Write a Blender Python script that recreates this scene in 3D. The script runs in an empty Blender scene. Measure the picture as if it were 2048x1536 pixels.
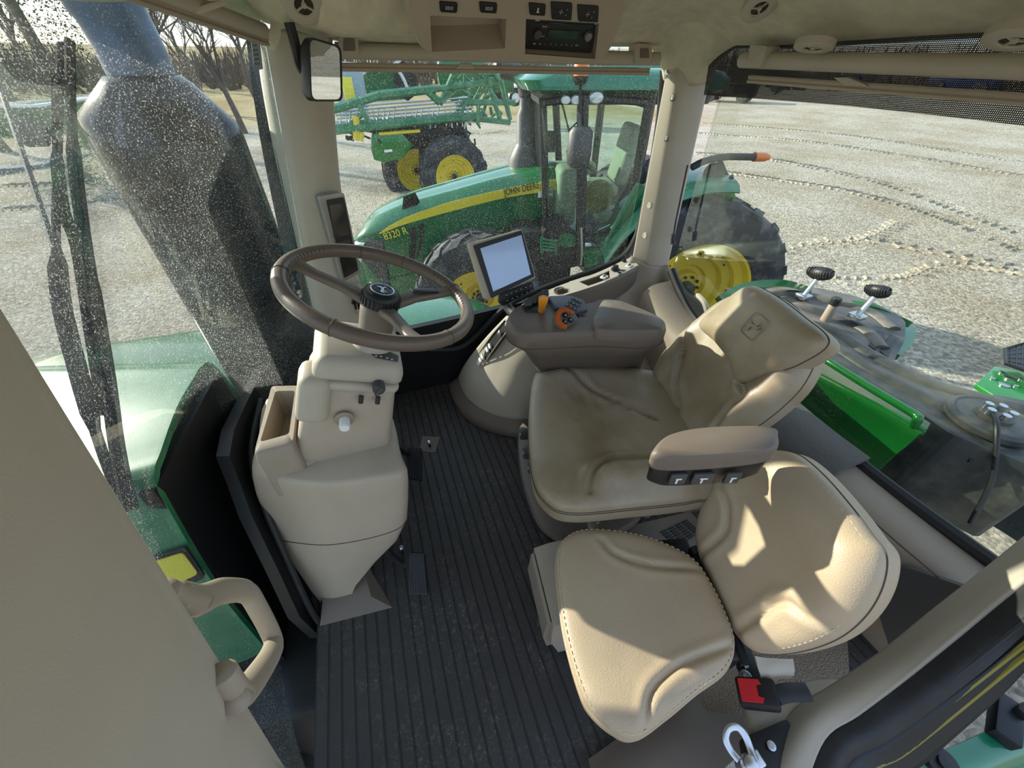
import bpy, bmesh, math, random
from mathutils import Vector, Matrix, noise
random.seed(7)
SC = bpy.context.scene; COL = SC.collection
# ---------------------------------------------------------------- camera frame
FPX = 780.0; PIT = math.radians(39.3); YAW = math.radians(-19.3)
CAM = Vector((-0.80, 0.0, 3.00))
_h = Vector((math.cos(YAW), math.sin(YAW), 0))
FW = Vector((_h.x*math.cos(PIT), _h.y*math.cos(PIT), -math.sin(PIT)))
RT = Vector((_h.y, -_h.x, 0))
UP = Vector((_h.x*math.sin(PIT), _h.y*math.sin(PIT), math.cos(PIT)))
def ray(px, py): return FW + RT*((px-1024)/FPX) - UP*((py-768)/FPX)
def P(px, py, x=None, y=None, z=None, pl=None):
    """point of the place seen at a picture position, on a known wall, height or plane"""
    d = ray(px, py)
    if x is not None: t = (x-CAM.x)/d.x
    elif y is not None: t = (y-CAM.y)/d.y
    elif z is not None: t = (z-CAM.z)/d.z
    else: t = (pl[0]-CAM).dot(pl[1])/d.dot(pl[1])
    return CAM + d*t
def plane3(a, b, c): return (a, (b-a).cross(c-a).normalized())
FZ = 1.60   # cab floor height
# ---------------------------------------------------------------- mesh builder
class MB:
    def __init__(s): s.v = []; s.f = []
    def add(s, vs, fs, M=None):
        b = len(s.v)
        for v in vs:
            v = Vector(v); s.v.append(M @ v if M is not None else v)
        for f in fs: s.f.append(tuple(i+b for i in f))
        return s
    def addbm(s, bm, M=None):
        bm.verts.index_update()
        s.add([v.co.copy() for v in bm.verts], [[v.index for v in f.verts] for f in bm.faces], M); bm.free(); return s
    def box(s, c, size, M=None, bev=0.0, seg=2, R=None):
        bm = bmesh.new(); bmesh.ops.create_cube(bm, size=1.0)
        for v in bm.verts: v.co = Vector((v.co.x*size[0], v.co.y*size[1], v.co.z*size[2]))
        if bev > 0: bmesh.ops.bevel(bm, geom=bm.edges[:], offset=min(bev, min(size)*.49), segments=seg, profile=.5, affect='EDGES')
        T = Matrix.Translation(Vector(c))
        if R is not None: T = T @ R
        return s.addbm(bm, (M @ T) if M is not None else T)
    def tube(s, pts, r, seg=10, closed=False, M=None, cap=True, flat=1.0, upv=None):
        pts = [Vector(p) for p in pts]; n = len(pts)
        rr = r if isinstance(r, (list, tuple)) else [r]*n
        vs = []; fs = []; prev = None
        for i in range(n):
            if closed: t = pts[(i+1) % n]-pts[i-1]
            else: t = pts[min(i+1, n-1)]-pts[max(i-1, 0)]
            t = t.normalized() if t.length > 1e-9 else Vector((0, 0, 1))
            if prev is None:
                a = Vector(upv) if upv is not None else (Vector((0, 0, 1)) if abs(t.z) < .9 else Vector((1, 0, 0)))
                u = (a - t*a.dot(t)).normalized()
            else:
                u = prev - t*prev.dot(t); u = u.normalized() if u.length > 1e-6 else prev
            prev = u; w = t.cross(u)
            for k in range(seg):
                an = 2*math.pi*k/seg
                vs.append(pts[i] + u*(math.cos(an)*rr[i]*flat) + w*(math.sin(an)*rr[i]))
        m = n if closed else n-1
        for i in range(m):
            j = (i+1) % n
            for k in range(seg):
                k2 = (k+1) % seg
                fs.append((i*seg+k, i*seg+k2, j*seg+k2, j*seg+k))
        if not closed and cap:
            fs.append(tuple(range(seg-1, -1, -1))); fs.append(tuple((n-1)*seg+k for k in range(seg)))
        return s.add(vs, fs, M)
    def lathe(s, prof, M=None, seg=32, a0=0, a1=2*math.pi, sx=1, sy=1, cap=True):
        full = abs(a1-a0-2*math.pi) < 1e-6; cols = seg if full else seg+1
        vs = []; fs = []
        for (r, z) in prof:
            for k in range(cols):
                a = a0+(a1-a0)*k/seg
                vs.append((r*math.cos(a)*sx, r*math.sin(a)*sy, z))
        for i in range(len(prof)-1):
            for k in range(seg):
                k2 = (k+1) % cols
                fs.append((i*cols+k, i*cols+k2, (i+1)*cols+k2, (i+1)*cols+k))
        if full and cap:
            if prof[0][0] > 1e-5: fs.append(tuple(range(cols-1, -1, -1)))
            if prof[-1][0] > 1e-5: fs.append(tuple((len(prof)-1)*cols+k for k in range(cols)))
        return s.add(vs, fs, M)
    def prism(s, pts, off, bev=0.0, seg=2, M=None):
        """closed solid: outline pts extruded by vector off"""
        bm = bmesh.new(); off = Vector(off)
        vs = [bm.verts.new(Vector(p)) for p in pts]
        f = bm.faces.new(vs)
        r = bmesh.ops.extrude_face_region(bm, geom=[f])
        for e in r['geom']:
            if isinstance(e, bmesh.types.BMVert): e.co += off
        bmesh.ops.recalc_face_normals(bm, faces=bm.faces[:])
        if bev > 0: bmesh.ops.bevel(bm, geom=bm.edges[:], offset=bev, segments=seg, profile=.5, affect='EDGES', clamp_overlap=True)
        bmesh.ops.triangulate(bm, faces=[f for f in bm.faces if len(f.verts) > 4])
        return s.addbm(bm, M)
    def loft(s, loops, cap=True, M=None):
        n = len(loops[0]); vs = [p for l in loops for p in l]; fs = []
        for i in range(len(loops)-1):
            for k in range(n):
                k2 = (k+1) % n
                fs.append((i*n+k, i*n+k2, (i+1)*n+k2, (i+1)*n+k))
        if cap: fs.append(tuple(range(n-1, -1, -1))); fs.append(tuple((len(loops)-1)*n+k for k in range(n)))
        return s.add(vs, fs, M)
    def grid(s, rows, M=None):
        n = len(rows[0]); vs = [p for r in rows for p in r]; fs = []
        for i in range(len(rows)-1):
            for k in range(n-1): fs.append((i*n+k, i*n+k+1, (i+1)*n+k+1, (i+1)*n+k))
        return s.add(vs, fs, M)
    def patch(s, rows, sub=6, thick=0.0, fn=None, flip=False):
        rows = [cr(r, sub) for r in rows]
        cols = [cr([r[k] for r in rows], sub) for k in range(len(rows[0]))]
        rows = [[cols[k][i] for k in range(len(cols))] for i in range(len(cols[0]))]
        nr, nc = len(rows), len(rows[0])
        if fn: rows = [[fn(rows[i][k], i/(nr-1), k/(nc-1)) for k in range(nc)] for i in range(nr)]
        if not thick: return s.grid(rows)
        N = [[None]*nc for _ in range(nr)]
        for i in range(nr):
            for k in range(nc):
                a = rows[min(i+1, nr-1)][k]-rows[max(i-1, 0)][k]; b = rows[i][min(k+1, nc-1)]-rows[i][max(k-1, 0)]
                m = a.cross(b); N[i][k] = m.normalized() if m.length > 1e-9 else Vector((0, 0, 1))
        sg = -1 if flip else 1
        back = [[rows[i][k]+N[i][k]*thick*sg for k in range(nc)] for i in range(nr)]
        vs = [p for r in rows for p in r]+[p for r in back for p in r]; o = nr*nc; fs = []
        for i in range(nr-1):
            for k in range(nc-1):
                a = i*nc+k
                fs.append((a, a+1, a+nc+1, a+nc)); fs.append((o+a, o+a+nc, o+a+nc+1, o+a+1))
        for k in range(nc-1):
            fs.append((k+1, k, o+k, o+k+1)); a = (nr-1)*nc+k; fs.append((a, a+1, o+a+1, o+a))
        for i in range(nr-1):
            a = i*nc; fs.append((a, a+nc, o+a+nc, o+a)); a = i*nc+nc-1; fs.append((a+nc, a, o+a, o+a+nc))
        return s.add(vs, fs)
def cr(pts, sub, closed=False):
    """Catmull-Rom through pts"""
    pts = [Vector(p) for p in pts]; n = len(pts)
    if n < 2: return pts
    out = []
    rng = n if closed else n-1
    for i in range(rng):
        p1, p2 = pts[i], pts[(i+1) % n]
        p0 = pts[i-1] if (closed or i > 0) else p1*2-p2
        p3 = pts[(i+2) % n] if (closed or i+2 < n) else p2*2-p1
        for k in range(sub):
            t = k/sub
            out.append(.5*((2*p1)+(p2-p0)*t+(2*p0-5*p1+4*p2-p3)*t*t+(3*p1-p0-3*p2+p3)*t**3))
    if not closed: out.append(pts[-1])
    return out
def roundpoly(pts, r, seg=4):
    """rounds the corners of a closed outline (Vectors)"""
    pts = [Vector(p) for p in pts]; n = len(pts); out = []
    for i in range(n):
        p = pts[i]; a = pts[i-1]-p; b = pts[(i+1) % n]-p
        d = min(r, a.length*.45, b.length*.45)
        s = p+a.normalized()*d; e = p+b.normalized()*d
        for k in range(seg+1):
            t = k/seg; out.append(s*(1-t)**2+p*2*t*(1-t)+e*t*t)
    return out
LOC = {}
XF = [None]
def obj(name, mb, m, parent=None, smooth=35, **props):
    base = LOC.get(parent.name, Vector()) if parent else Vector()
    if XF[0] is not None: mb.v = [XF[0] @ v for v in mb.v]
    me = bpy.data.meshes.new(name)
    me.from_pydata([v-base for v in mb.v], [], mb.f)
    bm = bmesh.new(); bm.from_mesh(me)
    bmesh.ops.remove_doubles(bm, verts=bm.verts[:], dist=1e-6)
    bmesh.ops.recalc_face_normals(bm, faces=bm.faces[:]); bm.to_mesh(me); bm.free()
    if smooth:
        me.shade_smooth(); me.set_sharp_from_angle(angle=math.radians(smooth))
    me.materials.append(m)
    o = bpy.data.objects.new(name, me); COL.objects.link(o)
    if parent: o.parent = parent; LOC[o.name] = base
    for k, v in props.items(): o[k] = v
    return o
def thing(name, label, cat, loc, group=None):
    o = bpy.data.objects.new(name, None); COL.objects.link(o); o.location = Vector(loc); o.empty_display_size = .1
    LOC[o.name] = Vector(loc); o['label'] = label; o['category'] = cat
    if group: o['group'] = group
    return o
def tag(o, label, cat, group=None, kind=None):
    o['label'] = label; o['category'] = cat
    if group: o['group'] = group
    if kind: o['kind'] = kind
    return o
def struct(name, mb, m, smooth=35, parent=None):
    o = obj(name, mb, m, parent, smooth)
    if not parent: o['kind'] = 'structure'
    return o
def basis(o, xa, ya=None, za=None):
    """matrix with given origin, x axis, and y or z axis"""
    xa = Vector(xa).normalized()
    if ya is not None:
        ya = Vector(ya); za = xa.cross(ya).normalized(); ya = za.cross(xa)
    else:
        za = Vector(za); ya = za.cross(xa).normalized(); za = xa.cross(ya)
    M = Matrix((xa, ya, za)).transposed().to_4x4(); M.translation = Vector(o); return M
def text(name, body, M, size, m, parent, ext=.0008, ax='LEFT', sx=1.0, sp=1.0):
    cu = bpy.data.curves.new(name, 'FONT'); cu.body = body; cu.size = size; cu.extrude = ext; cu.align_x = ax; cu.space_character = sp
    cu.materials.append(m)
    o = bpy.data.objects.new(name, cu); COL.objects.link(o)
    base = LOC.get(parent.name, Vector()) if parent else Vector()
    S = Matrix.Diagonal((sx, 1, 1, 1))
    me = bpy.data.meshes.new_from_object(o); bpy.data.objects.remove(o); bpy.data.curves.remove(cu)
    MM = Matrix.Translation(-base) @ ((XF[0] @ M) if XF[0] is not None else M) @ S
    me.transform(MM); me.name = name
    o = bpy.data.objects.new(name, me); COL.objects.link(o)
    if parent: o.parent = parent; LOC[o.name] = base
    return o
# ---------------------------------------------------------------- materials
def newmat(name):
    m = bpy.data.materials.new(name); m.use_nodes = True; nt = m.node_tree
    return m, nt, nt.nodes['Principled BSDF'], nt.nodes['Material Output']
def nd(nt, t, **kw):
    n = nt.nodes.new(t)
    for k, v in kw.items():
        if k in n.inputs: n.inputs[k].default_value = v
        else: setattr(n, k, v)
    return n
def ramp(nt, fac, stops):
    r = nt.nodes.new('ShaderNodeValToRGB'); e = r.color_ramp.elements
    while len(e) < len(stops): e.new(.5)
    for i, (p, c) in enumerate(stops):
        e[i].position = p; e[i].color = (c[0], c[1], c[2], 1) if isinstance(c, (tuple, list)) else (c, c, c, 1)
    nt.links.new(fac, r.inputs[0]); return r.outputs[0]
def srgb(r, g, b):
    f = lambda c: (c/255/12.92) if c/255 <= .04045 else ((c/255+.055)/1.055)**2.4
    return (f(r), f(g), f(b))
def mat(name, col, rough=.5, metal=0, bump=0, bscale=200, var=0, vscale=8, spec=.5, coat=0, col2=None, c2=(.45, .62), bdist=.001, voro=False, detail=3, sheen=0):
    m, nt, b, out = newmat(name)
    b.inputs['Roughness'].default_value = rough; b.inputs['Metallic'].default_value = metal
    b.inputs['Specular IOR Level'].default_value = spec
    if coat: b.inputs['Coat Weight'].default_value = coat; b.inputs['Coat Roughness'].default_value = .08
    tc = nt.nodes.new('ShaderNodeNewGeometry').outputs['Position']
    c = (col[0], col[1], col[2], 1)
    if var or col2:
        n = nd(nt, 'ShaderNodeTexNoise', Scale=vscale, Detail=6.0, Roughness=.6); nt.links.new(tc, n.inputs['Vector'])
        if col2: o = ramp(nt, n.outputs[0], [(c2[0], col), (c2[1], col2)])
        else: o = ramp(nt, n.outputs[0], [(.3, tuple(x*(1-var) for x in col)), (.7, tuple(min(1, x*(1+var)) for x in col))])
        nt.links.new(o, b.inputs['Base Color'])
    else: b.inputs['Base Color'].default_value = c
    if bump:
        if voro: n = nd(nt, 'ShaderNodeTexVoronoi', Scale=bscale)
        else: n = nd(nt, 'ShaderNodeTexNoise', Scale=bscale, Detail=float(detail))
        nt.links.new(tc, n.inputs['Vector'])
        bp = nd(nt, 'ShaderNodeBump', Strength=bump, Distance=bdist); nt.links.new(n.outputs[0], bp.inputs['Height'])
        nt.links.new(bp.outputs[0], b.inputs['Normal'])
    return m
def glassmat(name, tint, haze, speck, sscale, refl=.5, big=0.0):
    m, nt, b, out = newmat(name); nt.nodes.remove(b); L = nt.links
    tr = nd(nt, 'ShaderNodeBsdfTransparent'); tr.inputs[0].default_value = (*tint, 1)
    gl = nd(nt, 'ShaderNodeBsdfGlossy', Roughness=.02)
    fr = nd(nt, 'ShaderNodeFresnel', IOR=1.45)
    mu = nd(nt, 'ShaderNodeMath', operation='MULTIPLY'); L.new(fr.outputs[0], mu.inputs[0]); mu.inputs[1].default_value = refl
    mx = nd(nt, 'ShaderNodeMixShader'); L.new(mu.outputs[0], mx.inputs[0]); L.new(tr.outputs[0], mx.inputs[1]); L.new(gl.outputs[0], mx.inputs[2])
    pos = nt.nodes.new('ShaderNodeNewGeometry').outputs['Position']
    v = nd(nt, 'ShaderNodeTexNoise', Scale=sscale, Detail=2.0); L.new(pos, v.inputs['Vector'])
    s1 = ramp(nt, v.outputs[0], [(.60, 0.0), (.70, 1.0)])
    v2 = nd(nt, 'ShaderNodeTexNoise', Scale=3.2, Detail=5.0, Roughness=.65); L.new(pos, v2.inputs['Vector'])
    s2 = ramp(nt, v2.outputs[0], [(.36, .35), (.68, 1.0)])
    a = nd(nt, 'ShaderNodeMath', operation='MULTIPLY_ADD'); L.new(s1, a.inputs[0]); a.inputs[1].default_value = speck; a.inputs[2].default_value = haze
    c = nd(nt, 'ShaderNodeMath', operation='MULTIPLY'); L.new(a.outputs[0], c.inputs[0]); L.new(s2, c.inputs[1])
    d = nd(nt, 'ShaderNodeBsdfDiffuse'); d.inputs[0].default_value = (.72, .74, .72, 1)
    t2 = nd(nt, 'ShaderNodeBsdfTranslucent'); t2.inputs[0].default_value = (.72, .74, .72, 1)
    dm = nd(nt, 'ShaderNodeMixShader'); dm.inputs[0].default_value = .6; L.new(d.outputs[0], dm.inputs[1]); L.new(t2.outputs[0], dm.inputs[2])
    fm = nd(nt, 'ShaderNodeMixShader'); L.new(c.outputs[0], fm.inputs[0]); L.new(mx.outputs[0], fm.inputs[1]); L.new(dm.outputs[0], fm.inputs[2])
    L.new(fm.outputs[0], out.inputs[0]); return m
M = {}
M['beige'] = mat('beige_plastic', srgb(170, 156, 139), .55, bump=.25, bscale=900, bdist=.0006, var=.05)
M['beige2'] = mat('beige_trim', srgb(178, 168, 152), .6, bump=.25, bscale=700, bdist=.0006, var=.06, vscale=5)
M['taupe'] = mat('taupe_plastic', srgb(112, 100, 90), .5, bump=.3, bscale=900, bdist=.0006, var=.05)
M['taupe2'] = mat('light_taupe_plastic', srgb(150, 136, 120), .55, bump=.3, bscale=900, bdist=.0006, var=.05)
M['leather'] = mat('olive_taupe_leather', srgb(160, 146, 124), .38, bump=.35, bscale=420, bdist=.0008, col2=srgb(142, 125, 98), vscale=5, voro=True)
M['leather2'] = mat('beige_leather', srgb(182, 162, 136), .42, bump=.4, bscale=380, bdist=.001, voro=True, var=.03)
M['stitch'] = mat('stitching', srgb(205, 190, 165), .8)
M['seam'] = mat('dark_seam', srgb(84, 74, 62), .8)
M['headliner'] = mat('mottled_headliner_fabric', srgb(200, 192, 168), .95, bump=.5, bscale=500, bdist=.001, var=.12, vscale=22)
M['black'] = mat('black_plastic', (.012, .012, .013), .45, bump=.2, bscale=600, bdist=.0005)
M['rubber'] = mat('black_rubber', (.018, .019, .021), .6, bump=.3, bscale=120, bdist=.001, var=.3, vscale=20)
M['matte'] = mat('matte_black_rubber', (.02, .02, .022), .95, spec=.1)
M['darkgrey'] = mat('dark_grey_plastic', srgb(70, 68, 68), .5, bump=.2, bscale=800, bdist=.0005)
M['metal'] = mat('zinc_metal', (.6, .62, .65), .3, 1, bump=.3, bscale=60)
M['darkmetal'] = mat('dark_metal', (.03, .033, .036), .4, .6, bump=.2, bscale=60)
M['orange'] = mat('orange_plastic', srgb(238, 150, 40), .4)
M['orange2'] = mat('dark_orange_plastic', srgb(196, 98, 40), .5)
M['white'] = mat('white_plastic', (.8, .8, .78), .5)
M['ink'] = mat('white_marking', (.75, .75, .75), .6)
M['red'] = mat('red_button', srgb(215, 40, 50), .4)
M['green'] = mat('green_paint', srgb(20, 98, 56), .22, coat=.6, var=.12, vscale=3, spec=.5, bump=.05, bscale=8)
M['green2'] = mat('dusty_green_paint', srgb(42, 116, 80), .38, coat=.4, col2=srgb(82, 132, 98), vscale=6)
M['tealgreen'] = mat('teal_green_paint', srgb(20, 112, 80), .25, coat=.6, var=.1)
M['limegreen'] = mat('bright_green_paint', srgb(18, 112, 38), .3, coat=.5, var=.08)
M['yellow'] = mat('yellow_paint', srgb(222, 196, 48), .45, coat=.3, var=.06, vscale=4)
M['yellowdecal'] = mat('yellow_decal', srgb(232, 214, 70), .35)
M['tyre'] = mat('dusty_tyre_rubber', srgb(46, 46, 50), .8, bump=.3, bscale=20, bdist=.004, col2=srgb(105, 104, 102), vscale=5, c2=(.5, .7))
M['dustyblack'] = mat('dusty_black_plastic', srgb(52, 54, 58), .5, col2=srgb(138, 128, 112), vscale=3.2, c2=(.42, .72), bump=.25, bscale=30, bdist=.002)
M['chrome'] = mat('mirror_glass', (.9, .9, .9), .02, 1)
M['screen'] = mat('glossy_dark_screen', (.012, .012, .014), .12, coat=.5)
M['lens'] = mat('amber_lens', srgb(225, 110, 20), .3, coat=.5)
M['lampglass'] = mat('lamp_glass', (.7, .72, .74), .15, .3)
M['exhaust'] = mat('glossy_exhaust_shroud', (.02, .022, .026), .22, .0, coat=.5, var=.3, vscale=12)
M['glass_front'] = glassmat('dusty_windshield_glass', (.94, .975, .955), .02, .55, 300, refl=.35)
M['glass_side'] = glassmat('spattered_side_glass', (.92, .965, .94), .006, .20, 210, refl=.3)
M['glass_rear'] = glassmat('clear_rear_glass', (.93, .96, .93), .002, .05, 200, refl=.3)
M['glass_nb'] = glassmat('pale_green_cab_glass', (.80, .92, .87), .03, .1, 80, refl=1.4)
# ================================================================ setting: floor, ground, walls, pillars, windows
def floor_mat():
    m, nt, b, out = newmat('ribbed_rubber_mat'); L = nt.links
    pos = nt.nodes.new('ShaderNodeNewGeometry').outputs['Position']
    sep = nd(nt, 'ShaderNodeSeparateXYZ'); L.new(pos, sep.inputs[0])
    # ribs run across the cab (along x), one groove every 36 mm
    mu = nd(nt, 'ShaderNodeMath', operation='MULTIPLY'); L.new(sep.outputs[1], mu.inputs[0]); mu.inputs[1].default_value = 1/.036
    fr = nd(nt, 'ShaderNodeMath', operation='FRACT'); L.new(mu.outputs[0], fr.inputs[0])
    g = ramp(nt, fr.outputs[0], [(0, 0.0), (.05, 0.0), (.10, 1.0), (.90, 1.0), (.95, 0.0)])
    mx2 = nd(nt, 'ShaderNodeMath', operation='MULTIPLY'); L.new(sep.outputs[0], mx2.inputs[0]); mx2.inputs[1].default_value = 1/.006
    fr2 = nd(nt, 'ShaderNodeMath', operation='FRACT'); L.new(mx2.outputs[0], fr2.inputs[0])
    n = nd(nt, 'ShaderNodeTexNoise', Scale=9.0, Detail=8.0, Roughness=.7); L.new(pos, n.inputs['Vector'])
    n2 = nd(nt, 'ShaderNodeTexNoise', Scale=60.0, Detail=6.0, Roughness=.75, Distortion=1.5); L.new(pos, n2.inputs['Vector'])
    scuff = ramp(nt, n2.outputs[0], [(.52, 0.0), (.72, 1.0)])
    big = ramp(nt, n.outputs[0], [(.42, 0.0), (.62, 1.0)])
    sm = nd(nt, 'ShaderNodeMath', operation='MULTIPLY'); L.new(scuff, sm.inputs[0]); L.new(big, sm.inputs[1])
    base = nd(nt, 'ShaderNodeMixRGB'); base.inputs[1].default_value = (*srgb(57, 53, 51), 1); base.inputs[2].default_value = (*srgb(132, 124, 114), 1)
    L.new(sm.outputs[0], base.inputs[0])
    dk = nd(nt, 'ShaderNodeMixRGB', blend_type='MULTIPLY'); dk.inputs[0].default_value = .55; L.new(base.outputs[0], dk.inputs[1]); L.new(g, dk.inputs[2])
    L.new(dk.outputs[0], b.inputs['Base Color']); b.inputs['Roughness'].default_value = .55
    ad = nd(nt, 'ShaderNodeMath', operation='MULTIPLY_ADD'); L.new(fr2.outputs[0], ad.inputs[0]); ad.inputs[1].default_value = .12; L.new(g, ad.inputs[2])
    bp = nd(nt, 'ShaderNodeBump', Strength=.8, Distance=.003); L.new(ad.outputs[0], bp.inputs['Height']); L.new(bp.outputs[0], b.inputs['Normal'])
    return m
M['mat_floor'] = floor_mat()
def ground_mat():
    m, nt, b, out = newmat('limestone_gravel'); L = nt.links
    pos = nt.nodes.new('ShaderNodeNewGeometry').outputs['Position']
    n1 = nd(nt, 'ShaderNodeTexNoise', Scale=.35, Detail=5.0, Roughness=.6); L.new(pos, n1.inputs['Vector'])
    n2 = nd(nt, 'ShaderNodeTexNoise', Scale=14.0, Detail=8.0, Roughness=.75); L.new(pos, n2.inputs['Vector'])
    v = nd(nt, 'ShaderNodeTexVoronoi', Scale=22.0); L.new(pos, v.inputs['Vector'])
    c1 = ramp(nt, n1.outputs[0], [(.35, srgb(186, 172, 148)), (.62, srgb(208, 199, 182))])
    c2 = ramp(nt, n2.outputs[0], [(.34, .50), (.62, 1.12)])
    mx = nd(nt, 'ShaderNodeMixRGB', blend_type='MULTIPLY'); mx.inputs[0].default_value = 1; L.new(c1, mx.inputs[1]); L.new(c2, mx.inputs[2])
    st = ramp(nt, v.outputs['Color'], [(.2, .66), (.8, 1.22)])
    m2 = nd(nt, 'ShaderNodeMixRGB', blend_type='MULTIPLY'); m2.inputs[0].default_value = 1; L.new(mx.outputs[0], m2.inputs[1]); L.new(st, m2.inputs[2])
    # far away the yard turns to dry winter grass
    ln = nd(nt, 'ShaderNodeVectorMath', operation='LENGTH'); L.new(pos, ln.inputs[0])
    far = nd(nt, 'ShaderNodeMapRange'); far.inputs[1].default_value = 30; far.inputs[2].default_value = 36; L.new(ln.outputs['Value'], far.inputs[0])
    sp_ = nd(nt, 'ShaderNodeSeparateXYZ'); L.new(pos, sp_.inputs[0]); fy_ = nd(nt, 'ShaderNodeMapRange'); fy_.inputs[1].default_value = -27; fy_.inputs[2].default_value = -21; L.new(sp_.outputs[1], fy_.inputs[0])
    fm_ = nd(nt, 'ShaderNodeMath', operation='MULTIPLY'); L.new(far.outputs[0], fm_.inputs[0]); L.new(fy_.outputs[0], fm_.inputs[1])
    n3 = nd(nt, 'ShaderNodeTexNoise', Scale=.25, Detail=6.0); L.new(pos, n3.inputs['Vector'])
    gr = ramp(nt, n3.outputs[0], [(.35, srgb(150, 128, 84)), (.65, srgb(176, 160, 120))])
    m3 = nd(nt, 'ShaderNodeMixRGB'); L.new(fm_.outputs[0], m3.inputs[0]); L.new(m2.outputs[0], m3.inputs[1]); L.new(gr, m3.inputs[2])
    L.new(m3.outputs[0], b.inputs['Base Color']); b.inputs['Roughness'].default_value = .95; b.inputs['Specular IOR Level'].default_value = .2
    hs = nd(nt, 'ShaderNodeMath', operation='MULTIPLY_ADD'); L.new(v.outputs['Distance'], hs.inputs[0]); hs.inputs[1].default_value = -.7; L.new(n2.outputs[0], hs.inputs[2])
    bp = nd(nt, 'ShaderNodeBump', Strength=1.0, Distance=.05); L.new(hs.outputs[0], bp.inputs['Height'])
    L.new(bp.outputs[0], b.inputs['Normal'])
    return m
M['gravel'] = ground_mat()
# ground: a big sheet that rises gently far away
rows = []
def gz(x, y):
    r = math.hypot(x, y); z = 0
    if r > 34: z += (r-34)*.028
    if r > 80: z += (r-80)*.05
    if r < 30: z += .035*noise.noise(Vector((x*.35, y*.35, 0)))+.012*noise.noise(Vector((x*1.7, y*1.7, 3)))
    return z
rad = [0]+[1.0*1.075**i for i in range(0, 70)]
rows = [[Vector((r*math.cos(a*math.pi/96), r*math.sin(a*math.pi/96), gz(r*math.cos(a*math.pi/96), r*math.sin(a*math.pi/96)))) for a in range(193)] for r in rad]
mb = MB(); mb.grid(rows); struct('ground', mb, M['gravel'], smooth=180)

# tyre prints pressed into the yard: raised lug marks along curved tracks
def track(mb, pts, lug=.30, step=.15, w=.035, h=.034, sgn=1):
    path = cr(pts, 40); acc = 0
    for i in range(len(path)-1):
        a, b = path[i], path[i+1]; acc += (b-a).length
        if acc < step: continue
        acc = 0; t = (b-a).normalized(); s = Vector((-t.y, t.x, 0))
        j = random.uniform(.8, 1.15)
        for q in (-1, 1):
            if random.random() < .12: continue
            c = a+s*q*lug*.55; d = (s*q*.9+t*sgn*.55).normalized()
            e0 = c-d*lug*.5*j; e1 = c+d*lug*.5*j; n = Vector((-d.y, d.x, 0))*w*j
            z = Vector((0, 0, gz(a.x, a.y)))
            vs = [e0-n+z, e1-n+z, e1+n+z, e0+n+z, e0+z+Vector((0, 0, h*j)), e1+z+Vector((0, 0, h*j))]
            vs[:4] = [v-Vector((0, 0, .01)) for v in vs[:4]]
            mb.add(vs, [(0, 1, 5, 4), (2, 3, 4, 5), (0, 4, 3), (1, 2, 5), (3, 2, 1, 0)])
g = lambda *a: [P(x, y, z=0) for x, y in a]
mb = MB()
track(mb, g((1000, 262), (1250, 246), (1420, 248), (1700, 272), (2048, 325)))
track(mb, g((1380, 266), (1640, 286), (2048, 352)), lug=.24)
track(mb, g((1390, 306), (1560, 322), (1760, 366), (2048, 470)))
track(mb, g((1440, 345), (1640, 372), (1840, 420), (2048, 505)), lug=.26)
track(mb, g((1560, 508), (1700, 480), (1850, 500), (2048, 540)), lug=.22, step=.26)
track(mb, g((1640, 560), (1800, 560), (1900, 530), (2048, 545)), lug=.2)
track(mb, g((1590, 495), (1660, 490), (1730, 480), (1800, 445)), lug=.22, step=.24)
track(mb, g((660, 250), (900, 268), (1020, 262)), lug=.3)
track(mb, g((0, 420), (240, 400), (500, 345)), lug=.26)
track(mb, g((0, 372), (200, 362), (420, 330)), lug=.3)
tag(obj('tyre_tracks', mb, M['gravel'], smooth=0), 'curving lug prints of tractor tyres pressed into the pale gravel yard', 'tyre tracks', kind='stuff')

# ---------------------------------------------------------------- cab floor
mb = MB()
mb.prism([Vector(p) for p in [(-.80, .43, FZ), (-.1, .435, FZ), (.1, .52, FZ), (.75, .52, FZ), (.97, .2, FZ), (.97, -1.3, FZ), (-.85, -1.3, FZ), (-.80, -.35, FZ)]], (0, 0, -.07))
struct('floor', mb, M['mat_floor'])
# raised ramp of the mat under the pedestal
a, b, c, d = P(640, 1252, z=FZ), P(785, 1215, z=FZ), P(735, 1130, z=FZ), P(640, 1190, z=FZ)
mb = MB(); top = [P(645, 1205, z=FZ+.035), P(742, 1193, z=FZ+.03), P(728, 1140, z=FZ+.035), P(640, 1180, z=FZ+.035)]
mb.loft([[a, b, c, d], top])
struct('trim_1', mb, M['taupe'])
# chassis below the cab, front face of floor
mb = MB(); mb.box((.05, 1.6, 1.10), (.7, 2.6, .55), bev=.04); mb.box((.05, .9, .85), (1.3, .5, .4), bev=.05)
mb.box((.05, -.4, 1.38), (1.6, 1.5, .25), bev=.03); mb.box((.05, -1.3, 1.0), (.9, 2.0, .8), bev=.06)
for i in range(5): mb.tube(cr([(-.3+.1*i, .66+.05*i, 1.35), (-.32+.09*i, .85, 1.42+.02*i), (-.2+.1*i, 1.3, 1.44)], 6), .018)
tag(obj('tractor_chassis', mb, M['darkmetal']), 'black chassis and hoses of the tractor below the cab windshield', 'chassis')

# ---------------------------------------------------------------- walls below the windows
gx = .93
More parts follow.
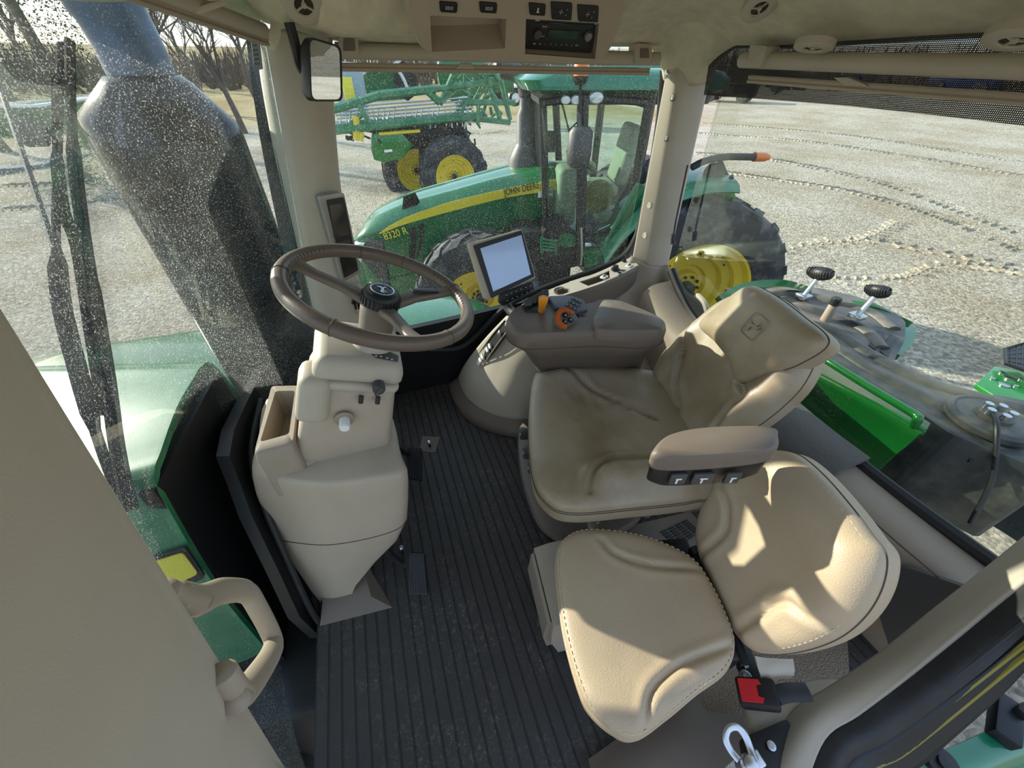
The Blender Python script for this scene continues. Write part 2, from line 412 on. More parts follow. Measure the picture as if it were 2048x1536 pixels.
# right wall, black, under the window
mb = MB(); mb.patch([[(gx, .30, 2.0), (gx, -.2, 2.02), (gx+.02, -.75, 2.05), (gx, -1.3, 2.1)], [(gx+.03, .32, FZ), (gx+.04, -.2, FZ), (gx+.05, -.75, FZ), (gx+.02, -1.3, FZ)]], sub=5, thick=.03)
mb.patch([[(.62, .53, 1.95), (.80, .42, 1.97), (gx, .30, 2.0)], [(.62, .53, FZ), (.80, .42, FZ), (gx+.03, .32, FZ)]], sub=5, thick=.03)
struct('wall_right', mb, M['black'])
# front cowl: black screen between pedestal and glass
p1, p2, p3 = Vector((-.16, .45, 1.6)), P(458, 915, y=.50), P(530, 735, y=.52)
pl = plane3(p1, p2, p3)
ol = [P(x, y, pl=pl) for x, y in [(642, 1275), (600, 1235), (556, 1140), (505, 1035), (478, 960), (459, 912), (468, 860), (498, 795), (531, 731), (546, 745), (566, 752), (572, 775), (640, 800), (690, 900), (690, 1150)]]
mb = MB(); mb.prism(ol, (.01, .035, 0))
struct('wall_front', mb, M['black'])
mb = MB(); e = [P(x, y, pl=pl)+Vector((-.004, -.02, 0)) for x, y in [(643, 1270), (604, 1215), (560, 1120), (520, 1030), (497, 960), (489, 910), (495, 860), (510, 800)]]
mb.tube(cr(e, 5), .009); struct('trim_2', mb, M['rubber'])
# rear wall and ledges
ry = -1.30
sill = lambda x, y, dy=0.0: P(x, y, y=ry+dy)
mb = MB()
top = [P(1345, 560, y=ry), P(1400, 640, y=ry), P(1500, 730, y=ry), P(1640, 855, y=ry), P(1800, 985, y=ry), P(1990, 1130, y=ry), P(2100, 1200, y=ry)]
led = [p+Vector((0, .13, -.02)) for p in top]
mid = [Vector((p.x, p.y+.165, p.z-.12)) for p in top]
low = [Vector((p.x, -1.16, 1.85)) for p in top]
bot = [Vector((p.x, -1.20, FZ)) for p in top]
mb.patch([top, led, mid, low, bot], sub=5, thick=.03, flip=True)
struct('wall_rear', mb, M['taupe2'])
# dark sheet painting the shade of the rear wall recess behind the passenger seat
mb = MB(); q = [P(1745, 1190, y=-1.13), P(1800, 1130, y=-1.12), P(1975, 1190, y=-1.12), P(1870, 1290, y=-1.13), P(1790, 1330, y=-1.13)]
mb.prism(roundpoly(q, .03), (0, -.012, 0)); struct('trim_3', mb, M['darkgrey'])
# padded textured strip on the ledge behind the driver
mb = MB()
a = [P(1545, 790, y=ry), P(1640, 872, y=ry), P(1722, 936, y=ry)]; b = [Vector((p.x, p.y+.12, p.z-.005)) for p in a]
mb.patch([[v+Vector((0, .0, .03)) for v in a], [v+Vector((0, -.04, .035)) for v in b], [v+Vector((0, .012, .0)) for v in b], [v+Vector((0, .02, -.05)) for v in b]], sub=5, thick=.02)
struct('trim_4', mb, mat('perforated_grey_strip', srgb(96, 94, 92), .8, bump=.8, bscale=320, bdist=.003, voro=True))
# seam lines on ledge
mb = MB(); mb.tube([P(1655, 962, y=-1.165), P(1800, 1090, y=-1.13), P(1925, 1195, y=-1.12)], .002); struct('trim_5', mb, M['seam'])
# ---------------------------------------------------------------- glass
def wl(t, z):   # windshield plan curve t 0..1 from left pillar to right pillar
    a = (z-FZ)/1.5
    pts = [Vector((-.62, .33-.14*a, z)), Vector((-.45, .50-.05*a, z)), Vector((0, .62-.04*a, z)), Vector((.45, .57-.08*a, z)), Vector((.76, .38-.22*a, z))]
    return pts
mb = MB(); mb.patch([wl(0, z) for z in (1.42, 1.8, 2.3, 2.8, 3.13)], sub=6, thick=.004)
w = struct('window_1', mb, M['glass_front'])
# right side glass
def rg(y, z): return Vector((gx+.02-.10*abs(y+.5)**2-.02*(z-2.2), y, z))
mb = MB(); mb.patch([[rg(y, z) for y in (.25, -.1, -.5, -.9, -1.22)] for z in (1.92, 2.3, 2.7, 3.10)], sub=5, thick=.004)
struct('window_2', mb, M['glass_side'])
# rear glass
mb = MB(); mb.patch([[Vector((x, ry-.02-.03*(1-x*x), z)) for x in (.66, .3, -.1, -.5, -.86)] for z in (2.0, 2.4, 2.8, 3.12)], sub=4, thick=.004)
struct('window_3', mb, M['glass_rear'])
# black glass edges (rubber seals), each a rounded strip
def seal(n, pts, r=.012, sub=6, m='rubber', par=None):
    mb = MB(); mb.tube(cr(pts, sub), r, seg=8); return struct(n, mb, M[m])
# seal of right window: down the rear pillar, round the corner and along the bottom
s = [P(1327, 140, x=.88), P(1318, 240, x=.88), P(1300, 350, x=.88), P(1282, 440, x=.88), P(1268, 482, x=.88), P(1243, 515, x=.88), P(1190, 540, x=.89), P(1090, 575, x=.90), P(1010, 615, x=.90), P(930, 690, x=.90), P(860, 700, x=.9)]
seal('trim_6', s, .014)
# rear window seal: long diagonal of the sill with handle side
s = [P(1343, 540, y=ry+.01), P(1362, 585, y=ry+.01), P(1395, 640, y=ry+.01), P(1470, 705, y=ry+.01), P(1560, 788, y=ry+.01), P(1640, 862, y=ry+.01), P(1800, 990, y=ry+.01), P(2060, 1178, y=ry+.01)]
seal('trim_7', s, .020, m='black')
# vertical cable and stop at the rear pillar
mb = MB(); mb.tube([P(1375, 330, y=ry+.02), P(1352, 440, y=ry+.02), P(1347, 470, y=ry+.02)], .004); mb.tube([P(1347, 468, y=ry+.02), P(1345, 488, y=ry+.02)], .010)
struct('trim_8', mb, M['black'])
# ---------------------------------------------------------------- pillars
# rear right corner pillar (two faced, lit front and shaded inner side)
yp = -1.20
A0, A1 = P(1329, 150, y=yp), P(1264, 512, y=yp)
R0, R1 = P(1356, 155, x=.76), P(1300, 535, x=.74)
B0, B1 = P(1421, 160, y=-1.34), P(1336, 535, y=-1.36)
def lerp(a, b, t): return a*(1-t)+b*t
def pil(t):
    a, r, b = lerp(A0, A1, t), lerp(R0, R1, t), lerp(B0, B1, t)
    return [Vector((a.x+.03, a.y-.10, a.z)), a, lerp(a, r, .85), lerp(r, b, .18), b, Vector((b.x+.12, b.y-.05, b.z))]
mb = MB(); mb.loft([roundpoly(pil(t), .012, 3) for t in (-.12, 0, .5, 1, 1.1)])
struct('trim_9', mb, M['beige2'], smooth=50)
# screws and caps of that pillar
def disc_on(px, py, pl, r, th, m, n, par=None, prof=None):
    c = P(px, py, pl=pl); nn = pl[1].copy()
    if nn.dot(CAM-c) < 0: nn = -nn
    mm = basis(c, nn.orthogonal(), za=nn)
    mb = MB(); mb.lathe(prof or [(r, -.002), (r, th*.6), (r*.85, th), (0, th)], mm, 24)
    return mb
plp = plane3(A0, A1, R0)
for i, (px, py) in enumerate([(1345, 197), (1333, 278)]):
    mb = disc_on(px, py, plp, .011, .002, None, None); mb2 = disc_on(px, py, plp, .005, .004, None, None)
    o = tag(obj('pillar_screw', mb, M['darkgrey']), ['black socket screw at the top of the beige rear pillar', 'grey socket screw below the top one on the beige rear pillar'][i], 'screw')
    obj('socket', mb2, M['metal'], o)
for i, (px, py) in enumerate([(1300, 411), (1291, 471)]):
    mb = disc_on(px, py, plp, .014, .007, None, None)
    tag(obj('trim_plug', mb, M['beige2']), ['upper round beige cap on the rear cab pillar', 'lower round beige cap on the rear cab pillar'][i], 'cap')
# front right pillar
def fp(px, py, dx=0): return P(px, py, x=.80+dx)
L_ = [(540, 60), (548, 110), (560, 200), (581, 320), (604, 430), (628, 540), (655, 650), (672, 720)]
C_ = [(605, 60), (612, 110), (622, 200), (637, 320), (655, 430), (680, 540), (708, 640), (722, 700)]
E_ = [(648, 60), (648, 110), (652, 200), (660, 300), (672, 400), (697, 520), (722, 620), (740, 680)]
rowsP = []
for l, c, e in zip(L_, C_, E_):
    a = P(*l, x=.80); b = P(*c, x=.765); d = P(*e, x=.81)
    rowsP.append([a+Vector((.04, .03, 0)), a, b, d, d+Vector((.05, 0, 0))])
mb = MB(); mb.patch(rowsP, sub=4, thick=.02, flip=False)
struct('trim_10', mb, M['beige2'], smooth=180)
mb = MB(); mb.tube(cr([P(x, y, x=.83) for x, y in [(524, 60), (533, 130), (548, 230), (566, 330), (590, 440), (617, 560), (648, 670), (662, 730)]], 4), .017, seg=8)
struct('trim_11', mb, M['black'])
# blue-black painted glass border beyond it
mb = MB(); mb.patch([[P(x-30+y*.0, y, x=.87), P(x, y, x=.86)] for x, y in [(522, 60), (534, 160), (552, 280), (580, 420), (610, 560), (640, 690)]], sub=3, thick=.006)
struct('trim_12', mb, mat('black_glass_border', (.02, .028, .035), .15, coat=.3))
mb = disc_on(639, 291, plane3(P(637, 320, x=.77), P(622, 200, x=.77), P(660, 300, x=.80)), .016, .008, None, None)
tag(obj('trim_plug', mb, M['beige2']), 'round beige cap on the front pillar below the mirror', 'cap')
# left front pillar, very near the camera
def lp(z): return Vector((-.60, .14+.16*(3.0-z)/.8+.0, z))
rws = []
for z in (3.2, 3.0, 2.9, 2.8, 2.7, 2.6, 2.5, 2.4, 2.3, 2.1, 1.8, 1.5):
    e = lp(z)
    rws.append([e+Vector((-.06, .06, 0)), e+Vector((-.006, .004, 0)), e+Vector((-.014, -.002, 0)), e+Vector((-.05, -.010, 0)), e+Vector((-.11, -.014, 0)), e+Vector((-.22, -.012, 0)), e+Vector((-.34, .0, 0))])
mb = MB(); mb.patch(rws, sub=3, thick=.01, flip=True)
struct('trim_13', mb, mat('brightened_pillar_plastic', srgb(198, 187, 170), .6, bump=.25, bscale=700, bdist=.0006, var=.04), smooth=180)  # lighter than the other pillar trim, standing in for light from the open door
mb = MB(); mb.tube(cr([r[1]+Vector((-.004, .006, 0)) for r in rws[:9]], 2), .004); struct('trim_14', mb, mat('orange_red_seal', srgb(150, 66, 40), .6))
# ---------------------------------------------------------------- headliner
def hl(x, y, z): return Vector((x, y, z))
rowsC = []
for y, zz in ((.62, 3.125), (.50, 3.13), (.30, 3.16), (-.05, 3.19), (-.5, 3.20), (-.9, 3.19), (-1.10, 3.12), (-1.25, 3.055), (-1.36, 3.045)):
    xe = (.90 if y > -1.2 else .80) if y < .25 else .72
    k = 0.0 if y <= .3 else 1.0
    side = 3.055 if y < .2 else 3.12
    rowsC.append([hl(-1.0, y, min(zz, 3.06)), hl(-.8, y, min(zz, 3.12)), hl(-.5, y, zz), hl(0, y, zz), hl(.40, y, zz-.005), hl(.60, y, min(zz, 3.125)), hl(min(.74, xe), y, min(zz, side+.03)), hl(min(.80, xe+.04), y, side), hl(xe+.08, y, side)])
mb = MB(); mb.patch(rowsC, sub=5, thick=.03, flip=False)
ceil = struct('ceiling', mb, M['headliner'], smooth=180)
# flared headliner collar at the top of the rear pillar
cb = [(1331, 157), (1357, 164), (1390, 166), (1421, 162)]
ct = [(1288, 62), (1345, 34), (1420, 34), (1515, 62)]
cm = [(1322, 116), (1354, 122), (1402, 126), (1443, 112)]
def dep(i, k): return [(.86, .80, .74, .72), (.86, .78, .70, .66), (.84, .70, .60, .50)][i][k]
rc = []
for i, rr_ in enumerate((cb, cm, ct)):
    rc.append([P(px, py, x=dep(i, k)) for k, (px, py) in enumerate(rr_)])
mb = MB(); mb.patch(rc[::-1], sub=5, thick=.012)
struct('trim_15', mb, M['headliner'], smooth=180)
# headliner bulge next to the mirror (front right corner)
mb = MB(); mb.patch([[P(470, -40, x=.60), P(620, -60, x=.55), P(700, -60, x=.5), P(840, -60, x=.5)], [P(520, 20, x=.68), P(620, 45, x=.60), P(700, 55, x=.58), P(840, 50, x=.58)], [P(545, 30, x=.75), P(620, 60, x=.74), P(700, 64, x=.74), P(840, 66, x=.74)]], sub=5, thick=.01)
struct('trim_16', mb, M['headliner'], smooth=180)
mb = MB(); mb.patch([[P(545, 10, x=.77), P(600, 20, x=.76), P(655, 40, x=.79)], [P(542, 100, x=.79), P(600, 104, x=.765), P(650, 108, x=.80)]], sub=4, thick=.012)
struct('trim_17', mb, M['headliner'], smooth=180)
# roof outside so the sun stays out
mb = MB(); mb.loft([roundpoly([Vector((-.90, .30, z)), Vector((-.55, .62, z)), Vector((.55, .62, z)), Vector((.86, .25, z)), Vector((.94, .0, z)), Vector((.98, -1.40, z)), Vector((-1.0, -1.45, z))], .1) for z in (3.24, 3.34)])
struct('roof', mb, M['green'])
# ---------------------------------------------------------------- right corner console trims at the foot of the pillar
def patchpx(rows, sub=5, thick=.012, flip=False):
    mb = MB(); mb.patch([[P(a[0], a[1], **{a[2]: a[3]}) for a in r] for r in rows], sub=sub, thick=thick, flip=flip); return mb
mb = patchpx([
  [(1262, 512, 'y', -1.19), (1298, 531, 'x', .735), (1318, 533, 'x', .735), (1338, 533, 'y', -1.36)],
  [(1245, 545, 'y', -1.14), (1297, 560, 'x', .71), (1325, 565, 'x', .70), (1350, 570, 'y', -1.33)],
  [(1230, 590, 'x', .70), (1303, 610, 'x', .64), (1350, 610, 'x', .62), (1382, 622, 'y', -1.30)],
  [(1215, 625, 'x', .62), (1320, 650, 'x', .56), (1370, 655, 'x', .53), (1425, 668, 'y', -1.28)],
  [(1215, 680, 'x', .56), (1340, 720, 'x', .46), (1400, 720, 'x', .40), (1470, 720, 'y', -1.26)],
  [(1215, 760, 'z', 1.75), (1330, 800, 'z', 1.75), (1400, 800, 'z', 1.8), (1480, 800, 'z', 1.85)]], sub=6)
struct('trim_18', mb, M['taupe2'], smooth=180)
# rear corner handle recess (black) with pale lever
mb = MB(); ol = [P(x, y, y=-1.285) for x, y in [(1348, 548), (1366, 583), (1395, 605), (1412, 632), (1400, 648), (1380, 622), (1360, 600)]]
mb.prism(ol, (0, -.02, 0)); struct('trim_19', mb, M['black'])
mb = MB(); mb.tube(cr([P(1393, 588, y=-1.27), P(1408, 604, y=-1.265), P(1415, 625, y=-1.265)], 5), [.004]+[.011]*9+[.008], seg=8)
tag(obj('window_latch', mb, M['beige2']), 'pale plastic latch lever at the lower corner of the rear window', 'latch')
# ================================================================ soft cushions
def pillow(mb, outl, PL, top, bot, pt=3.2, pb=2.2, n=168, rings=34, bump=None, side=0.0):
    """outl: world points on plane PL=(origin, normal). top / bot: thickness above and below the seam line"""
    o, nn = PL; nn = nn.normalized()
    L = cr(outl, max(2, n//len(outl)), closed=True); c = sum(L, Vector())/len(L)
    ss = [math.sin(i/rings*math.pi/2) for i in range(rings+1)]     # 0..1
    loops = []
    for s in ss[1:]:                                             # bottom, centre to rim
        loops.append([c+(p-c)*s-nn*(side+bot*(1-s**pb)**(1/pb)) for p in L])
    for s in reversed(ss[1:]):
        h = top*(1-s**pt)**(1/pt) if s < 1 else 0
        r = []
        for p in L:
            q = c+(p-c)*s; b = bump(q, s) if bump else 0
            r.append(q+nn*(h+b))
        loops.append(r)
    k = len(L); vs = [p for l in loops for p in l]; fs = []
    for i in range(len(loops)-1):
        for j in range(k):
            j2 = (j+1) % k; fs.append((i*k+j, i*k+j2, (i+1)*k+j2, (i+1)*k+j))
    vs.append(c-nn*(side+bot)); vs.append(c+nn*(top+(bump(c, 0) if bump else 0))); a = len(vs)-2
    for j in range(k):
        j2 = (j+1) % k; fs.append((j2, j, a)); fs.append(((len(loops)-1)*k+j, (len(loops)-1)*k+j2, a+1))
    mb.add(vs, fs); return L, c
def crease(pts, pl, w=.008):
    L = cr([P(x, y, pl=pl) for x, y in pts], 5)
    def f(q):
        best = 1e9
        for i in range(len(L)-1):
            a = L[i]; d = L[i+1]-a; v = q-a; v = v-pl[1]*v.dot(pl[1]); t = max(0, min(1, v.dot(d)/d.dot(d)))
            e = (v-d*t); e = e-pl[1]*e.dot(pl[1]); best = min(best, e.length_squared)
        r_ = math.sqrt(best); return -math.exp(-(r_/w)**2)+.35*math.exp(-((r_-2.6*w)/(1.6*w))**2)
    return f
def seatframe(o, ang, tilt):
    a = math.radians(ang); t = math.radians(tilt)
    f = Vector((math.sin(a), math.cos(a), 0)); r = Vector((math.cos(a), -math.sin(a), 0))
    n = f*math.cos(t)+Vector((0, 0, math.sin(t))); u = -f*math.sin(t)+Vector((0, 0, math.cos(t)))
    return Vector(o), r, u, n
def piping(mb, L, r=.0022, closed=True): mb.tube(L, r, seg=6, closed=closed)
G = lambda x, c, w: math.exp(-((x-c)/w)**2)
# ---------------------------------------------------------------- driver seat
ds = thing('driver_seat', 'olive leather driver seat with headrest, folded armrest and red belt buckle', 'seat', (-.05, -.55, FZ))
o, r, u, n = seatframe((0, -.5, 2.10), 18, 90)
loc = [(.235, -.085), (.20, -.125), (.0, -.153), (-.22, -.155), (-.31, -.125), (-.345, -.06), (-.335, .10), (-.315, .28), (-.27, .40), (.12, .42), (.225, .32), (.265, .10)]
ol = [o+r*a+u*b for a, b in loc]
_c1 = crease([(1178, 985), (1184, 962), (1198, 942), (1235, 925), (1310, 922)], (o+n*.03, n), .008); _c2 = crease([(1133, 748), (1149, 757), (1184, 782), (1246, 808), (1310, 838)], (o+n*.03, n), .007)
def bc(q, s):
    v = q-o; a, b = v.dot(r), v.dot(u)
    w = 1-s**6
    return w*(.030*G(a, .20, .055)*(b > -.2)*min(1, max(0, (b+.13)/.1)) + .040*G(a, -.265, .05)*min(1, max(0, (b+.04)/.08)) - .018*G(a, -.04, .16)*G(b, .14, .16) + .0015*noise.noise(v*18) + .016*_c1(q) + .011*_c2(q) + .003*noise.noise(Vector((v.x*9, v.y*40, 0)))*G(b, .12, .12))
mb = MB(); L, c = pillow(mb, ol, (o, n), .045, .05, side=.045, bump=bc)
cu = obj('seat_cushion', mb, M['leather'], ds, smooth=180)
mb = MB(); piping(mb, [p-n*.004 for p in L], .0018); piping(mb, [p-n*.012+(p-c).normalized()*.001 for p in L], .0012)
obj('piping', mb, M['seam'], cu)
# cushion skirt
mb = MB(); Ls = [c+(p-c)*.96 for p in L]
mb.loft([[p-n*.045 for p in Ls], [c+(p-c)*.93-n*.10 for p in Ls], [c+(p-c)*.86-n*.13 for p in Ls]])
obj('seat_pan', mb, M['leather'], ds, smooth=60)
# seat backrest
o2, r2, u2, n2 = seatframe((-.02, -.87, 2.13), 15, 24)
hp = [(1320, 800), (1312, 755), (1328, 715), (1355, 685), (1402, 645), (1455, 603), (1510, 585), (1570, 600), (1622, 650), (1632, 705), (1608, 765), (1562, 815), (1500, 862), (1440, 900), (1370, 900)]
ol = [P(x, y, pl=(o2, n2)) for x, y in hp]
_c3 = crease([(1386, 655), (1379, 676), (1377, 703), (1363, 738), (1355, 769), (1359, 820)], (o2+n2*.03, n2), .007); _c4 = crease([(1484, 769), (1497, 795), (1470, 816), (1441, 851), (1425, 880)], (o2+n2*.03, n2), .008)
def bb(q, s):
    v = q-o2; a, b = v.dot(r2), v.dot(u2); w = 1-s**6
    e = .10-.10*b
    return w*(.030*G(a, .09, .05)+.036*G(a, -.29, .05)-.012*G(a, -.1, .14)*G(b, .1, .2)+.012*_c3(q)+.013*_c4(q)+.0015*noise.noise(v*16))
mb = MB(); L, c = pillow(mb, ol, (o2, n2), .045, .055, side=.03, bump=bb)
bk = obj('backrest', mb, M['leather'], ds, smooth=180)
mb = MB(); piping(mb, [p-n2*.004 for p in L], .0016); piping(mb, [c+(p-c)*.995-n2*.014 for p in L], .0012); obj('piping', mb, M['seam'], bk)
# headrest pad, wraps over the top
o3 = o2+n2*.045
hp = [(1406, 652), (1450, 612), (1503, 576), (1545, 588), (1610, 635), (1658, 684), (1600, 728), (1540, 748), (1484, 766), (1470, 730), (1440, 690)]
ol = [P(x, y, pl=(o3, n2)) for x, y in hp]
mb = MB(); L, c = pillow(mb, ol, (o3, n2), .05, .06, pt=3.0, side=.03, bump=lambda q, s: 0)
hr = obj('headrest', mb, M['leather'], ds, smooth=180)
mb = MB(); piping(mb, L, .002); obj('piping', mb, M['seam'], hr)
DEER = [(-.9, -.15), (-.55, .1), (-.2, .12), (.1, .2), (.3, .45), (.22, .8), (.35, .7), (.5, .95), (.5, .62), (.75, .5), (.55, .42), (.5, .1), (.85, -.05), (.95, -.35), (.8, -.2), (.45, -.12), (.15, -.15), (-.2, -.2), (-.35, -.5), (-.6, -.85), (-.5, -.5), (-.5, -.2), (-.75, -.3), (-.95, -.6)]
def deer(mb, Mx, s, th=.0012):
    mb.prism([Vector((a*s, b*s, 0)) for a, b in DEER], (0, 0, th), M=Mx)
c0 = P(1507, 652, pl=(o3+n2*.053, n2)); Ml = basis(c0, r2*1.0, za=n2)
mb = MB(); rr_ = roundpoly([Vector((a, b, 0)) for a, b in [(-.028, -.03), (.028, -.03), (.028, .03), (-.028, .03)]], .012)
mb.tube([Ml @ p for p in rr_], .0012, closed=True, seg=6); deer(mb, Ml, .022, .0016)
obj('embossed_emblem', mb, M['taupe2'], hr)
# left armrest with switches
aA = thing('seat_armrest', 'brown padded armrest with black switch panel beside driver seat', 'armrest', (-.42, -.6, 2.2))
za = 2.40
tp = [(1304, 902), (1340, 872), (1420, 859), (1540, 858), (1556, 878), (1548, 902), (1470, 915), (1360, 922), (1312, 918)]
T = [P(x, y, z=za) for x, y in tp]
ct = sum(T, Vector())/len(T); T = cr(T, 6, closed=True)
mb = MB(); mb.loft([[ct+(p-ct)*.9+Vector((0, 0, .012)) for p in T], [ct+(p-ct)*.98+Vector((0, 0, .006)) for p in T], [p-Vector((0, 0, .004)) for p in T], [ct+(p-ct)*.99-Vector((0, 0, .03)) for p in T]])
obj('arm_pad', mb, M['taupe'], aA, smooth=60)
mb = MB(); mb.loft([[ct+(p-ct)*.96-Vector((0, 0, .0301)) for p in T], [ct+(p-ct)*.94-Vector((0, 0, .075)) for p in T], [ct+(p-ct)*.8-Vector((0, 0, .09)) for p in T]])
hs = obj('armrest_body', mb, M['black'], aA, smooth=60)
fa, fb = P(1325, 950, z=2.335), P(1480, 945, z=2.335)
fd = (fb-fa).normalized(); fn = Vector((fd.y, -fd.x, 0)); fn = fn if fn.dot(CAM-fa) > 0 else -fn
for t, w_ in ((.18, .017), (.50, .022), (.88, .016)):
    cc = P(1325+155*t, 953-3*t, pl=(ct+(P(1400, 918, z=za)-ct)*.97, fn))+fn*.006
    mm = basis(cc, fd, za=fn)
    mb = MB(); mb.box((0, 0, 0), (w_*2, .034, .008), mm, bev=.003); sw = obj('switch', mb, M['darkgrey'], hs)
    mb = MB(); mb.box((0, .004, .005), (w_*.7, .004, .001), mm); mb.box((-.003, -.004, .005), (.004, .012, .001), mm); obj('symbol', mb, M['ink'], sw)
# armrest arm down to the seat
mb = MB(); mb.tube([ct+Vector((.06, -.06, -.08)), ct+Vector((.09, -.10, -.2)), ct+Vector((.10, -.10, -.3))], [.03, .028, .03], seg=10); obj('armrest_mount', mb, M['black'], aA)
# seat base
mb = MB()
bp_ = [(1040, 885), (1048, 850), (1062, 870), (1100, 900), (1180, 900), (1260, 900), (1290, 1020), (1230, 1075), (1150, 1090), (1105, 1075), (1075, 1040), (1048, 960)]
b0 = [P(x, y, z=FZ+.02) for x, y in bp_]; cb_ = sum(b0, Vector())/len(b0); b0 = cr(b0, 4, closed=True)
b1r = cr([P(x-5, y, z=1.76) for x, y in bp_], 4, closed=True); cb1 = sum(b1r, Vector())/len(b1r)
mb.loft([[p for p in b0], [lerp(p, q_, .5) for p, q_ in zip(b0, b1r)], b1r, [cb1+(p-cb1)*.97+Vector((0, 0, .02)) for p in b1r], [cb1+(p-cb1)*.8+Vector((0, 0, .03)) for p in b1r]])
_unused = MB(); _unused.loft([[p for p in b0], [cb_+(p-cb_)*1.0+Vector((0, 0, .07)) for p in b0], [cb_+(p-cb_)*.93+Vector((0, 0, .10)) for p in b0], [cb_+(p-cb_)*.86+Vector((0, 0, .12)) for p in b0]])
obj('seat_base', mb, M['taupe'], ds, smooth=50)
mb = MB(); cb2 = cb_+Vector((.02, -.06, 0))
mb.loft([[cb2+(p-cb_)*s+Vector((0, 0, z)) for p in b0] for s, z in ((.80, .1), (.84, .16), (.74, .21), (.84, .26), (.76, .31), (.82, .36))])
obj('suspension_bellows', mb, M['black'], ds, smooth=60)
mb = MB(); mb.box((.02, -.66, 1.98), (.56, .5, .05), R=Matrix.Rotation(math.radians(-18), 4, 'Z'), bev=.01); obj('seat_frame', mb, M['darkmetal'], ds)
# column of adjuster knobs along the seat front
for (px, py, z, s) in [(1046, 868, 1.86, .02), (1053, 905, 1.86, .022), (1063, 935, 1.87, .02), (1072, 962, 1.88, .020), (1091, 1000, 1.88, .021)]:
    q = P(px+6, py, z=z); mb = MB(); mb.box(q, (s*1.2, .05, s*2.6), bev=.009, R=Matrix.Rotation(math.radians(-18), 4, 'Z')); k = obj('adjuster_button', mb, M['darkgrey'], ds)
    mb = MB(); mb.box(q+Vector((-.004, .026, .012)), (.010, .002, .004), R=Matrix.Rotation(math.radians(-18), 4, 'Z')); obj('symbol', mb, M['ink'], k)
for (px, py, z) in [(1285, 1008, 1.98), (1190, 1052, 1.88)]:
    q = P(px, py, z=z); mb = MB(); mb.loft([cr([q+Vector((a*.045*k, b*.02*k-.3*a*.02, h)) for a, b in [(-1, 0), (-.5, -.9), (.6, -.9), (1.1, 0), (.6, .9), (-.5, .9)]], 4, closed=True) for k, h in ((.9, -.012), (1, 0), (.95, .008), (.6, .012))])
    k = obj('release_lever', mb, M['taupe2'], ds); mb = MB(); mb.box(q+Vector((-.0, -.01, .013)), (.004, .014, .001)); mb.box(q+Vector((.004, -.016, .013)), (.012, .004, .001)); obj('symbol', mb, M['ink'], k)
q = P(1354, 995, z=2.02)
mb = MB(); mb.box(q, (.042, .032, .07), bev=.006, R=Matrix.Rotation(math.radians(-25), 4, 'Z')); k = obj('belt_buckle', mb, M['black'], ds)
mb = MB(); mb.box(q+Vector((-.008, .004, .034)), (.028, .020, .012), bev=.003, R=Matrix.Rotation(math.radians(-25), 4, 'Z')); obj('release_button', mb, M['red'], k)
mb = MB(); mb.tube(cr([q-Vector((0, 0, .03)), q+Vector((.03, -.03, -.08)), q+Vector((.08, -.08, -.11))], 5), .012, flat=.3); obj('buckle_strap', mb, M['black'], k)
# ---------------------------------------------------------------- passenger seat
psr = thing('passenger_seat', 'small beige leather passenger seat with folding backrest near the door', 'seat', (-.55, -.5, FZ))
o, r, u, n = seatframe((-.5, -.45, 2.0), 15, 90)
hp = [(1112, 1130), (1124, 1085), (1165, 1064), (1240, 1068), (1310, 1085), (1380, 1120), (1415, 1165), (1445, 1225), (1466, 1290), (1448, 1345), (1390, 1390), (1330, 1440), (1270, 1480), (1225, 1466), (1180, 1425), (1158, 1380), (1132, 1290), (1118, 1210)]
ol = [P(x, y, z=2.0) for x, y in hp]
_c5 = crease([(1200, 1078), (1230, 1108), (1300, 1130), (1400, 1136)], (o+n*.03, n), .006); _c6 = crease([(1290, 1460), (1300, 1392), (1335, 1350), (1373, 1326), (1463, 1290)], (o+n*.03, n), .006)
def bp1(q, s):
    v = q-o; a, b = v.dot(r), v.dot(u); w = 1-s**8
    return w*(.014*G(a, -.26, .06)+.010*G(a, .17, .05)-.010*G(a, -.07, .12)*G(b, .02, .12)+.008*_c5(q)+.010*_c6(q)+.0007*noise.noise(v*20))
mb = MB(); L, c = pillow(mb, ol, (o, n), .035, .05, side=.02, pt=4, bump=bp1)
cu = obj('seat_cushion', mb, M['leather2'], psr, smooth=180)
def stitches(mb, pts, off=0.0, d=.006, r=.0011):
    acc = 0; p0 = pts[0]; on = True; seg = [p0]
    for p in pts[1:]:
        acc += (p-p0).length; p0 = p
        if on: seg.append(p)
        if acc > d:
            acc = 0
            if on and len(seg) > 1: mb.tube(seg, r, seg=4)
            on = not on; seg = [p]
def dense(L, m=6):
    out = []
    for i in range(len(L)): a, b = L[i], L[(i+1) % len(L)]; out += [lerp(a, b, k/m) for k in range(m)]
    return out
mb = MB(); stitches(mb, [c+(p-c)*.975+n*.022 for p in dense(L)]); obj('stitching', mb, M['stitch'], cu)
mb = MB(); piping(mb, [p+n*.001 for p in L], .0025); obj('piping', mb, M['leather2'], cu)
o2, r2, u2, n2 = seatframe((-.585, -.655, 2.0), 15, 20)
hp = [(1402, 1055), (1420, 990), (1455, 935), (1505, 905), (1555, 899), (1600, 908), (1650, 948), (1705, 1010), (1750, 1070), (1778, 1112), (1770, 1175), (1735, 1235), (1680, 1280), (1610, 1305), (1545, 1312), (1505, 1298), (1462, 1240), (1425, 1160), (1403, 1100)]
ol = [P(x, y, pl=(o2, n2)) for x, y in hp]; cc = sum(ol, Vector())/len(ol); ol = [cc+(p-cc)*.985 for p in ol]
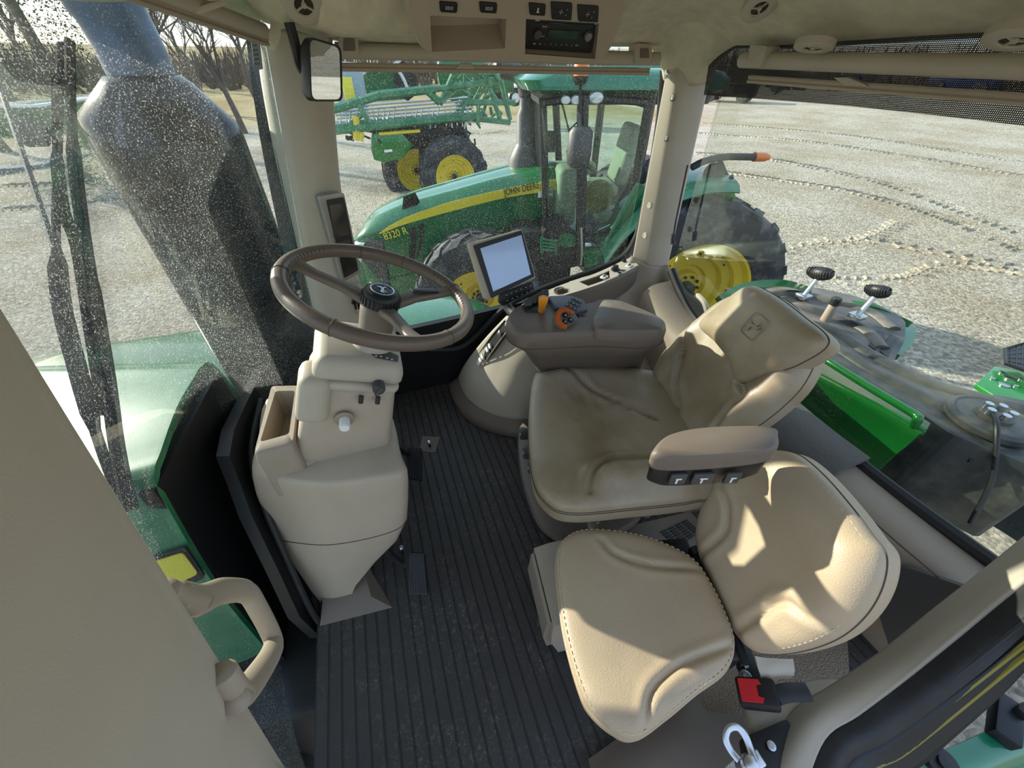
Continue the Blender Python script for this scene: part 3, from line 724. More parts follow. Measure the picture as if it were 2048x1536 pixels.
_c7 = crease([(1448, 968), (1463, 1008), (1463, 1042), (1455, 1070), (1408, 1114)], (o2+n2*.03, n2), .007); _c8 = crease([(1480, 1268), (1535, 1230), (1561, 1209), (1591, 1207), (1625, 1234), (1672, 1262)], (o2+n2*.03, n2), .007)
def bp2(q, s):
    v = q-cc; a, b = v.dot(r2), v.dot(u2); w = 1-s**8
    return w*(.016*G(b, .13, .08)+.012*G(a, -.15, .06)+.010*G(a, .18, .05)+.009*_c7(q)+.010*_c8(q)+.010*G(b, -.17, .05))
mb = MB(); L, c = pillow(mb, ol, (o2, n2), .045, .05, side=.03, pt=3.4, bump=bp2)
bk = obj('backrest', mb, M['leather2'], psr, smooth=180)
mb = MB(); stitches(mb, [c+(p-c)*.965+n2*.026 for p in dense(L)]); obj('stitching', mb, M['stitch'], bk)
mb = MB(); piping(mb, [p+n2*.001 for p in L], .0018); obj('piping', mb, M['seam'], bk)
# hinge bar, bracket, bolt
mb = MB(); mb.tube([P(1385, 1105, z=1.97), P(1420, 1160, z=1.965), P(1455, 1235, z=1.96), P(1490, 1330, z=1.95)], .012); mb.tube([P(1392, 1098, z=1.975), P(1398, 1112, z=1.975)], .022, seg=16); mb.tube([P(1450, 1225, z=1.965), P(1462, 1255, z=1.965)], .016, seg=12)
obj('hinge_bar', mb, M['darkmetal'], psr)
mb = MB(); mb.prism([P(x, y, z=1.90) for x, y in [(1468, 1250), (1490, 1262), (1530, 1375), (1498, 1372), (1478, 1330)]], (0, 0, -.02), bev=.003); br = obj('hinge_bracket', mb, M['black'], psr)
mb = MB(); mb.lathe([(.014, 0), (.014, .006), (.009, .007), (.009, .014), (0, .015)], Matrix.Translation(P(1490, 1355, z=1.902)), 18); obj('bolt', mb, M['metal'], br)
mb = MB(); mb.box((-.52, -.48, 1.93), (.30, .30, .06), bev=.01, R=Matrix.Rotation(math.radians(-15), 4, 'Z')); obj('seat_frame', mb, M['black'], psr)
mb = MB(); mb.patch([[P(1505, 1308, z=1.96), P(1545, 1318, z=1.96), P(1578, 1316, z=1.955)], [P(1518, 1345, z=1.94), P(1548, 1336, z=1.955), P(1580, 1338, z=1.945)], [P(1528, 1352, z=1.91), P(1548, 1345, z=1.92), P(1575, 1345, z=1.91)]], thick=.012); obj('recline_handle', mb, M['beige2'], psr)
# white sticker on the hinge
mb = MB(); mb.prism([P(x, y, z=1.903) for x, y in [(1473, 1293), (1480, 1290), (1498, 1334), (1491, 1338)]], (0, 0, .001)); obj('sticker', mb, M['white'], psr)
bq = P(1515, 1388, z=1.93)
bt = thing('belt_buckle', 'black belt buckle with red release button lying by the passenger seat', 'buckle', bq-Vector((0, 0, .03)))
Rb = Matrix.Rotation(math.radians(150), 4, 'Z') @ Matrix.Rotation(math.radians(25), 4, 'X')
mb = MB(); mb.box(bq, (.055, .078, .036), bev=.007, R=Rb); obj('housing', mb, M['black'], bt)
Mq = Matrix.Translation(bq) @ Rb
mb = MB(); mb.prism([Mq @ Vector(p) for p in [(-.021, -.034, .0185), (.021, -.034, .0185), (.021, .006, .0185), (.012, .010, .0185), (.010, .0, .0185), (-.010, .0, .0185), (-.012, .010, .0185), (-.021, .006, .0185)]], (0, 0, .004)); obj('release_button', mb, M['red'], bt)
mb = MB(); mb.tube(cr([Mq @ Vector((0, .035, 0)), Mq @ Vector((-.01, .06, -.01)), Mq @ Vector((-.02, .10, -.03))], 5), .018, flat=.3); obj('webbing', mb, M['black'], bt)
# storage box under the passenger seat
q = [P(1068, 1098, z=1.80), P(1090, 1088, z=1.80), P(1200, 1100, z=1.80), P(1250, 1250, z=1.80), P(1118, 1265, z=1.80), P(1100, 1262, z=1.80)]
f_ = [P(1072, 1130, z=FZ+.03), P(1090, 1110, z=FZ+.03), P(1200, 1110, z=FZ+.03), P(1250, 1270, z=FZ+.03), P(1118, 1278, z=FZ+.03), P(1098, 1276, z=FZ+.03)]
q = [Vector((-.20, -.30, 1.86)), Vector((-.20, -.62, 1.86)), Vector((-.66, -.56, 1.86)), Vector((-.56, -.26, 1.86))]
A_ = P(1068, 1096, z=1.84); B_ = P(1098, 1262, z=1.74)
bd = (B_-A_); bd.z = 0; bd.normalize(); bnn = Vector((bd.y, -bd.x, 0)); bnn = bnn if bnn.y < 0 else -bnn
len_ = (B_-A_).length
sb = thing('storage_box', 'beige lidded box mounted under the small passenger seat', 'box', A_+bd*len_*.5-Vector((0, 0, .24)))
mm = basis(A_, bd, za=(0, 0, 1))
mb = MB()
prof = [(0, 0), (.05, .015), (.25, .015), (.25, -.22), (.03, -.22), (-.0, -.12)]
sg_ = 1 if (mm.to_3x3() @ Vector((0, 1, 0))).dot(bnn) > 0 else -1
mb.loft([[mm @ Vector((x_, sg_*a, b)) for a, b in prof] for x_ in (0, len_)]); obj('box_body', mb, M['beige'], sb)
mb = MB(); mb.loft([[mm @ Vector((x_, sg_*a, b)) for a, b in [(-.012, -.012), (-.004, -.006), (.02, -.05), (.018, -.19), (-.005, -.19), (-.020, -.11)]] for x_ in (.012, len_-.015)]); obj('lid', mb, M['taupe2'], sb)
mb = MB(); mb.box((len_*.72, sg_*-.018, -.13), (.012, .012, .05), mm, bev=.003); obj('latch', mb, M['darkgrey'], sb)
# floor vent grille
gv = [P(x, y, z=1.72) for x, y in [(1316, 1062), (1375, 1035), (1408, 1062), (1352, 1100)]]
mb = MB(); mb.prism([P(x, y, z=1.715) for x, y in [(1150, 1075), (1380, 1022), (1420, 1060), (1400, 1110), (1300, 1120)]], (0, 0, -.10), bev=.005)
fv = tag(obj('floor_vent', mb, M['taupe']), 'brown floor housing with slotted vent grille between the two seats', 'vent')
mb = MB()
for i in range(4):
    for j in range(7):
        s0, s1 = .06+i*.235, .06+i*.235+.18; t0, t1 = .05+j*.135, .05+j*.135+.07
        f = lambda s, t: lerp(lerp(gv[0], gv[1], s), lerp(gv[3], gv[2], s), t)
        mb.prism([f(s0, t0), f(s1, t0), f(s1, t1), f(s0, t1)], (0, 0, -.004))
mb.v = [v+Vector((0, 0, -.001)) for v in mb.v]
obj('vent_slots', mb, M['black'], fv)
# textured rest pad on floor behind, beige bracket corner by latch
mb = MB(); mb.prism(roundpoly([P(x, y, z=FZ+.012) for x, y in [(1392, 1380), (1500, 1260), (1690, 1200), (1700, 1370), (1640, 1400), (1440, 1448), (1412, 1440)]], .03), (0, 0, -.012))
tag(obj('carpet_mat', mb, mat('perforated_beige_mat', srgb(142, 126, 108), .85, bump=1, bscale=260, bdist=.003, voro=True)), 'textured beige mat on the floor behind the passenger seat buckle', 'mat')
# plain beige kick moulding right of the box, towards door
mb = MB(); mb.patch([[P(1180, 1536, z=FZ+.03), P(1300, 1455, z=FZ+.03), P(1395, 1385, z=FZ+.03)], [P(1215, 1600, z=FZ+.06), P(1345, 1480, z=FZ+.06), P(1420, 1440, z=FZ+.045)], [P(1400, 1640, z=FZ+.06), P(1440, 1540, z=FZ+.06), P(1600, 1440, z=FZ+.05)]], thick=.03)
struct('trim_20', mb, M['taupe'])
# ================================================================ steering wheel and pedestal
WC = Vector((.090, .008, 2.592)); th = math.radians(20.2); ph = math.radians(-101.3)
WN = Vector((math.sin(th)*math.cos(ph), math.sin(th)*math.sin(ph), math.cos(th)))
MW = basis(WC, Vector((1, 0, 0))-WN*WN.x, za=WN)
MWi = MW.inverted()
def wpl(px, py): return MWi @ P(px, py, pl=(WC, WN))
pd = thing('steering_pedestal', 'beige dash pedestal rising from floor, carrying the brown steering wheel and tray', 'pedestal', (.05, .3, FZ))
sw = bpy.data.objects.new('steering_wheel', None); COL.objects.link(sw); sw.parent = pd; LOC['steering_wheel'] = LOC[pd.name]
RR = .205
mb = MB(); mb.tube([MW @ Vector((RR*math.cos(i*math.pi/48), RR*math.sin(i*math.pi/48), 0)) for i in range(96)], .0165, seg=16, closed=True)
rim = obj('rim', mb, mat('brown_wheel_rubber', srgb(104, 90, 80), .38, bump=.4, bscale=400, bdist=.0008), sw, smooth=180)
for a0 in (12, 88, 150, 218, 292, 340):
    mb = MB(); a = math.radians(a0); d = Vector((math.cos(a), math.sin(a), 0)); t = Vector((-math.sin(a), math.cos(a), 0))
    mb.tube([MW @ (d*(RR+.0168*math.cos(k*math.pi/8))+Vector((0, 0, .0168*math.sin(k*math.pi/8)))) for k in range(16)], .0012, seg=5, closed=True); obj('groove', mb, M['seam'], sw)
mb = MB()
# grip notches along inner edge
for i in range(96):
    a = i*math.pi/48
    if (10 < i < 34) or (60 < i < 84):
        d = Vector((math.cos(a), math.sin(a), 0)); mb.tube([MW @ (d*(RR-.0155)+Vector((0, 0, .004))), MW @ (d*(RR-.0115)+Vector((0, 0, .013)))], .0012, seg=4)
obj('stitching', mb, M['seam'], sw)
HZ = -.045
for (px, py) in [(598, 528), (885, 580), (842, 690)]:
    w_ = wpl(px, py); w_.z = 0; w_ = w_.normalized(); s_ = Vector((-w_.y, w_.x, 0))
    lo = []
    for q, ww, zz, hh in ((.03, .021, HZ+.012, .022), (.09, .015, HZ+.026, .018), (.15, .014, -.012, .016), (RR-.006, .019, 0, .016)):
        c_ = w_*q+Vector((0, 0, zz)); lo.append([MW @ (c_+s_*a*ww+Vector((0, 0, b*hh*.5))) for a, b in [(-1, -.6), (-.7, -1), (.7, -1), (1, -.6), (1, .6), (.7, 1), (-.7, 1), (-1, .6)]])
    mb = MB(); mb.loft(lo); sp_ = obj('spoke', mb, M['taupe'], sw, smooth=60)
    if px == 885:
        mb = MB(); mb.box((0, 0, 0), (.075, .020, .006), basis(MW @ (w_*.115+Vector((0, 0, HZ+.044))), (MW.to_3x3() @ w_), za=WN), bev=.002); obj('spoke_grip', mb, M['black'], sw)
mb = MB(); mb.lathe([(.036, HZ-.10), (.040, HZ-.06), (.043, HZ-.01), (.043, HZ+.012), (.040, HZ+.016)], MW, 36); obj('hub', mb, M['taupe'], sw, smooth=50)
prof = [(.038, HZ+.012), (.043, HZ+.014), (.043, HZ+.038), (.038, HZ+.047), (.030, HZ+.050), (0, HZ+.0505)]
mb = MB(); mb.lathe(prof, MW, 40)
for i in range(26):
    a = i*math.pi/13; mb.box((.0435*math.cos(a), .0435*math.sin(a), HZ+.026), (.004, .0055, .022), MW, R=Matrix.Rotation(a, 4, 'Z'), bev=.001)
kc = obj('centre_knob', mb, M['black'], sw, smooth=50)
mb = MB(); el = [MW @ Vector((.026*math.cos(a*math.pi/20), .026*math.sin(a*math.pi/20), HZ+.0515)) for a in range(40)]; mb.tube(el, .0011, closed=True, seg=6)
deer(mb, MW @ Matrix.Translation((0, 0, HZ+.051)) @ Matrix.Rotation(math.radians(-20), 4, 'Z'), .017); obj('emblem', mb, mat('pale_blue_emblem', srgb(170, 195, 220), .3), sw)
# indicator stalk pad right of the hub
q = WC-WN*.115
# ---------------------------------------------------------------- pedestal
lv = [(FZ, 641, 1203, 697, 1203), (1.66, 622, 1180, 712, 1168), (1.75, 592, 1135, 752, 1120), (1.86, 556, 1075, 795, 1078), (1.95, 530, 1025, 812, 1040), (2.04, 512, 985, 814, 1000), (2.11, 505, 955, 814, 965), (2.15, 505, 940, 812, 945)]
loops = []
for z, ax, ay, bx, by in lv:
    a, b = P(ax, ay, z=z), P(bx, by, z=z); m_ = (a+b)/2; d = (b-a).normalized(); nn = Vector((-d.y, d.x, 0)); nn = nn if nn.dot(CAM-m_) > 0 else -nn
    w = (b-a).length; hvb = Vector((b.x-CAM.x, b.y-CAM.y, 0)).normalized(); hva = Vector((a.x-CAM.x, a.y-CAM.y, 0)).normalized()
    pts = [a, lerp(a, b, .12)+nn*w*.07, lerp(a, b, .5)+nn*w*.13, lerp(a, b, .88)+nn*w*.07, b, b+hvb*.06, b+hvb*w*.75-d*.03, P(ax+34, ay-150*min(1, w/.33), z=z)+d*.02, P(ax+10, ay-50*min(1, w/.33), z=z)]
    loops.append(cr(pts, 5, closed=True))
k9 = loops[-1]; cc = sum(k9, Vector())/len(k9)
loops.append([cc+(p-cc)*.97+Vector((0, 0, .012)) for p in k9]); loops.append([cc+(p-cc)*.90+Vector((0, 0, .017)) for p in k9])
mb = MB(); mb.loft(loops); body = obj('pedestal_body', mb, M['beige'], pd, smooth=50)
# panel gap line around the body
zi = 3; gl_ = [lerp(loops[3][i], loops[4][i], t) for i, t in zip(range(1, 22), [k/20 for k in range(21)])]
mb = MB(); mb.tube([p+(p-Vector((.1, .4, p.z))).normalized()*.0006 for p in gl_], .0016, seg=5); obj('panel_gap', mb, M['seam'], body)
# tray box at front left top
def quad(pts, z): return [P(x, y, z=z) for x, y in pts]
zt = 2.262
outer = roundpoly(quad([(543, 772), (599, 771), (585, 884), (509, 903)], zt), .014)
inner = roundpoly(quad([(551, 782), (590, 781), (578, 868), (520, 884)], zt), .010)
ci = sum(inner, Vector())/len(inner)
mb = MB(); n_ = len(outer)
co_ = sum(outer, Vector())/n_
mb.loft([[co_+(p-co_)*1.12-Vector((0, 0, .17)) for p in outer], [co_+(p-co_)*1.10-Vector((0, 0, .03)) for p in outer], [co_+(p-co_)*1.06-Vector((0, 0, .006)) for p in outer], outer, inner, [ci+(p-ci)*.8-Vector((0, 0, .075)) for p in inner]])
obj('storage_tray', mb, M['taupe2'], pd, smooth=40)
# column cover lower (trapezoid standing in the pedestal)
def ring(pts, z, rr=.02, dz=None):
    return roundpoly([P(x, y, z=z if dz is None else z+dz[i]) for i, (x, y) in enumerate(pts)], rr)
def hexa(lo, mbx=None):
    mb = mbx or MB(); mb.loft(lo); return mb
UPc = WN
def slab(front, depth, rr, offs, nn=None):
    """rounded slab: outline of its visible face from picture, pushed back by depth"""
    return None
# cover faces camera: build as boxes in the column frame
MC = MW
def cbox(mb, x0, x1, y0, y1, z0, z1, bev=.02, tap=(1, 1), sh=0):
    bm = bmesh.new(); bmesh.ops.create_cube(bm, size=1)
    for v in bm.verts:
        t = v.co.z+.5; k = tap[0]*(1-t)+tap[1]*t
        X = (x0+x1)/2+v.co.x*(x1-x0)*k; Y = (y0+y1)/2+v.co.y*(y1-y0)*k+sh*(1-t); Z = z0+(z1-z0)*t
        v.co = Vector((X, Y, Z))
    bmesh.ops.bevel(bm, geom=bm.edges[:], offset=bev, segments=3, profile=.5, affect='EDGES')
    return mb.addbm(bm, MC)
mb = MB(); cbox(mb, -.092, .092, -.075, .150, -.50, -.232, .022, (1.12, .90)); cv = obj('column_cover', mb, M['beige'], pd, smooth=60)
mb = MB(); cbox(mb, -.115, .12, -.095, .17, -.56, -.475, .03, (1.2, .92)); obj('cover_base', mb, M['beige'], pd, smooth=60)
mb = MB(); cbox(mb, -.096, .104, -.075, .135, -.208, -.145, .024, (1.03, .92)); sh_ = obj('upper_shroud', mb, M['beige2'], pd, smooth=60)
mb = MB(); cbox(mb, -.093, .101, -.070, .130, -.246, -.211, .016, (.94, 1.03)); obj('lower_shroud', mb, M['beige2'], pd, smooth=60)
mb = MB(); mb.lathe([(.054, -.150), (.046, -.132), (.040, -.118)], MW, 32); obj('column_collar', mb, M['beige2'], pd, smooth=60)
mb = MB(); cbox(mb, -.11, .0, .085, .165, -.34, -.20, .025, (1, .9)); obj('side_pod', mb, M['beige2'], pd, smooth=60)
# indicator strip with small marks
Mi = MW @ Matrix.Translation((-.005, -.060, -.142)) 
# round knob on the cover facing the camera
def knob_at(px, py, xl, r, ln, m, name, par, tilt=None):
    # on the local plane x = xl of the column frame
    nn = MC.to_3x3() @ Vector((-1, 0, 0)); c = P(px, py, pl=(MC @ Vector((xl, 0, 0)), nn)); mm = basis(c, nn.orthogonal(), za=nn)
    mb = MB(); mb.lathe([(r, -.002), (r, ln*.8), (r*.85, ln), (0, ln)], mm, 28); return obj(name, mb, m, par, smooth=50), mm
k1, mm = knob_at(689, 838, -.099, .024, .003, M['taupe2'], 'knob_collar', pd)
k2, mm = knob_at(689, 840, -.101, .013, .030, M['white'], 'round_knob', pd)
# stalk knob on shroud front
k3, mm = knob_at(757, 770, -.098, .015, .022, M['darkgrey'], 'stalk_knob', pd)
mb = MB(); mb.box((-.0, 0, .02), (.008, .03, .018), mm, bev=.003); obj('knob_grip', mb, M['darkgrey'], k3)
# indicator plate on shroud top near edge
ip = [P(x, y, pl=(MC @ Vector((0, 0, -.1445)), WN)) for x, y in [(740, 706), (765, 698), (797, 712), (796, 724), (752, 716)]]
mb = MB(); mb.prism(ip, WN*.001); pl_ = obj('indicator_plate', mb, M['darkgrey'], sh_)
mb = MB()
for (x, y) in [(752, 712), (762, 713), (774, 716), (784, 719), (769, 705)]:
    c = P(x, y, pl=(MC @ Vector((0, 0, -.143)), WN)); mb.lathe([(.0028, 0), (.0028, .0006), (.0018, .0006), (.0018, 0)], basis(c, (1, 0, 0), za=WN), 10)
obj('symbol', mb, M['ink'], pl_)
for y in (-.02, .02):
    mb = MB(); mb.tube([MC @ Vector((-.094, y, -.244)), MC @ Vector((-.100, y, -.262))], .006); obj('screw', mb, M['black'], pd)
# ---------------------------------------------------------------- pedals
def pedal(name, pix, z0, label, arm):
    q = [P(x, y, z=z) for x, y, z in pix]
    t = thing(name, label, 'pedal', (q[2]+q[3])/2-Vector((0, 0, .05)))
    nn = (q[1]-q[0]).cross(q[3]-q[0]).normalized(); nn = nn if nn.dot(CAM-q[0]) > 0 else -nn
    mb = MB(); mb.prism(roundpoly(q, .006), -nn*.014); obj('pad', mb, M['black'], t)
    mb = MB()
    for i in range(8):
        s = .07+i*.123; a, b = lerp(q[0], q[1], s), lerp(q[3], q[2], s); mb.tube([lerp(a, b, .04), lerp(a, b, .96)], .0035, seg=6)
    obj('ribs', mb, M['rubber'], t)
    mb = MB(); mb.tube(cr(arm, 6), .011, seg=8); obj('arm', mb, M['black'], t)
    return t
pedal('brake_pedal', [(818, 1106, 1.74), (848, 1108, 1.74), (855, 1190, 1.66), (818, 1188, 1.66)], 1.66, 'black ribbed pedal nearest the door, below the pedestal', [P(832, 1125, z=1.70), P(806, 1128, z=1.71), P(785, 1112, z=1.76), P(764, 1085, z=1.85)])
pedal('brake_pedal', [(814, 894, 1.74), (842, 896, 1.74), (843, 963, 1.67), (814, 958, 1.67)], 1.66, 'black ribbed pedal farther from the door, beside the floor plug', [P(828, 910, z=1.70), P(808, 905, z=1.75), P(795, 895, z=1.8)])
q = P(858, 885, z=FZ+.03)
bl = thing('floor_plug', 'silver headed plug standing on the floor mat behind the far pedal', 'plug', P(860, 892, z=FZ))
mb = MB(); mb.tube([P(860, 894, z=FZ), q], .006); obj('stem', mb, M['darkmetal'], bl); mb = MB(); mb.lathe([(.009, 0), (.010, .004), (.006, .009), (0, .009)], Matrix.Translation(q), 20); obj('head', mb, M['metal'], bl)
mb = MB(); mb.prism([P(x, y, z=FZ+.004) for x, y in [(845, 872), (880, 874), (870, 905), (838, 902)]], (0, 0, -.004)); obj('base_plate', mb, M['taupe'], bl)
q = P(803, 1096, z=FZ+.01); mb = MB(); mb.lathe([(.010, 0), (.010, .006), (.006, .010), (0, .010)], Matrix.Translation(q), 16)
tag(obj('floor_bolt', mb, M['metal']), 'small metal bolt in the mat beside the near pedal', 'bolt')
# ================================================================ right hand control console (armrest) with lid
cc_ = thing('armrest_console', 'brown right hand control armrest with orange levers and a flip lid', 'armrest console', (.25, -.65, 2.05))
ztop = 2.37
top = [(1012, 640), (1040, 612), (1100, 612), (1150, 618), (1190, 605), (1230, 602), (1290, 622), (1328, 642), (1330, 662), (1290, 672), (1200, 668), (1120, 672), (1060, 674), (1024, 664)]
def tz(x): return 2.385 if x > 1180 else 2.37
T = [P(x, y, z=tz(x)) for x, y in top]; T = cr(T, 5, closed=True); ct = sum(T, Vector())/len(T)
bt_ = [(1075, 735), (1110, 728), (1160, 735), (1200, 740), (1240, 735), (1262, 725), (1285, 735), (1275, 748), (1240, 752), (1200, 753), (1160, 753), (1125, 752), (1100, 750), (1082, 745)]
Bt = cr([P(x, y, z=2.08) for x, y in bt_], 5, closed=True); cb3 = sum(Bt, Vector())/len(Bt)
mb = MB(); mb.loft([[ct+(p-ct)*.93+Vector((0, 0, .010)) for p in T], [ct+(p-ct)*.98+Vector((0, 0, .004)) for p in T], [p-Vector((0, 0, .010)) for p in T], [ct+(p-ct)*.995-Vector((0, 0, .045)) for p in T], [lerp(a, b, .45) for a, b in zip(T, Bt)], Bt])
cb_o = obj('console_body', mb, M['taupe'], cc_, smooth=45)
mb = MB(); mb.tube([ct+(p-ct)*1.0-Vector((0, 0, .044)) for p in T], .0012, closed=True, seg=5); obj('panel_gap', mb, M['seam'], cb_o)
# lid
ld = roundpoly([P(x, y, z=2.405) for x, y in [(1205, 601), (1240, 603), (1300, 628), (1331, 648), (1326, 662), (1250, 666), (1192, 660), (1184, 640)]], .012)
cl = sum(ld, Vector())/len(ld)
mb = MB(); mb.loft([[p-Vector((0, 0, .03)) for p in ld], ld, [cl+(p-cl)*.95+Vector((0, 0, .006)) for p in ld], [cl+(p-cl)*.5+Vector((0, 0, .009)) for p in ld]]); obj('lid', mb, M['taupe'], cc_, smooth=50)
# blue grey keypad island and number keys
kp = roundpoly([P(x, y, z=2.395) for x, y in [(1095, 592), (1140, 590), (1168, 600), (1176, 620), (1140, 626), (1110, 612)]], .012)
mb = MB(); mb.prism(kp, (0, 0, -.035), bev=.004); kpo = obj('control_pad', mb, mat('slate_blue_plastic', srgb(92, 96, 108), .5, bump=.3, bscale=600), cc_)
mb = MB()
for i in range(3):
    for j in range(3):
        c = lerp(lerp(P(1146, 597, z=2.397), P(1160, 604, z=2.397), i/2), lerp(P(1134, 610, z=2.397), P(1150, 618, z=2.397), i/2), j/2)
        mb.box(c, (.010, .010, .006), bev=.002)
kys = obj('key', mb, M['darkgrey'], kpo)
mb = MB()
for i in range(3):
    for j in range(3):
        c = lerp(lerp(P(1146, 597, z=2.401), P(1160, 604, z=2.401), i/2), lerp(P(1134, 610, z=2.401), P(1150, 618, z=2.401), i/2), j/2)
        mb = MB(); mb.box(c, (.0022, .004, .0006)); obj('letter', mb, M['ink'], kpo)
# black control cluster at the front with paddles
cl_ = roundpoly([P(x, y, z=2.385) for x, y in [(1043, 612), (1058, 594), (1086, 582), (1098, 590), (1080, 612), (1082, 622), (1050, 622)]], .008)
mb = MB(); mb.prism(cl_, (0, 0, -.03), bev=.003); cbk = obj('lever_block', mb, M['black'], cc_)
for i in range(5):
    c = lerp(P(1056, 606, z=2.395), P(1090, 586, z=2.40), i/4); mb = MB(); mb.box(c, (.012, .026, .022), bev=.004, R=Matrix.Rotation(.5, 4, 'Y') @ Matrix.Rotation(math.radians(-20), 4, 'Z')); obj('paddle', mb, M['darkgrey'], cbk)
# orange lever
b0_, b1_ = P(1083, 622, z=2.385), P(1087, 596, z=2.452)
mb = MB(); mb.tube([b0_, lerp(b0_, b1_, .35), lerp(b0_, b1_, .7), b1_, b1_+Vector((0, 0, .006))], [.011, .011, .0145, .0145, .008], seg=14, flat=.75); ol_ = obj('orange_lever', mb, M['orange'], cc_, smooth=60)
mb = MB(); mb.box(lerp(b0_, b1_, .85)+(CAM-b1_).normalized()*.011, (.004, .012, .012), bev=.002, R=Matrix.Rotation(math.radians(-10), 4, 'Z')); obj('lever_button', mb, M['black'], ol_)
# orange dial set into the side bevel
dc = P(1132, 640, z=2.392); dn = (Vector((-.55, -.1, .8))).normalized(); md = basis(dc, dn.orthogonal(), za=dn)
dd = md.to_3x3().inverted() @ Vector((0, 0, 1)); 
mb = MB(); mb.lathe([(.040, -.016), (.040, .003), (.038, .004)], md, 36); rg_ = obj('dial_bezel', mb, M['taupe'], cc_)
mb = MB(); mb.lathe([(.037, .000), (.037, .010), (.024, .012), (.024, .002)], md, 40, a0=math.radians(-100), a1=math.radians(120), cap=False); 
for i in range(14):
    a = math.radians(-90+i*14); mb.box((.034*math.cos(a), .034*math.sin(a), .0105), (.007, .0018, .004), md, R=Matrix.Rotation(a, 4, 'Z'))
obj('orange_dial', mb, M['orange2'], cc_)
for i in range(3):
    a = math.radians(95+i*115); mb = MB(); mb.lathe([(.0092, 0), (.0092, .007), (.007, .008), (0, .008)], md @ Matrix.Translation((.0125*math.cos(a), .0125*math.sin(a), 0)), 20); kk = obj('push_button', mb, M['black'], cc_)
    mb = MB(); mb.box((.0125*math.cos(a), .0125*math.sin(a), .0085), (.003, .005, .0006), md); obj('symbol', mb, M['ink'], kk)
# small round button and key strip
mb = MB(); c = P(1113, 618, z=2.385); mb.lathe([(.010, 0), (.010, .006), (.007, .007), (0, .007)], Matrix.Translation(c), 20); obj('round_button', mb, M['darkgrey'], cc_)
mb = MB()
for i in range(4): mb.box(lerp(P(1152, 628, z=2.387), P(1178, 634, z=2.387), i/3), (.010, .014, .006), bev=.002)
obj('key_strip', mb, M['darkgrey'], cc_)
# ================================================================ touch monitor on its post
mo = P(1005, 545, x=.42); A = P(941, 490, x=.42); n0 = Vector((-.93, -.06, .36)).normalized()
pm = (mo, n0)
scr = [(935, 487), (1044, 457), (1073, 556), (982, 612)]
mt = thing('touch_monitor', 'large square touch screen on a post beside the right window', 'monitor', P(1010, 620, pl=pm)-Vector((0, 0, .1)))
q = [P(x, y, pl=pm) for x, y in [(938, 487), (1044, 458), (1072, 556), (972, 600)]]
mb = MB(); mb.prism(roundpoly(q, .008), -n0*.035, bev=.003); obj('casing', mb, M['beige2'], mt)
q2 = [P(x, y, pl=pm) for x, y in [(946, 491), (1043, 461), (1069, 553), (982, 597)]]
mb = MB(); mb.prism([p+n0*.0005 for p in roundpoly(q2, .005)], n0*.002); bz = obj('bezel', mb, M['black'], mt)
q3 = [P(x, y, pl=pm) for x, y in [(960, 497), (1042, 470), (1061, 549), (986, 583)]]
scm = mat('grey_blue_screen', srgb(120, 140, 170), .10, coat=.8, var=.06, vscale=12)
scm.node_tree.nodes['Principled BSDF'].inputs['Emission Color'].default_value = (*srgb(150, 175, 215), 1); scm.node_tree.nodes['Principled BSDF'].inputs['Emission Strength'].default_value = .35
mb = MB(); mb.prism([p+n0*.0026 for p in q3], n0*.0006); obj('screen', mb, scm, bz)
q4 = [P(x, y, pl=pm) for x, y in [(1000, 588), (1064, 564), (1068, 580), (1006, 612), (998, 603)]]
mb = MB(); mb.prism([p+n0*.003 for p in roundpoly(q4, .004)], -n0*.02, bev=.002); kpd = obj('key_strip', mb, M['black'], mt)
mb = MB()
for j in range(2):
    for i in range(6):
        c = lerp(lerp(P(1012, 590, pl=pm), P(1060, 571, pl=pm), i/5), lerp(P(1014, 601, pl=pm), P(1062, 581, pl=pm), i/5), j)+n0*.0045
        mb.box((0, 0, 0), (.009, .0055, .002), basis(c, (q[1]-q[0]), za=n0), bev=.0008)
obj('keys', mb, M['darkgrey'], kpd)
mb = MB()
for j in range(2):
    for i in range(6):
        c = lerp(lerp(P(1012, 590, pl=pm), P(1060, 571, pl=pm), i/5), lerp(P(1014, 601, pl=pm), P(1062, 581, pl=pm), i/5), j)+n0*.0058
        mb = MB(); mb.box((0, 0, 0), (.003, .002, .0006), basis(c, (q[1]-q[0]), za=n0)); obj('letter', mb, M['ink'], kpd)
mb = MB(); mb.tube(cr([P(1012, 608, x=.44), P(1020, 620, x=.42), P(1035, 632, x=.38)], 4), .018, seg=10); obj('post', mb, M['darkgrey'], mt)
# ================================================================ front post display
ppl = plane3(P(645, 390, x=.69), P(690, 392, x=.735), P(680, 560, x=.685))
nn = ppl[1] if ppl[1].dot(CAM-ppl[0]) > 0 else -ppl[1]
dp = thing('post_display', 'narrow two screen display with silver frame on the front pillar', 'display', P(690, 560, pl=ppl))
q = [P(x, y, pl=ppl) for x, y in [(638, 392), (688, 384), (722, 545), (686, 565)]]
mb = MB(); mb.prism(roundpoly(q, .012), nn*-.03, bev=.002); obj('casing', mb, mat('silver_plastic', srgb(150, 146, 140), .35, .3), dp)
q = [P(x, y, pl=ppl) for x, y in [(652, 400), (687, 394), (716, 540), (688, 556)]]
mb = MB(); mb.prism([p+nn*.0006 for p in roundpoly(q, .006)], nn*.002); bz = obj('bezel', mb, M['black'], dp)
for qq in ([(657, 410), (686, 406), (697, 468), (668, 476)], [(670, 484), (698, 478), (712, 532), (689, 545)]):
    mb = MB(); mb.prism([P(x, y, pl=ppl)+nn*.003 for x, y in qq], nn*.0006); obj('screen', mb, M['screen'], bz)
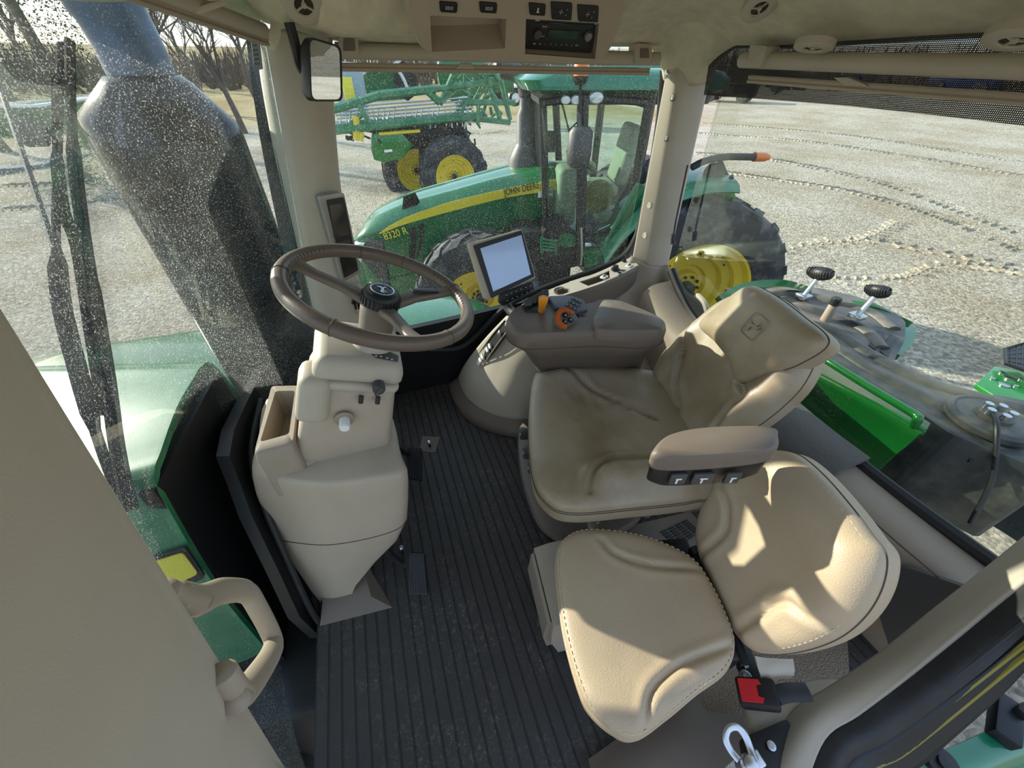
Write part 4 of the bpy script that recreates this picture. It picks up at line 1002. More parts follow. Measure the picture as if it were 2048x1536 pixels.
mb = MB(); mb.patch([[P(690, 575, x=.74), P(716, 560, x=.75)], [P(700, 600, x=.75), P(728, 582, x=.76)], [P(716, 625, x=.76), P(738, 600, x=.77)]], thick=.03); bp0 = obj('mount', mb, M['beige2'], dp)
mb = MB()
for i, (x, y) in enumerate([(694, 578), (704, 590), (712, 578), (722, 590), (708, 604), (724, 604)]): mb.box(P(x, y, x=.715), (.012, .02, .018), bev=.004, R=Matrix.Rotation(i*.5, 4, 'X'))
for i in range(3): mb.tube(cr([P(700+8*i, 580, x=.71), P(706+8*i, 596, x=.70), P(712+7*i, 618, x=.72)], 4), .004)
obj('connectors', mb, M['black'], dp)
# ================================================================ interior mirror
mr = thing('interior_mirror', 'black framed rear view mirror hanging by the front pillar', 'mirror', P(648, 140, x=.58))
rp = (P(655, 140, x=.58), Vector((-.72, -.69, -.02)).normalized())
q = roundpoly([P(x, y, pl=rp) for x, y in [(617, 72), (683, 92), (686, 203), (622, 203)]], .018, 5)
cq = sum(q, Vector())/len(q)
mb = MB(); mb.loft([[cq+(p-cq)*.8-rp[1]*.045 for p in q], [cq+(p-cq)*1.0-rp[1]*.02 for p in q], q, [cq+(p-cq)*.93 for p in q], [cq+(p-cq)*.93-rp[1]*.004 for p in q]]); obj('housing', mb, M['black'], mr, smooth=50)
mb = MB(); mb.prism([cq+(p-cq)*.935-rp[1]*.003 for p in q], rp[1]*.001); obj('mirror_glass', mb, M['chrome'], mr)
mb = MB(); mb.tube(cr([P(578, 45, x=.60), P(588, 80, x=.60), P(598, 125, x=.60), P(608, 145, x=.585)], 4), [.012]*12+[.010], seg=8); obj('arm', mb, M['black'], mr)
# ================================================================ overhead console with radio
oc = thing('overhead_console', 'beige roof console holding a car radio, empty recess and switches', 'console', (.55, -.45, 3.10))
opn = Vector((-.80, -.08, -.60)).normalized(); opl = (P(1030, 60, x=.46), opn)
ol = [(812, -30), (818, 20), (828, 62), (845, 96), (880, 112), (1000, 120), (1160, 126), (1200, 120), (1222, 96), (1242, 40), (1256, -30)]
q = [P(x, y, pl=opl) for x, y in ol]; cq = sum(q, Vector())/len(q)
inn = [cq+(p-cq)*.975 for p in q]
def hole(pts): return [P(x, y, pl=opl) for x, y in pts]
# face plate made of strips around the two openings
tray = [(860, 31), (1013, 38), (1010, 97), (864, 104)]
rad = [(1052, 38), (1198, 47), (1190, 118), (1050, 108)]
# front face as a grid of quads leaving both openings
xs = [[(817, -5), (860, -5), (1013, -5), (1052, -5), (1198, -5), (1252, -5)],
      [(820, 30), (860, 31), (1013, 38), (1052, 38), (1198, 47), (1240, 50)],
      [(848, 98), (864, 104), (1010, 97), (1050, 108), (1190, 118), (1216, 104)],
      [(880, 112), (890, 113), (1010, 121), (1050, 122), (1185, 126), (1200, 119)]]
mb = MB()
for i in range(3):
    for j in range(5):
        if i == 1 and j in (1, 3): continue
        f4 = hole([xs[i][j], xs[i][j+1], xs[i+1][j+1], xs[i+1][j]]); mb.prism(f4, -opn*.006)
oface = obj('console_face', mb, M['beige'], oc, smooth=0)
mb = MB(); back = [p-opn*.12 for p in q]
qd = [cq+(p-cq)*1.015-opn*.012 for p in q]
mb.loft([[p+Vector((0, 0, 0)) for p in inn], [p-opn*.002 for p in q], qd, [cq+(p-cq)*1.02-opn*.12 for p in q]], cap=False); obj('console_rim', mb, M['beige'], oc, smooth=60)
mb = MB(); t4 = hole(tray); bk4 = [p-opn*.05 for p in t4]; bk4[2] = bk4[2]+Vector((0, 0, .02)); bk4[3] = bk4[3]+Vector((0, 0, .02))
mb.loft([t4, bk4], cap=False); mb.add(bk4, [(0, 1, 2, 3)]); obj('open_recess', mb, M['beige'], oc, smooth=0)
mb = MB(); r4 = hole(rad); br4 = [p-opn*.03 for p in r4]; mb.loft([r4, br4], cap=False); obj('radio_recess', mb, M['beige'], oc, smooth=0)
rdp = [lerp(lerp(br4[0], br4[3], t), lerp(br4[1], br4[2], t), s) for s, t in ((0.0, 0), (.98, 0), (.96, .93), (0.0, .95))]
mb = MB(); mb.prism([p+opn*.018 for p in rdp], -opn*.03, bev=.002); rdo = obj('radio', mb, M['black'], oc)
rx = (rdp[1]-rdp[0]).normalized(); ry_ = (rdp[3]-rdp[0]).normalized(); W_ = (rdp[1]-rdp[0]).length; H_ = (rdp[3]-rdp[0]).length
RM = basis(rdp[3]+opn*.0185, rx, ya=-ry_)
def rpx(mb, x, y, w, h, t=.0015, bev=.0003): mb.box((x*W_, y*H_, t*.5), (w*W_, h*H_, t), RM, bev=bev)
mb = MB(); rpx(mb, .49, .50, .44, .24); obj('display_window', mb, mat('green_lcd', srgb(30, 62, 50), .3), rdo)
mb = MB(); rpx(mb, .5, .80, .86, .03, .001); obj('disc_slot', mb, M['screen'], rdo)
for x_, m_ in ((.12, 'darkgrey'), (.86, 'metal')):
    mb = MB(); mb.lathe([(.0105, 0), (.0105, .008), (.008, .010), (0, .010)], RM @ Matrix.Translation((x_*W_, .50*H_, 0)), 28); obj('radio_knob', mb, mat('radio_knob_grey', srgb(120, 120, 122), .4) if m_ == 'metal' else M['darkgrey'], rdo, smooth=50)
for bx, by, bs, bs2 in [(.13+i*.078, .16, .030, s_) for i, s_ in enumerate(('SRC', 'TA', '1', '2', '3', '4', '5', '6', 'AUX'))]+[(.2, .68, .030, 'SiriusXM'), (.2, .40, .030, 'Bluetooth'), (.08, .83, .025, 'MENU'), (.92, .83, .025, 'MENU')]:
    text('lettering', bs2, RM @ Matrix.Translation((bx*W_, by*H_, .0004)), .0046 if len(bs2) < 5 else .0040, M['ink'], rdo, .0002, 'CENTER')
mb = MB(); rpx(mb, .08, .93, .05, .05, .001); obj('phone_symbol', mb, M['ink'], rdo); mb = MB(); rpx(mb, .92, .93, .05, .04, .001); obj('phone_symbol', mb, M['ink'], rdo)
def swb(x0, y0, x1, y1, name, kind):
    q = roundpoly(hole([(x0, y0), (x1, y0+3), (x1-2, y1+2), (x0+2, y1)]), .004); mb = MB(); mb.prism([p+opn*.004 for p in q], -opn*.012, bev=.0015); s = obj(name, mb, M['black'], oc)
    c = sum(q, Vector())/len(q)+opn*.0055; mm = basis(c, rx, za=opn); mb = MB()
    if kind == 'o':
        for dx in (-.006, 0, .007): mb.tube([mm @ Vector((dx+.0022*math.cos(a*.785), .0032*math.sin(a*.785), 0)) for a in range(8)], .0005, closed=True, seg=4)
    elif kind == 's': mb.box((0, 0, 0), (.003, .010, .0006), mm); mb.box((.003, -.004, 0), (.005, .002, .0006), mm)
    else:
        for dx, dy in ((0, 0), (.004, 0), (-.004, 0), (0, .004), (0, -.004), (.016, .006), (.016, -.006)): mb.box((dx-.003, dy, 0), (.0018, .0018, .0006), mm)
    obj('symbol', mb, M['ink'], s); return s
swb(878, 1, 915, 22, 'rocker_switch', 'o'); swb(958, 2, 994, 23, 'rocker_switch', 'o'); swb(1057, 4, 1091, 28, 'rocker_switch', 's'); swb(1101, 2, 1144, 37, 'mirror_switch', 'm'); swb(1154, 8, 1197, 41, 'mirror_switch', 'm')
# ================================================================ blinds
def blind(name, label, a, b, r, bar, par_m='beige', br=None):
    t = thing(name, label, 'blind', (a+b)/2)
    mb = MB(); mb.tube([a, b], r, seg=20); obj('roller_tube', mb, M['beige2'], t, smooth=60)
    mb = MB(); ba, bb_, h = bar; d = (bb_-ba).normalized(); up = Vector((0, 0, 1)); s = d.cross(up).normalized()
    pr = [(-.008, 0), (.008, 0), (.010, -.004), (.006, -.010), (.010, -.014), (.007, -h), (-.008, -h)]
    mb.loft([[p+s*u_+up*v_ for u_, v_ in pr] for p in (ba, bb_)]); obj('pull_bar', mb, M['beige'], t)
    return t
bl1 = blind('window_blind', 'beige roller blind rolled up along the top of the right window', P(672, 101, x=.80), P(1316, 118, x=.80), .020, (P(655, 124, x=.82), P(1298, 136, x=.82), .022))
for (x0, x1, y0, y1) in [(678, 716, 66, 114), (1272, 1304, 86, 128)]:
    mb = MB(); q = roundpoly([P(x0, y0, x=.77), P(x1, y0+2, x=.77), P(x1+2, y1, x=.77), P(x0-3, y1, x=.77)], .008); mb.prism(q, (.045, 0, 0), bev=.002); bb1 = obj('end_bracket', mb, M['beige2'], bl1)
    mb = MB(); q = roundpoly([P(x0+9, y0+10, x=.768), P(x1-7, y0+10, x=.768), P(x1-5, y1-12, x=.768), P(x0+8, y1-12, x=.768)], .004); mb.prism(q, (.004, 0, 0)); obj('bracket_pocket', mb, M['taupe'], bb1)
mb = MB(); mb.prism([P(x, y, x=.805) for x, y in [(922, 125), (944, 126), (952, 139), (910, 138)]], (.02, 0, 0), bev=.003); obj('pull_tab', mb, M['beige2'], bl1)
yb = -1.215
bl2 = blind('window_blind', 'beige roller blind above the rear window with dark mesh hanging below', P(1485, 120, y=yb), P(2120, 136, y=yb), .020, (P(1502, 150, y=yb-.02), P(2120, 190, y=yb-.02), .020))
mb = MB(); mb.prism(roundpoly([P(x, y, y=yb+.03) for x, y in [(1500, 88), (1535, 92), (1522, 135), (1495, 133)]], .008), (0, -.05, 0), bev=.002); obj('end_bracket', mb, M['beige2'], bl2)
mb = MB(); mb.prism([P(x, y, y=yb-.005) for x, y in [(1665, 155), (1695, 154), (1730, 168), (1735, 173), (1690, 172)]], (0, -.02, 0), bev=.003); obj('pull_tab', mb, M['beige2'], bl2)
def meshmat():
    m, nt, b, out = newmat('dark_woven_mesh'); L = nt.links
    pos = nt.nodes.new('ShaderNodeNewGeometry').outputs['Position']; sep = nd(nt, 'ShaderNodeSeparateXYZ'); L.new(pos, sep.inputs[0])
    fs = []
    for k in (0, 2):
        a = nd(nt, 'ShaderNodeMath', operation='MULTIPLY'); L.new(sep.outputs[k], a.inputs[0]); a.inputs[1].default_value = 1/.0034
        f = nd(nt, 'ShaderNodeMath', operation='FRACT'); L.new(a.outputs[0], f.inputs[0])
        g_ = nd(nt, 'ShaderNodeMath', operation='GREATER_THAN'); L.new(f.outputs[0], g_.inputs[0]); g_.inputs[1].default_value = .42; fs.append(g_)
    mu = nd(nt, 'ShaderNodeMath', operation='MULTIPLY'); L.new(fs[0].outputs[0], mu.inputs[0]); L.new(fs[1].outputs[0], mu.inputs[1])
    tr = nd(nt, 'ShaderNodeBsdfTransparent'); mx = nd(nt, 'ShaderNodeMixShader'); L.new(mu.outputs[0], mx.inputs[0]); L.new(b.outputs[0], mx.inputs[1]); L.new(tr.outputs[0], mx.inputs[2]); L.new(mx.outputs[0], out.inputs[0])
    b.inputs['Base Color'].default_value = (.02, .018, .018, 1); b.inputs['Roughness'].default_value = .8; return m
mb = MB(); mb.patch([[P(1425, 88, y=ry+.03), P(1700, 62, y=ry+.03), P(2120, 30, y=ry+.03)], [P(1408, 190, y=ry+.03), P(1700, 212, y=ry+.03), P(2120, 260, y=ry+.03)]], sub=2, thick=.0015)
obj('mesh_panel', mb, meshmat(), bl2)
# front blind at top left
a, b = P(200, -60, x=.42), P(528, 62, x=.74)
bl3 = blind('window_blind', 'beige roller blind over the windshield by the front pillar', a, b, .017, (P(215, -35, x=.43), P(530, 75, x=.76), .018))
mb = MB(); mb.prism([P(x, y, x=.56) for x, y in [(372, 20), (440, 0), (462, 8), (400, 30)]], (.02, .02, 0), bev=.003); obj('pull_tab', mb, M['beige2'], bl3)
# ================================================================ air vents in the headliner
def vent(px, py, z, r, lab, nn=(0, 0, -1), sp=3):
    c = P(px, py, z=z) if not isinstance(z, tuple) else P(px, py, **{z[0]: z[1]})
    nn = Vector(nn).normalized(); mm = basis(c, nn.orthogonal(), za=nn)
    t = thing('air_vent', lab, 'vent', c)
    mb = MB(); mb.lathe([(r, -.01), (r, .003), (r*.9, .006), (r*.5, .007), (r*.46, .004)], mm, 40, cap=False); obj('vent_ring', mb, M['beige2'], t, smooth=50)
    mb = MB(); mb.lathe([(r*.46, .002), (0, .002)], mm, 30); obj('vent_throat', mb, M['seam'], t)
    mb = MB()
    for i in range(sp): a = i*2*math.pi/sp+.4; mb.box((r*.25*math.cos(a), r*.25*math.sin(a), .004), (r*.5, r*.09, .003), mm, R=Matrix.Rotation(a, 4, 'Z'))
    mb.lathe([(r*.14, .002), (r*.12, .007), (0, .007)], mm, 16); obj('vent_spokes', mb, M['beige2'], t)
    return t
vent(1519, 14, ('x', .30), .042, 'round headliner vent nearest the overhead console', (-.6, .2, -.75))
vent(1628, 92, ('y', -1.14), .045, 'flat round headliner vent above the rear blind, nearer the pillar', (-.1, .2, -1))
vent(2032, 76, ('y', -1.12), .045, 'flat round headliner vent above the far end of the rear blind', (-.1, .3, -1))
vent(607, 8, ('x', .55), .045, 'round headliner vent above the interior mirror', (-.7, -.1, -.6))
# small coat hook at pillar top
c = P(1333, 148, x=.80); mb = MB(); mb.box(c, (.012, .012, .028), bev=.004); mb.lathe([(.008, 0), (.008, .01), (0, .012)], basis(c+Vector((-.006, 0, .0)), (0, 1, 0), za=(-1, 0, 0)), 14)
tag(obj('coat_hook', mb, M['metal']), 'tiny metal coat hook at the top of the rear pillar', 'hook')
# ================================================================ side duct with switch strip, tray with cup holder
bot = [(902, 778, FZ), (912, 806, FZ), (938, 838, FZ), (985, 862, FZ), (1060, 875, FZ), (1130, 870, FZ)]
s1 = [(920, 755, 1.68), (930, 785, 1.68), (955, 812, 1.68), (1000, 832, 1.68), (1060, 838, 1.68), (1130, 830, 1.68)]
s2 = [(930, 735, 1.78), (945, 765, 1.78), (975, 785, 1.78), (1015, 800, 1.78), (1070, 800, 1.78), (1130, 790, 1.78)]
s3 = [(950, 705, 1.90), (975, 715, 1.92), (1000, 725, 1.93), (1035, 740, 1.93), (1080, 745, 1.93), (1130, 745, 1.93)]
s4 = [(985, 665, 2.04), (1005, 672, 2.06), (1030, 680, 2.07), (1060, 690, 2.08), (1100, 700, 2.08), (1140, 710, 2.08)]
s5 = [(1018, 632, 2.16), (1035, 640, 2.18), (1050, 645, 2.20), (1080, 650, 2.20), (1120, 655, 2.20), (1160, 660, 2.20)]
dt = thing('side_duct', 'beige curved side housing with a slanted switch strip under the armrest console', 'housing', P(960, 820, z=FZ))
mb = MB(); mb.patch([[P(x, y, z=z) for x, y, z in r_] for r_ in (s1, s2, s3, s4, s5)], sub=6, thick=.012, flip=True); obj('duct_panel', mb, M['beige2'], dt, smooth=180)
mb = MB(); mb.patch([[P(x, y, z=z) for x, y, z in r_] for r_ in (bot, [(x, y, z+.035) for x, y, z in [(a, b-10, c) for a, b, c in bot]], s1)], sub=5, thick=.01, flip=True); obj('rubber_skirt', mb, M['taupe'], dt, smooth=180)
st = [(938, 748, 1.77), (957, 712, 1.88), (985, 672, 2.02), (1012, 640, 2.14)]
st2 = [(952, 760, 1.77), (972, 725, 1.885), (1000, 684, 2.03), (1026, 650, 2.15)]
mb = MB(); nrm = Vector((-.024, .012, .016))
mb.patch([[P(x, y, z=z)+nrm for x, y, z in st], [P(x, y, z=z)+nrm for x, y, z in st2]], sub=5, thick=.014, flip=True); stp = obj('switch_strip', mb, M['black'], dt)
mb = MB(); e1 = cr([P(x, y, z=z)+nrm*1.2 for x, y, z in st], 6); e2 = cr([P(x, y, z=z)+nrm*1.2 for x, y, z in st2], 6)
mb.tube(e1+e2[::-1], .003, closed=True, seg=6); obj('strip_edge', mb, M['taupe2'], dt)
for i in range(5):
    t_ = .30+i*.085; a = e1[int(t_*17)]; b = e2[int(t_*17)]; c = lerp(a, b, .5)+nrm*.4; d = (e1[int(t_*17)+1]-a).normalized()
    mb = MB(); mb.box((0, 0, 0), (.016, .024, .008), basis(c, d, ya=(b-a)), bev=.002); s_ = obj('strip_switch', mb, M['white'], stp)
    mb = MB(); mb.box((0, 0, .0045), (.004, .010, .0008), basis(c, d, ya=(b-a))); obj('symbol', mb, M['black'], s_)
c = lerp(e1[14], e2[14], .5)+nrm*.5; mm = basis(c, (e1[15]-e1[14]), ya=(e2[14]-e1[14])); mb = MB(); mb.box((0, 0, 0), (.03, .02, .008), mm, bev=.002); obj('key_tab', mb, M['metal'], stp)
c = lerp(e1[17], e2[17], .5)+nrm*.5; mb = MB(); mb.lathe([(.008, 0), (.013, .002), (.013, .006), (.008, .006)], basis(c, (e1[17]-e1[16]), ya=(e2[17]-e1[17])), 24); obj('socket_ring', mb, M['metal'], stp)
# tray along the right window
ty = thing('window_tray', 'pale side tray under the right window with cup holder, pocket and sockets', 'tray', P(1180, 590, x=.85)-Vector((0, 0, .1)))
zt2 = lambda x: 2.155+(x-1070)/200*.085
to = [(1040, 612), (1070, 592), (1130, 567), (1190, 547), (1240, 524), (1262, 514)]
tm_ = [(1095, 598), (1130, 590), (1170, 578), (1205, 566), (1240, 552), (1278, 532)]
def TP(x, y): return P(x, y, z=zt2(x))
rowA = [TP(*p) for p in to]; rowB = [TP(*p) for p in tm_]
def tri_hole(ctr, rx_, outer):
    pass
# top plate in cells; the cup holder and the pocket stay open
def edge(t, s):
    A = cr(rowA, 8); B = cr(rowB, 8); k = min(len(A)-1, t*(len(A)-1)); i = int(k); f = k-i
    a = lerp(A[i], A[min(i+1, len(A)-1)], f); b = lerp(B[i], B[min(i+1, len(B)-1)], f); return lerp(a, b, s)
mb = MB(); NT, NS = 60, 12
cuph = (.375, .5); 
def openc(t, s):
    if .46 < t < .70 and .22 < s < .85: return True
    p = edge(t, s); c = edge(.30, .52); return (p-c).length < .034
for i in range(NT):
    for j in range(NS):
        t0, t1, q0, q1 = i/NT, (i+1)/NT, j/NS, (j+1)/NS
        if openc((t0+t1)/2, (q0+q1)/2): continue
        mb.prism([edge(t0, q0), edge(t1, q0), edge(t1, q1), edge(t0, q1)], (0, 0, -.006))
obj('tray_top', mb, M['beige2'], ty, smooth=0)
cc = edge(.30, .52); mb = MB(); mb.lathe([(.030, -.05), (.037, .0), (.040, .002), (.040, -.003), (.036, -.052), (0, -.052)][::-1], Matrix.Translation(cc), 36); mb.v = mb.v
obj('cup_holder', mb, M['taupe'], ty, smooth=50)
pk = [edge(.455, .20), edge(.705, .20), edge(.705, .87), edge(.455, .87)]; mb = MB(); mb.loft([pk, [lerp(p, sum(pk, Vector())/4, .12)-Vector((0, 0, .05)) for p in pk]], cap=False); bt4 = [lerp(p, sum(pk, Vector())/4, .12)-Vector((0, 0, .05)) for p in pk]; mb.add(bt4, [(0, 1, 2, 3)]); obj('pocket', mb, M['taupe'], ty, smooth=0)
# inner wall of tray
mb = MB(); mb.patch([[p for p in rowB], [p+Vector((-.01, .01, -.10)) for p in rowB], [p+Vector((-.02, .02, -.30)) for p in rowB]], sub=5, thick=.012, flip=True); obj('tray_wall', mb, M['taupe'], ty, smooth=180)
def flat(cx, cy): return TP(cx, cy)+Vector((0, 0, .003))
for (x, y) in [(1208, 555), (1258, 533)]:
    c = flat(x, y); mb = MB(); mb.box(c, (.026, .038, .010), bev=.003, R=Matrix.Rotation(.5, 4, 'Z')); s_ = obj('rocker_switch', mb, M['white'], ty); mb = MB(); mb.box(c+Vector((0, 0, .006)), (.008, .02, .003), R=Matrix.Rotation(.5, 4, 'Z')); obj('rocker', mb, M['black'], s_)
c = flat(1230, 541); mb = MB(); mb.lathe([(.020, 0), (.020, .008), (.014, .010), (.014, .022), (.010, .024), (0, .024)], Matrix.Translation(c), 28); obj('socket_cap', mb, M['black'], ty, smooth=50)
mb = MB(); mb.tube(cr([c+Vector((-.01, .01, .02)), c+Vector((-.03, .0, .012)), c+Vector((-.035, -.03, .006))], 4), .002); obj('tether', mb, M['black'], ty)
c = flat(1239, 549); mb = MB(); mb.lathe([(.012, 0), (.014, .004), (.010, .006), (.010, 0)], Matrix.Translation(c), 24); obj('socket_ring', mb, M['metal'], ty)
c = flat(1248, 524); mb = MB(); mb.lathe([(.010, 0), (.010, .01), (0, .01)], Matrix.Translation(c), 20); mb.box(c+Vector((0, 0, .02)), (.006, .02, .026), bev=.002, R=Matrix.Rotation(.6, 4, 'Z')); obj('ignition_key', mb, M['black'], ty)
mb = MB()
for i in range(6):
    for j in range(3): mb.lathe([(.0016, 0), (.0016, .0012), (0, .0012)], Matrix.Translation(lerp(lerp(flat(1256, 519), flat(1268, 517), j/2), lerp(flat(1268, 527), flat(1276, 524), j/2), i/5)), 6)
obj('speaker_dots', mb, M['seam'], ty)
# ================================================================ grab handle on left pillar
gh = thing('grab_handle', 'beige loop grab handle on the near front pillar by the door', 'handle', P(440, 1330, y=.20))
gp = (P(440, 1260, y=.21), Vector((-.55, -.55, .6)).normalized())
gpp = plane3(P(330, 1200, x=-.60), P(495, 1390, x=-.62), P(520, 1230, x=-.50))
hh = lambda x, y: P(x, y, pl=gpp)
path = cr([hh(352, 1196), hh(398, 1200), hh(445, 1182), hh(492, 1184), hh(515, 1215), hh(546, 1278), hh(540, 1310), hh(515, 1350), hh(490, 1382), hh(468, 1400)], 5)
rad_ = [.013]*len(path)
mb = MB(); mb.tube(path, .0105, seg=14, flat=1.25); obj('grip', mb, M['beige'], gh, smooth=180)
for (a, b, c) in [((318, 1186), (345, 1196), (398, 1205)), ((440, 1345), (462, 1372), (488, 1395))]:
    mb = MB(); mb.tube(cr([hh(*a), hh(*b), hh(*c)], 5), [.013]*3+[.0125]*3+[.012]*4+[.011], seg=14, flat=.8); obj('foot', mb, M['beige'], gh, smooth=180)
# ================================================================ door frame at the near rear side, latch pin
xf = -.86
fr1 = [(1560, 1560), (1620, 1452), (1700, 1398), (1800, 1330), (1900, 1250), (2000, 1172), (2100, 1092)]
fr2 = [(1600, 1600), (1648, 1480), (1720, 1432), (1815, 1362), (1912, 1285), (2010, 1205), (2110, 1128)]
fr3 = [(1640, 1640), (1690, 1520), (1760, 1480), (1850, 1420), (1945, 1350), (2040, 1278), (2140, 1205)]
fr4 = [(1700, 1680), (1760, 1570), (1830, 1530), (1905, 1465), (1985, 1395), (2060, 1330), (2150, 1262)]
fz = [1.86, 1.90, 1.94, 2.02, 2.11, 2.20, 2.30]
mb = MB(); mb.patch([[P(x, y, z=z-.05)+Vector((.0, .0, 0)) for (x, y), z in zip([(a-30, b-20) for a, b in fr1], fz)], [P(x, y, z=z) for (x, y), z in zip(fr1, fz)], [P(x, y, z=z+.005) for (x, y), z in zip(fr2, fz)]], sub=6, thick=.01); struct('door_1', mb, M['beige2'], smooth=180)
mb = MB(); mb.patch([[P(x, y, z=z) for (x, y), z in zip(fr2, fz)], [lerp(P(x, y, z=z), P(a, b, z=z), .5)+Vector((-.004, 0, .012)) for (x, y), (a, b), z in zip(fr2, fr3, fz)], [P(x, y, z=z-.01) for (x, y), z in zip(fr3, fz)]], sub=6, thick=.008); struct('trim_21', mb, M['rubber'], smooth=180)
mb = MB()
mb.patch([[P(x, y, z=z-.012) for (x, y), z in zip(fr3, fz)], [P(x, y, z=z-.04) for (x, y), z in zip(fr4, fz)]], sub=6, thick=.008); struct('trim_22', mb, M['darkmetal'], smooth=180)
mb = MB()
for s_ in (.25, .6):
    mb.tube(cr([lerp(P(x, y, z=z-.008), P(a, b, z=z-.034), s_) for (x, y), (a, b), z in zip(fr3, fr4, fz)], 5), .0045, seg=6)
struct('trim_23', mb, mat('dull_yellow_green_edge', srgb(130, 118, 40), .4))
mb = MB(); mb.tube(cr([lerp(P(x, y, z=z), P(a, b, z=z), .65)+Vector((-.002, 0, .010)) for (x, y), (a, b), z in zip(fr2, fr3, fz)], 5), .006, seg=8); struct('trim_24', mb, M['rubber'])
# beige latch housing
mb = MB(); zl = 1.80
mb.patch([[P(1486, 1432, z=zl), P(1560, 1405, z=zl+.01), P(1620, 1372, z=zl+.02), P(1680, 1370, z=zl+.01), P(1705, 1395, z=zl)], [P(1496, 1460, z=zl+.02), P(1570, 1430, z=zl+.03), P(1630, 1402, z=zl+.04), P(1690, 1395, z=zl+.035), P(1720, 1420, z=zl+.03)], [P(1505, 1490, z=zl+.015), P(1580, 1470, z=zl+.03), P(1640, 1450, z=zl+.04), P(1690, 1440, z=zl+.05), P(1740, 1440, z=zl+.05)], [P(1530, 1540, z=zl-.03), P(1600, 1536, z=zl), P(1660, 1530, z=zl+.02), P(1720, 1500, z=zl+.04), P(1770, 1480, z=zl+.05)]], sub=6, thick=.015)
struct('trim_25', mb, M['beige2'], smooth=180)
dl = thing('door_latch', 'black door latch block with a bright steel hook at the sill', 'latch', P(1540, 1500, z=1.78))
mb = MB(); mb.prism(roundpoly([P(x, y, z=1.87) for x, y in [(1497, 1470), (1575, 1437), (1610, 1520), (1600, 1580), (1520, 1600)]], .008), (0, 0, -.06), bev=.004); obj('latch_block', mb, M['black'], dl)
hk = cr([P(1478, 1520, z=1.90), P(1462, 1500, z=1.90), P(1452, 1478, z=1.905), P(1458, 1458, z=1.91), P(1475, 1455, z=1.91), P(1490, 1470, z=1.905), P(1500, 1495, z=1.90), P(1510, 1520, z=1.90)], 5)
mb = MB(); mb.tube(hk, .0075, seg=8, flat=.45); obj('steel_hook', mb, M['metal'], dl, smooth=60)
c = P(1498, 1528, z=1.895); mb = MB(); mb.lathe([(.017, -.03), (.017, .0), (.013, .003), (.013, .012), (.009, .014), (0, .014)], Matrix.Translation(c), 24); mb.box(c+Vector((-.0, -.015, -.01)), (.03, .04, .02), bev=.004); obj('latch_pin', mb, M['metal'], dl, smooth=50)
mb = MB(); mb.lathe([(.009, 0), (.009, .003), (.004, .004), (0, .003)], Matrix.Translation(P(1542, 1492, z=1.873)), 18); obj('screw', mb, M['metal'], dl)
# ================================================================ own tractor outside the glass
hd = thing('tractor_hood', 'green hood of the cab\'s own tractor in front of the windshield', 'hood', (.3, 1.0, 1.5))
zh = 2.25
def hx(y, side):   # flared hood edges
    return (.02-.10*(y-.6)) if side < 0 else (.43+.33*(y-.52))
rws = []
for y in (.60, .9, 1.3, 1.8, 2.4, 2.9, 3.1):
    l, rr_ = hx(y, -1), hx(min(y, 1.6), 1)+max(0, y-1.6)*.05; l = max(l, -.25); z = zh-.03*(y-.6)**1.3-(.25 if y > 3 else 0); c = (l+rr_)/2
    rws.append([Vector((l-.14, y, z-.70)), Vector((l-.10, y, z-.35)), Vector((l-.02, y, z-.05)), Vector((l+.01, y, z-.006)), Vector((l+.06, y, z)), Vector((c, y, z+.012)), Vector((rr_-.06, y, z)), Vector((rr_, y, z-.008)), Vector((rr_+.06, y, z-.06)), Vector((rr_+.12, y, z-.4)), Vector((rr_+.14, y, z-.7))])
mb = MB(); mb.patch(rws, sub=4, thick=.02, flip=True); obj('hood_panel', mb, M['green2'], hd, smooth=50)
mb = MB(); mb.prism([Vector((-.02, .60, 2.24)), Vector((.45, .56, 2.24)), Vector((.55, .60, 1.4)), Vector((-.12, .60, 1.4))], (0, .03, 0)); obj('rear_bulkhead', mb, M['black'], hd)
mb = MB(); a = P(128, 894, z=zh+.014); b = P(345, 860, z=zh+.014); mb.tube([a, b], .004, seg=6); obj('panel_seam', mb, M['seam'], hd)
q = [P(x, y, x=-.13) for x, y in [(287, 1135), (368, 1104), (400, 1148), (318, 1184)]]
qb = sum(q, Vector())/4
sidepl = (Vector((-.115, .8, 2.0)), Vector((-1, 0, .12)).normalized())
mb = MB(); mb.prism(roundpoly([P(x, y, pl=(Vector((-.135, .8, 1.85)), Vector((-1, 0, .3)).normalized())) for x, y in [(262, 1124), (372, 1090), (412, 1150), (322, 1196)]], .01), (-.006, 0, 0)); dcl = obj('decal_border', mb, M['black'], hd)
mb = MB(); mb.prism(roundpoly([P(x, y, pl=(Vector((-.143, .8, 1.85)), Vector((-1, 0, .3)).normalized())) for x, y in [(283, 1130), (366, 1104), (397, 1146), (318, 1183)]], .01), (-.003, 0, 0)); obj('yellow_decal', mb, M['yellowdecal'], dcl)
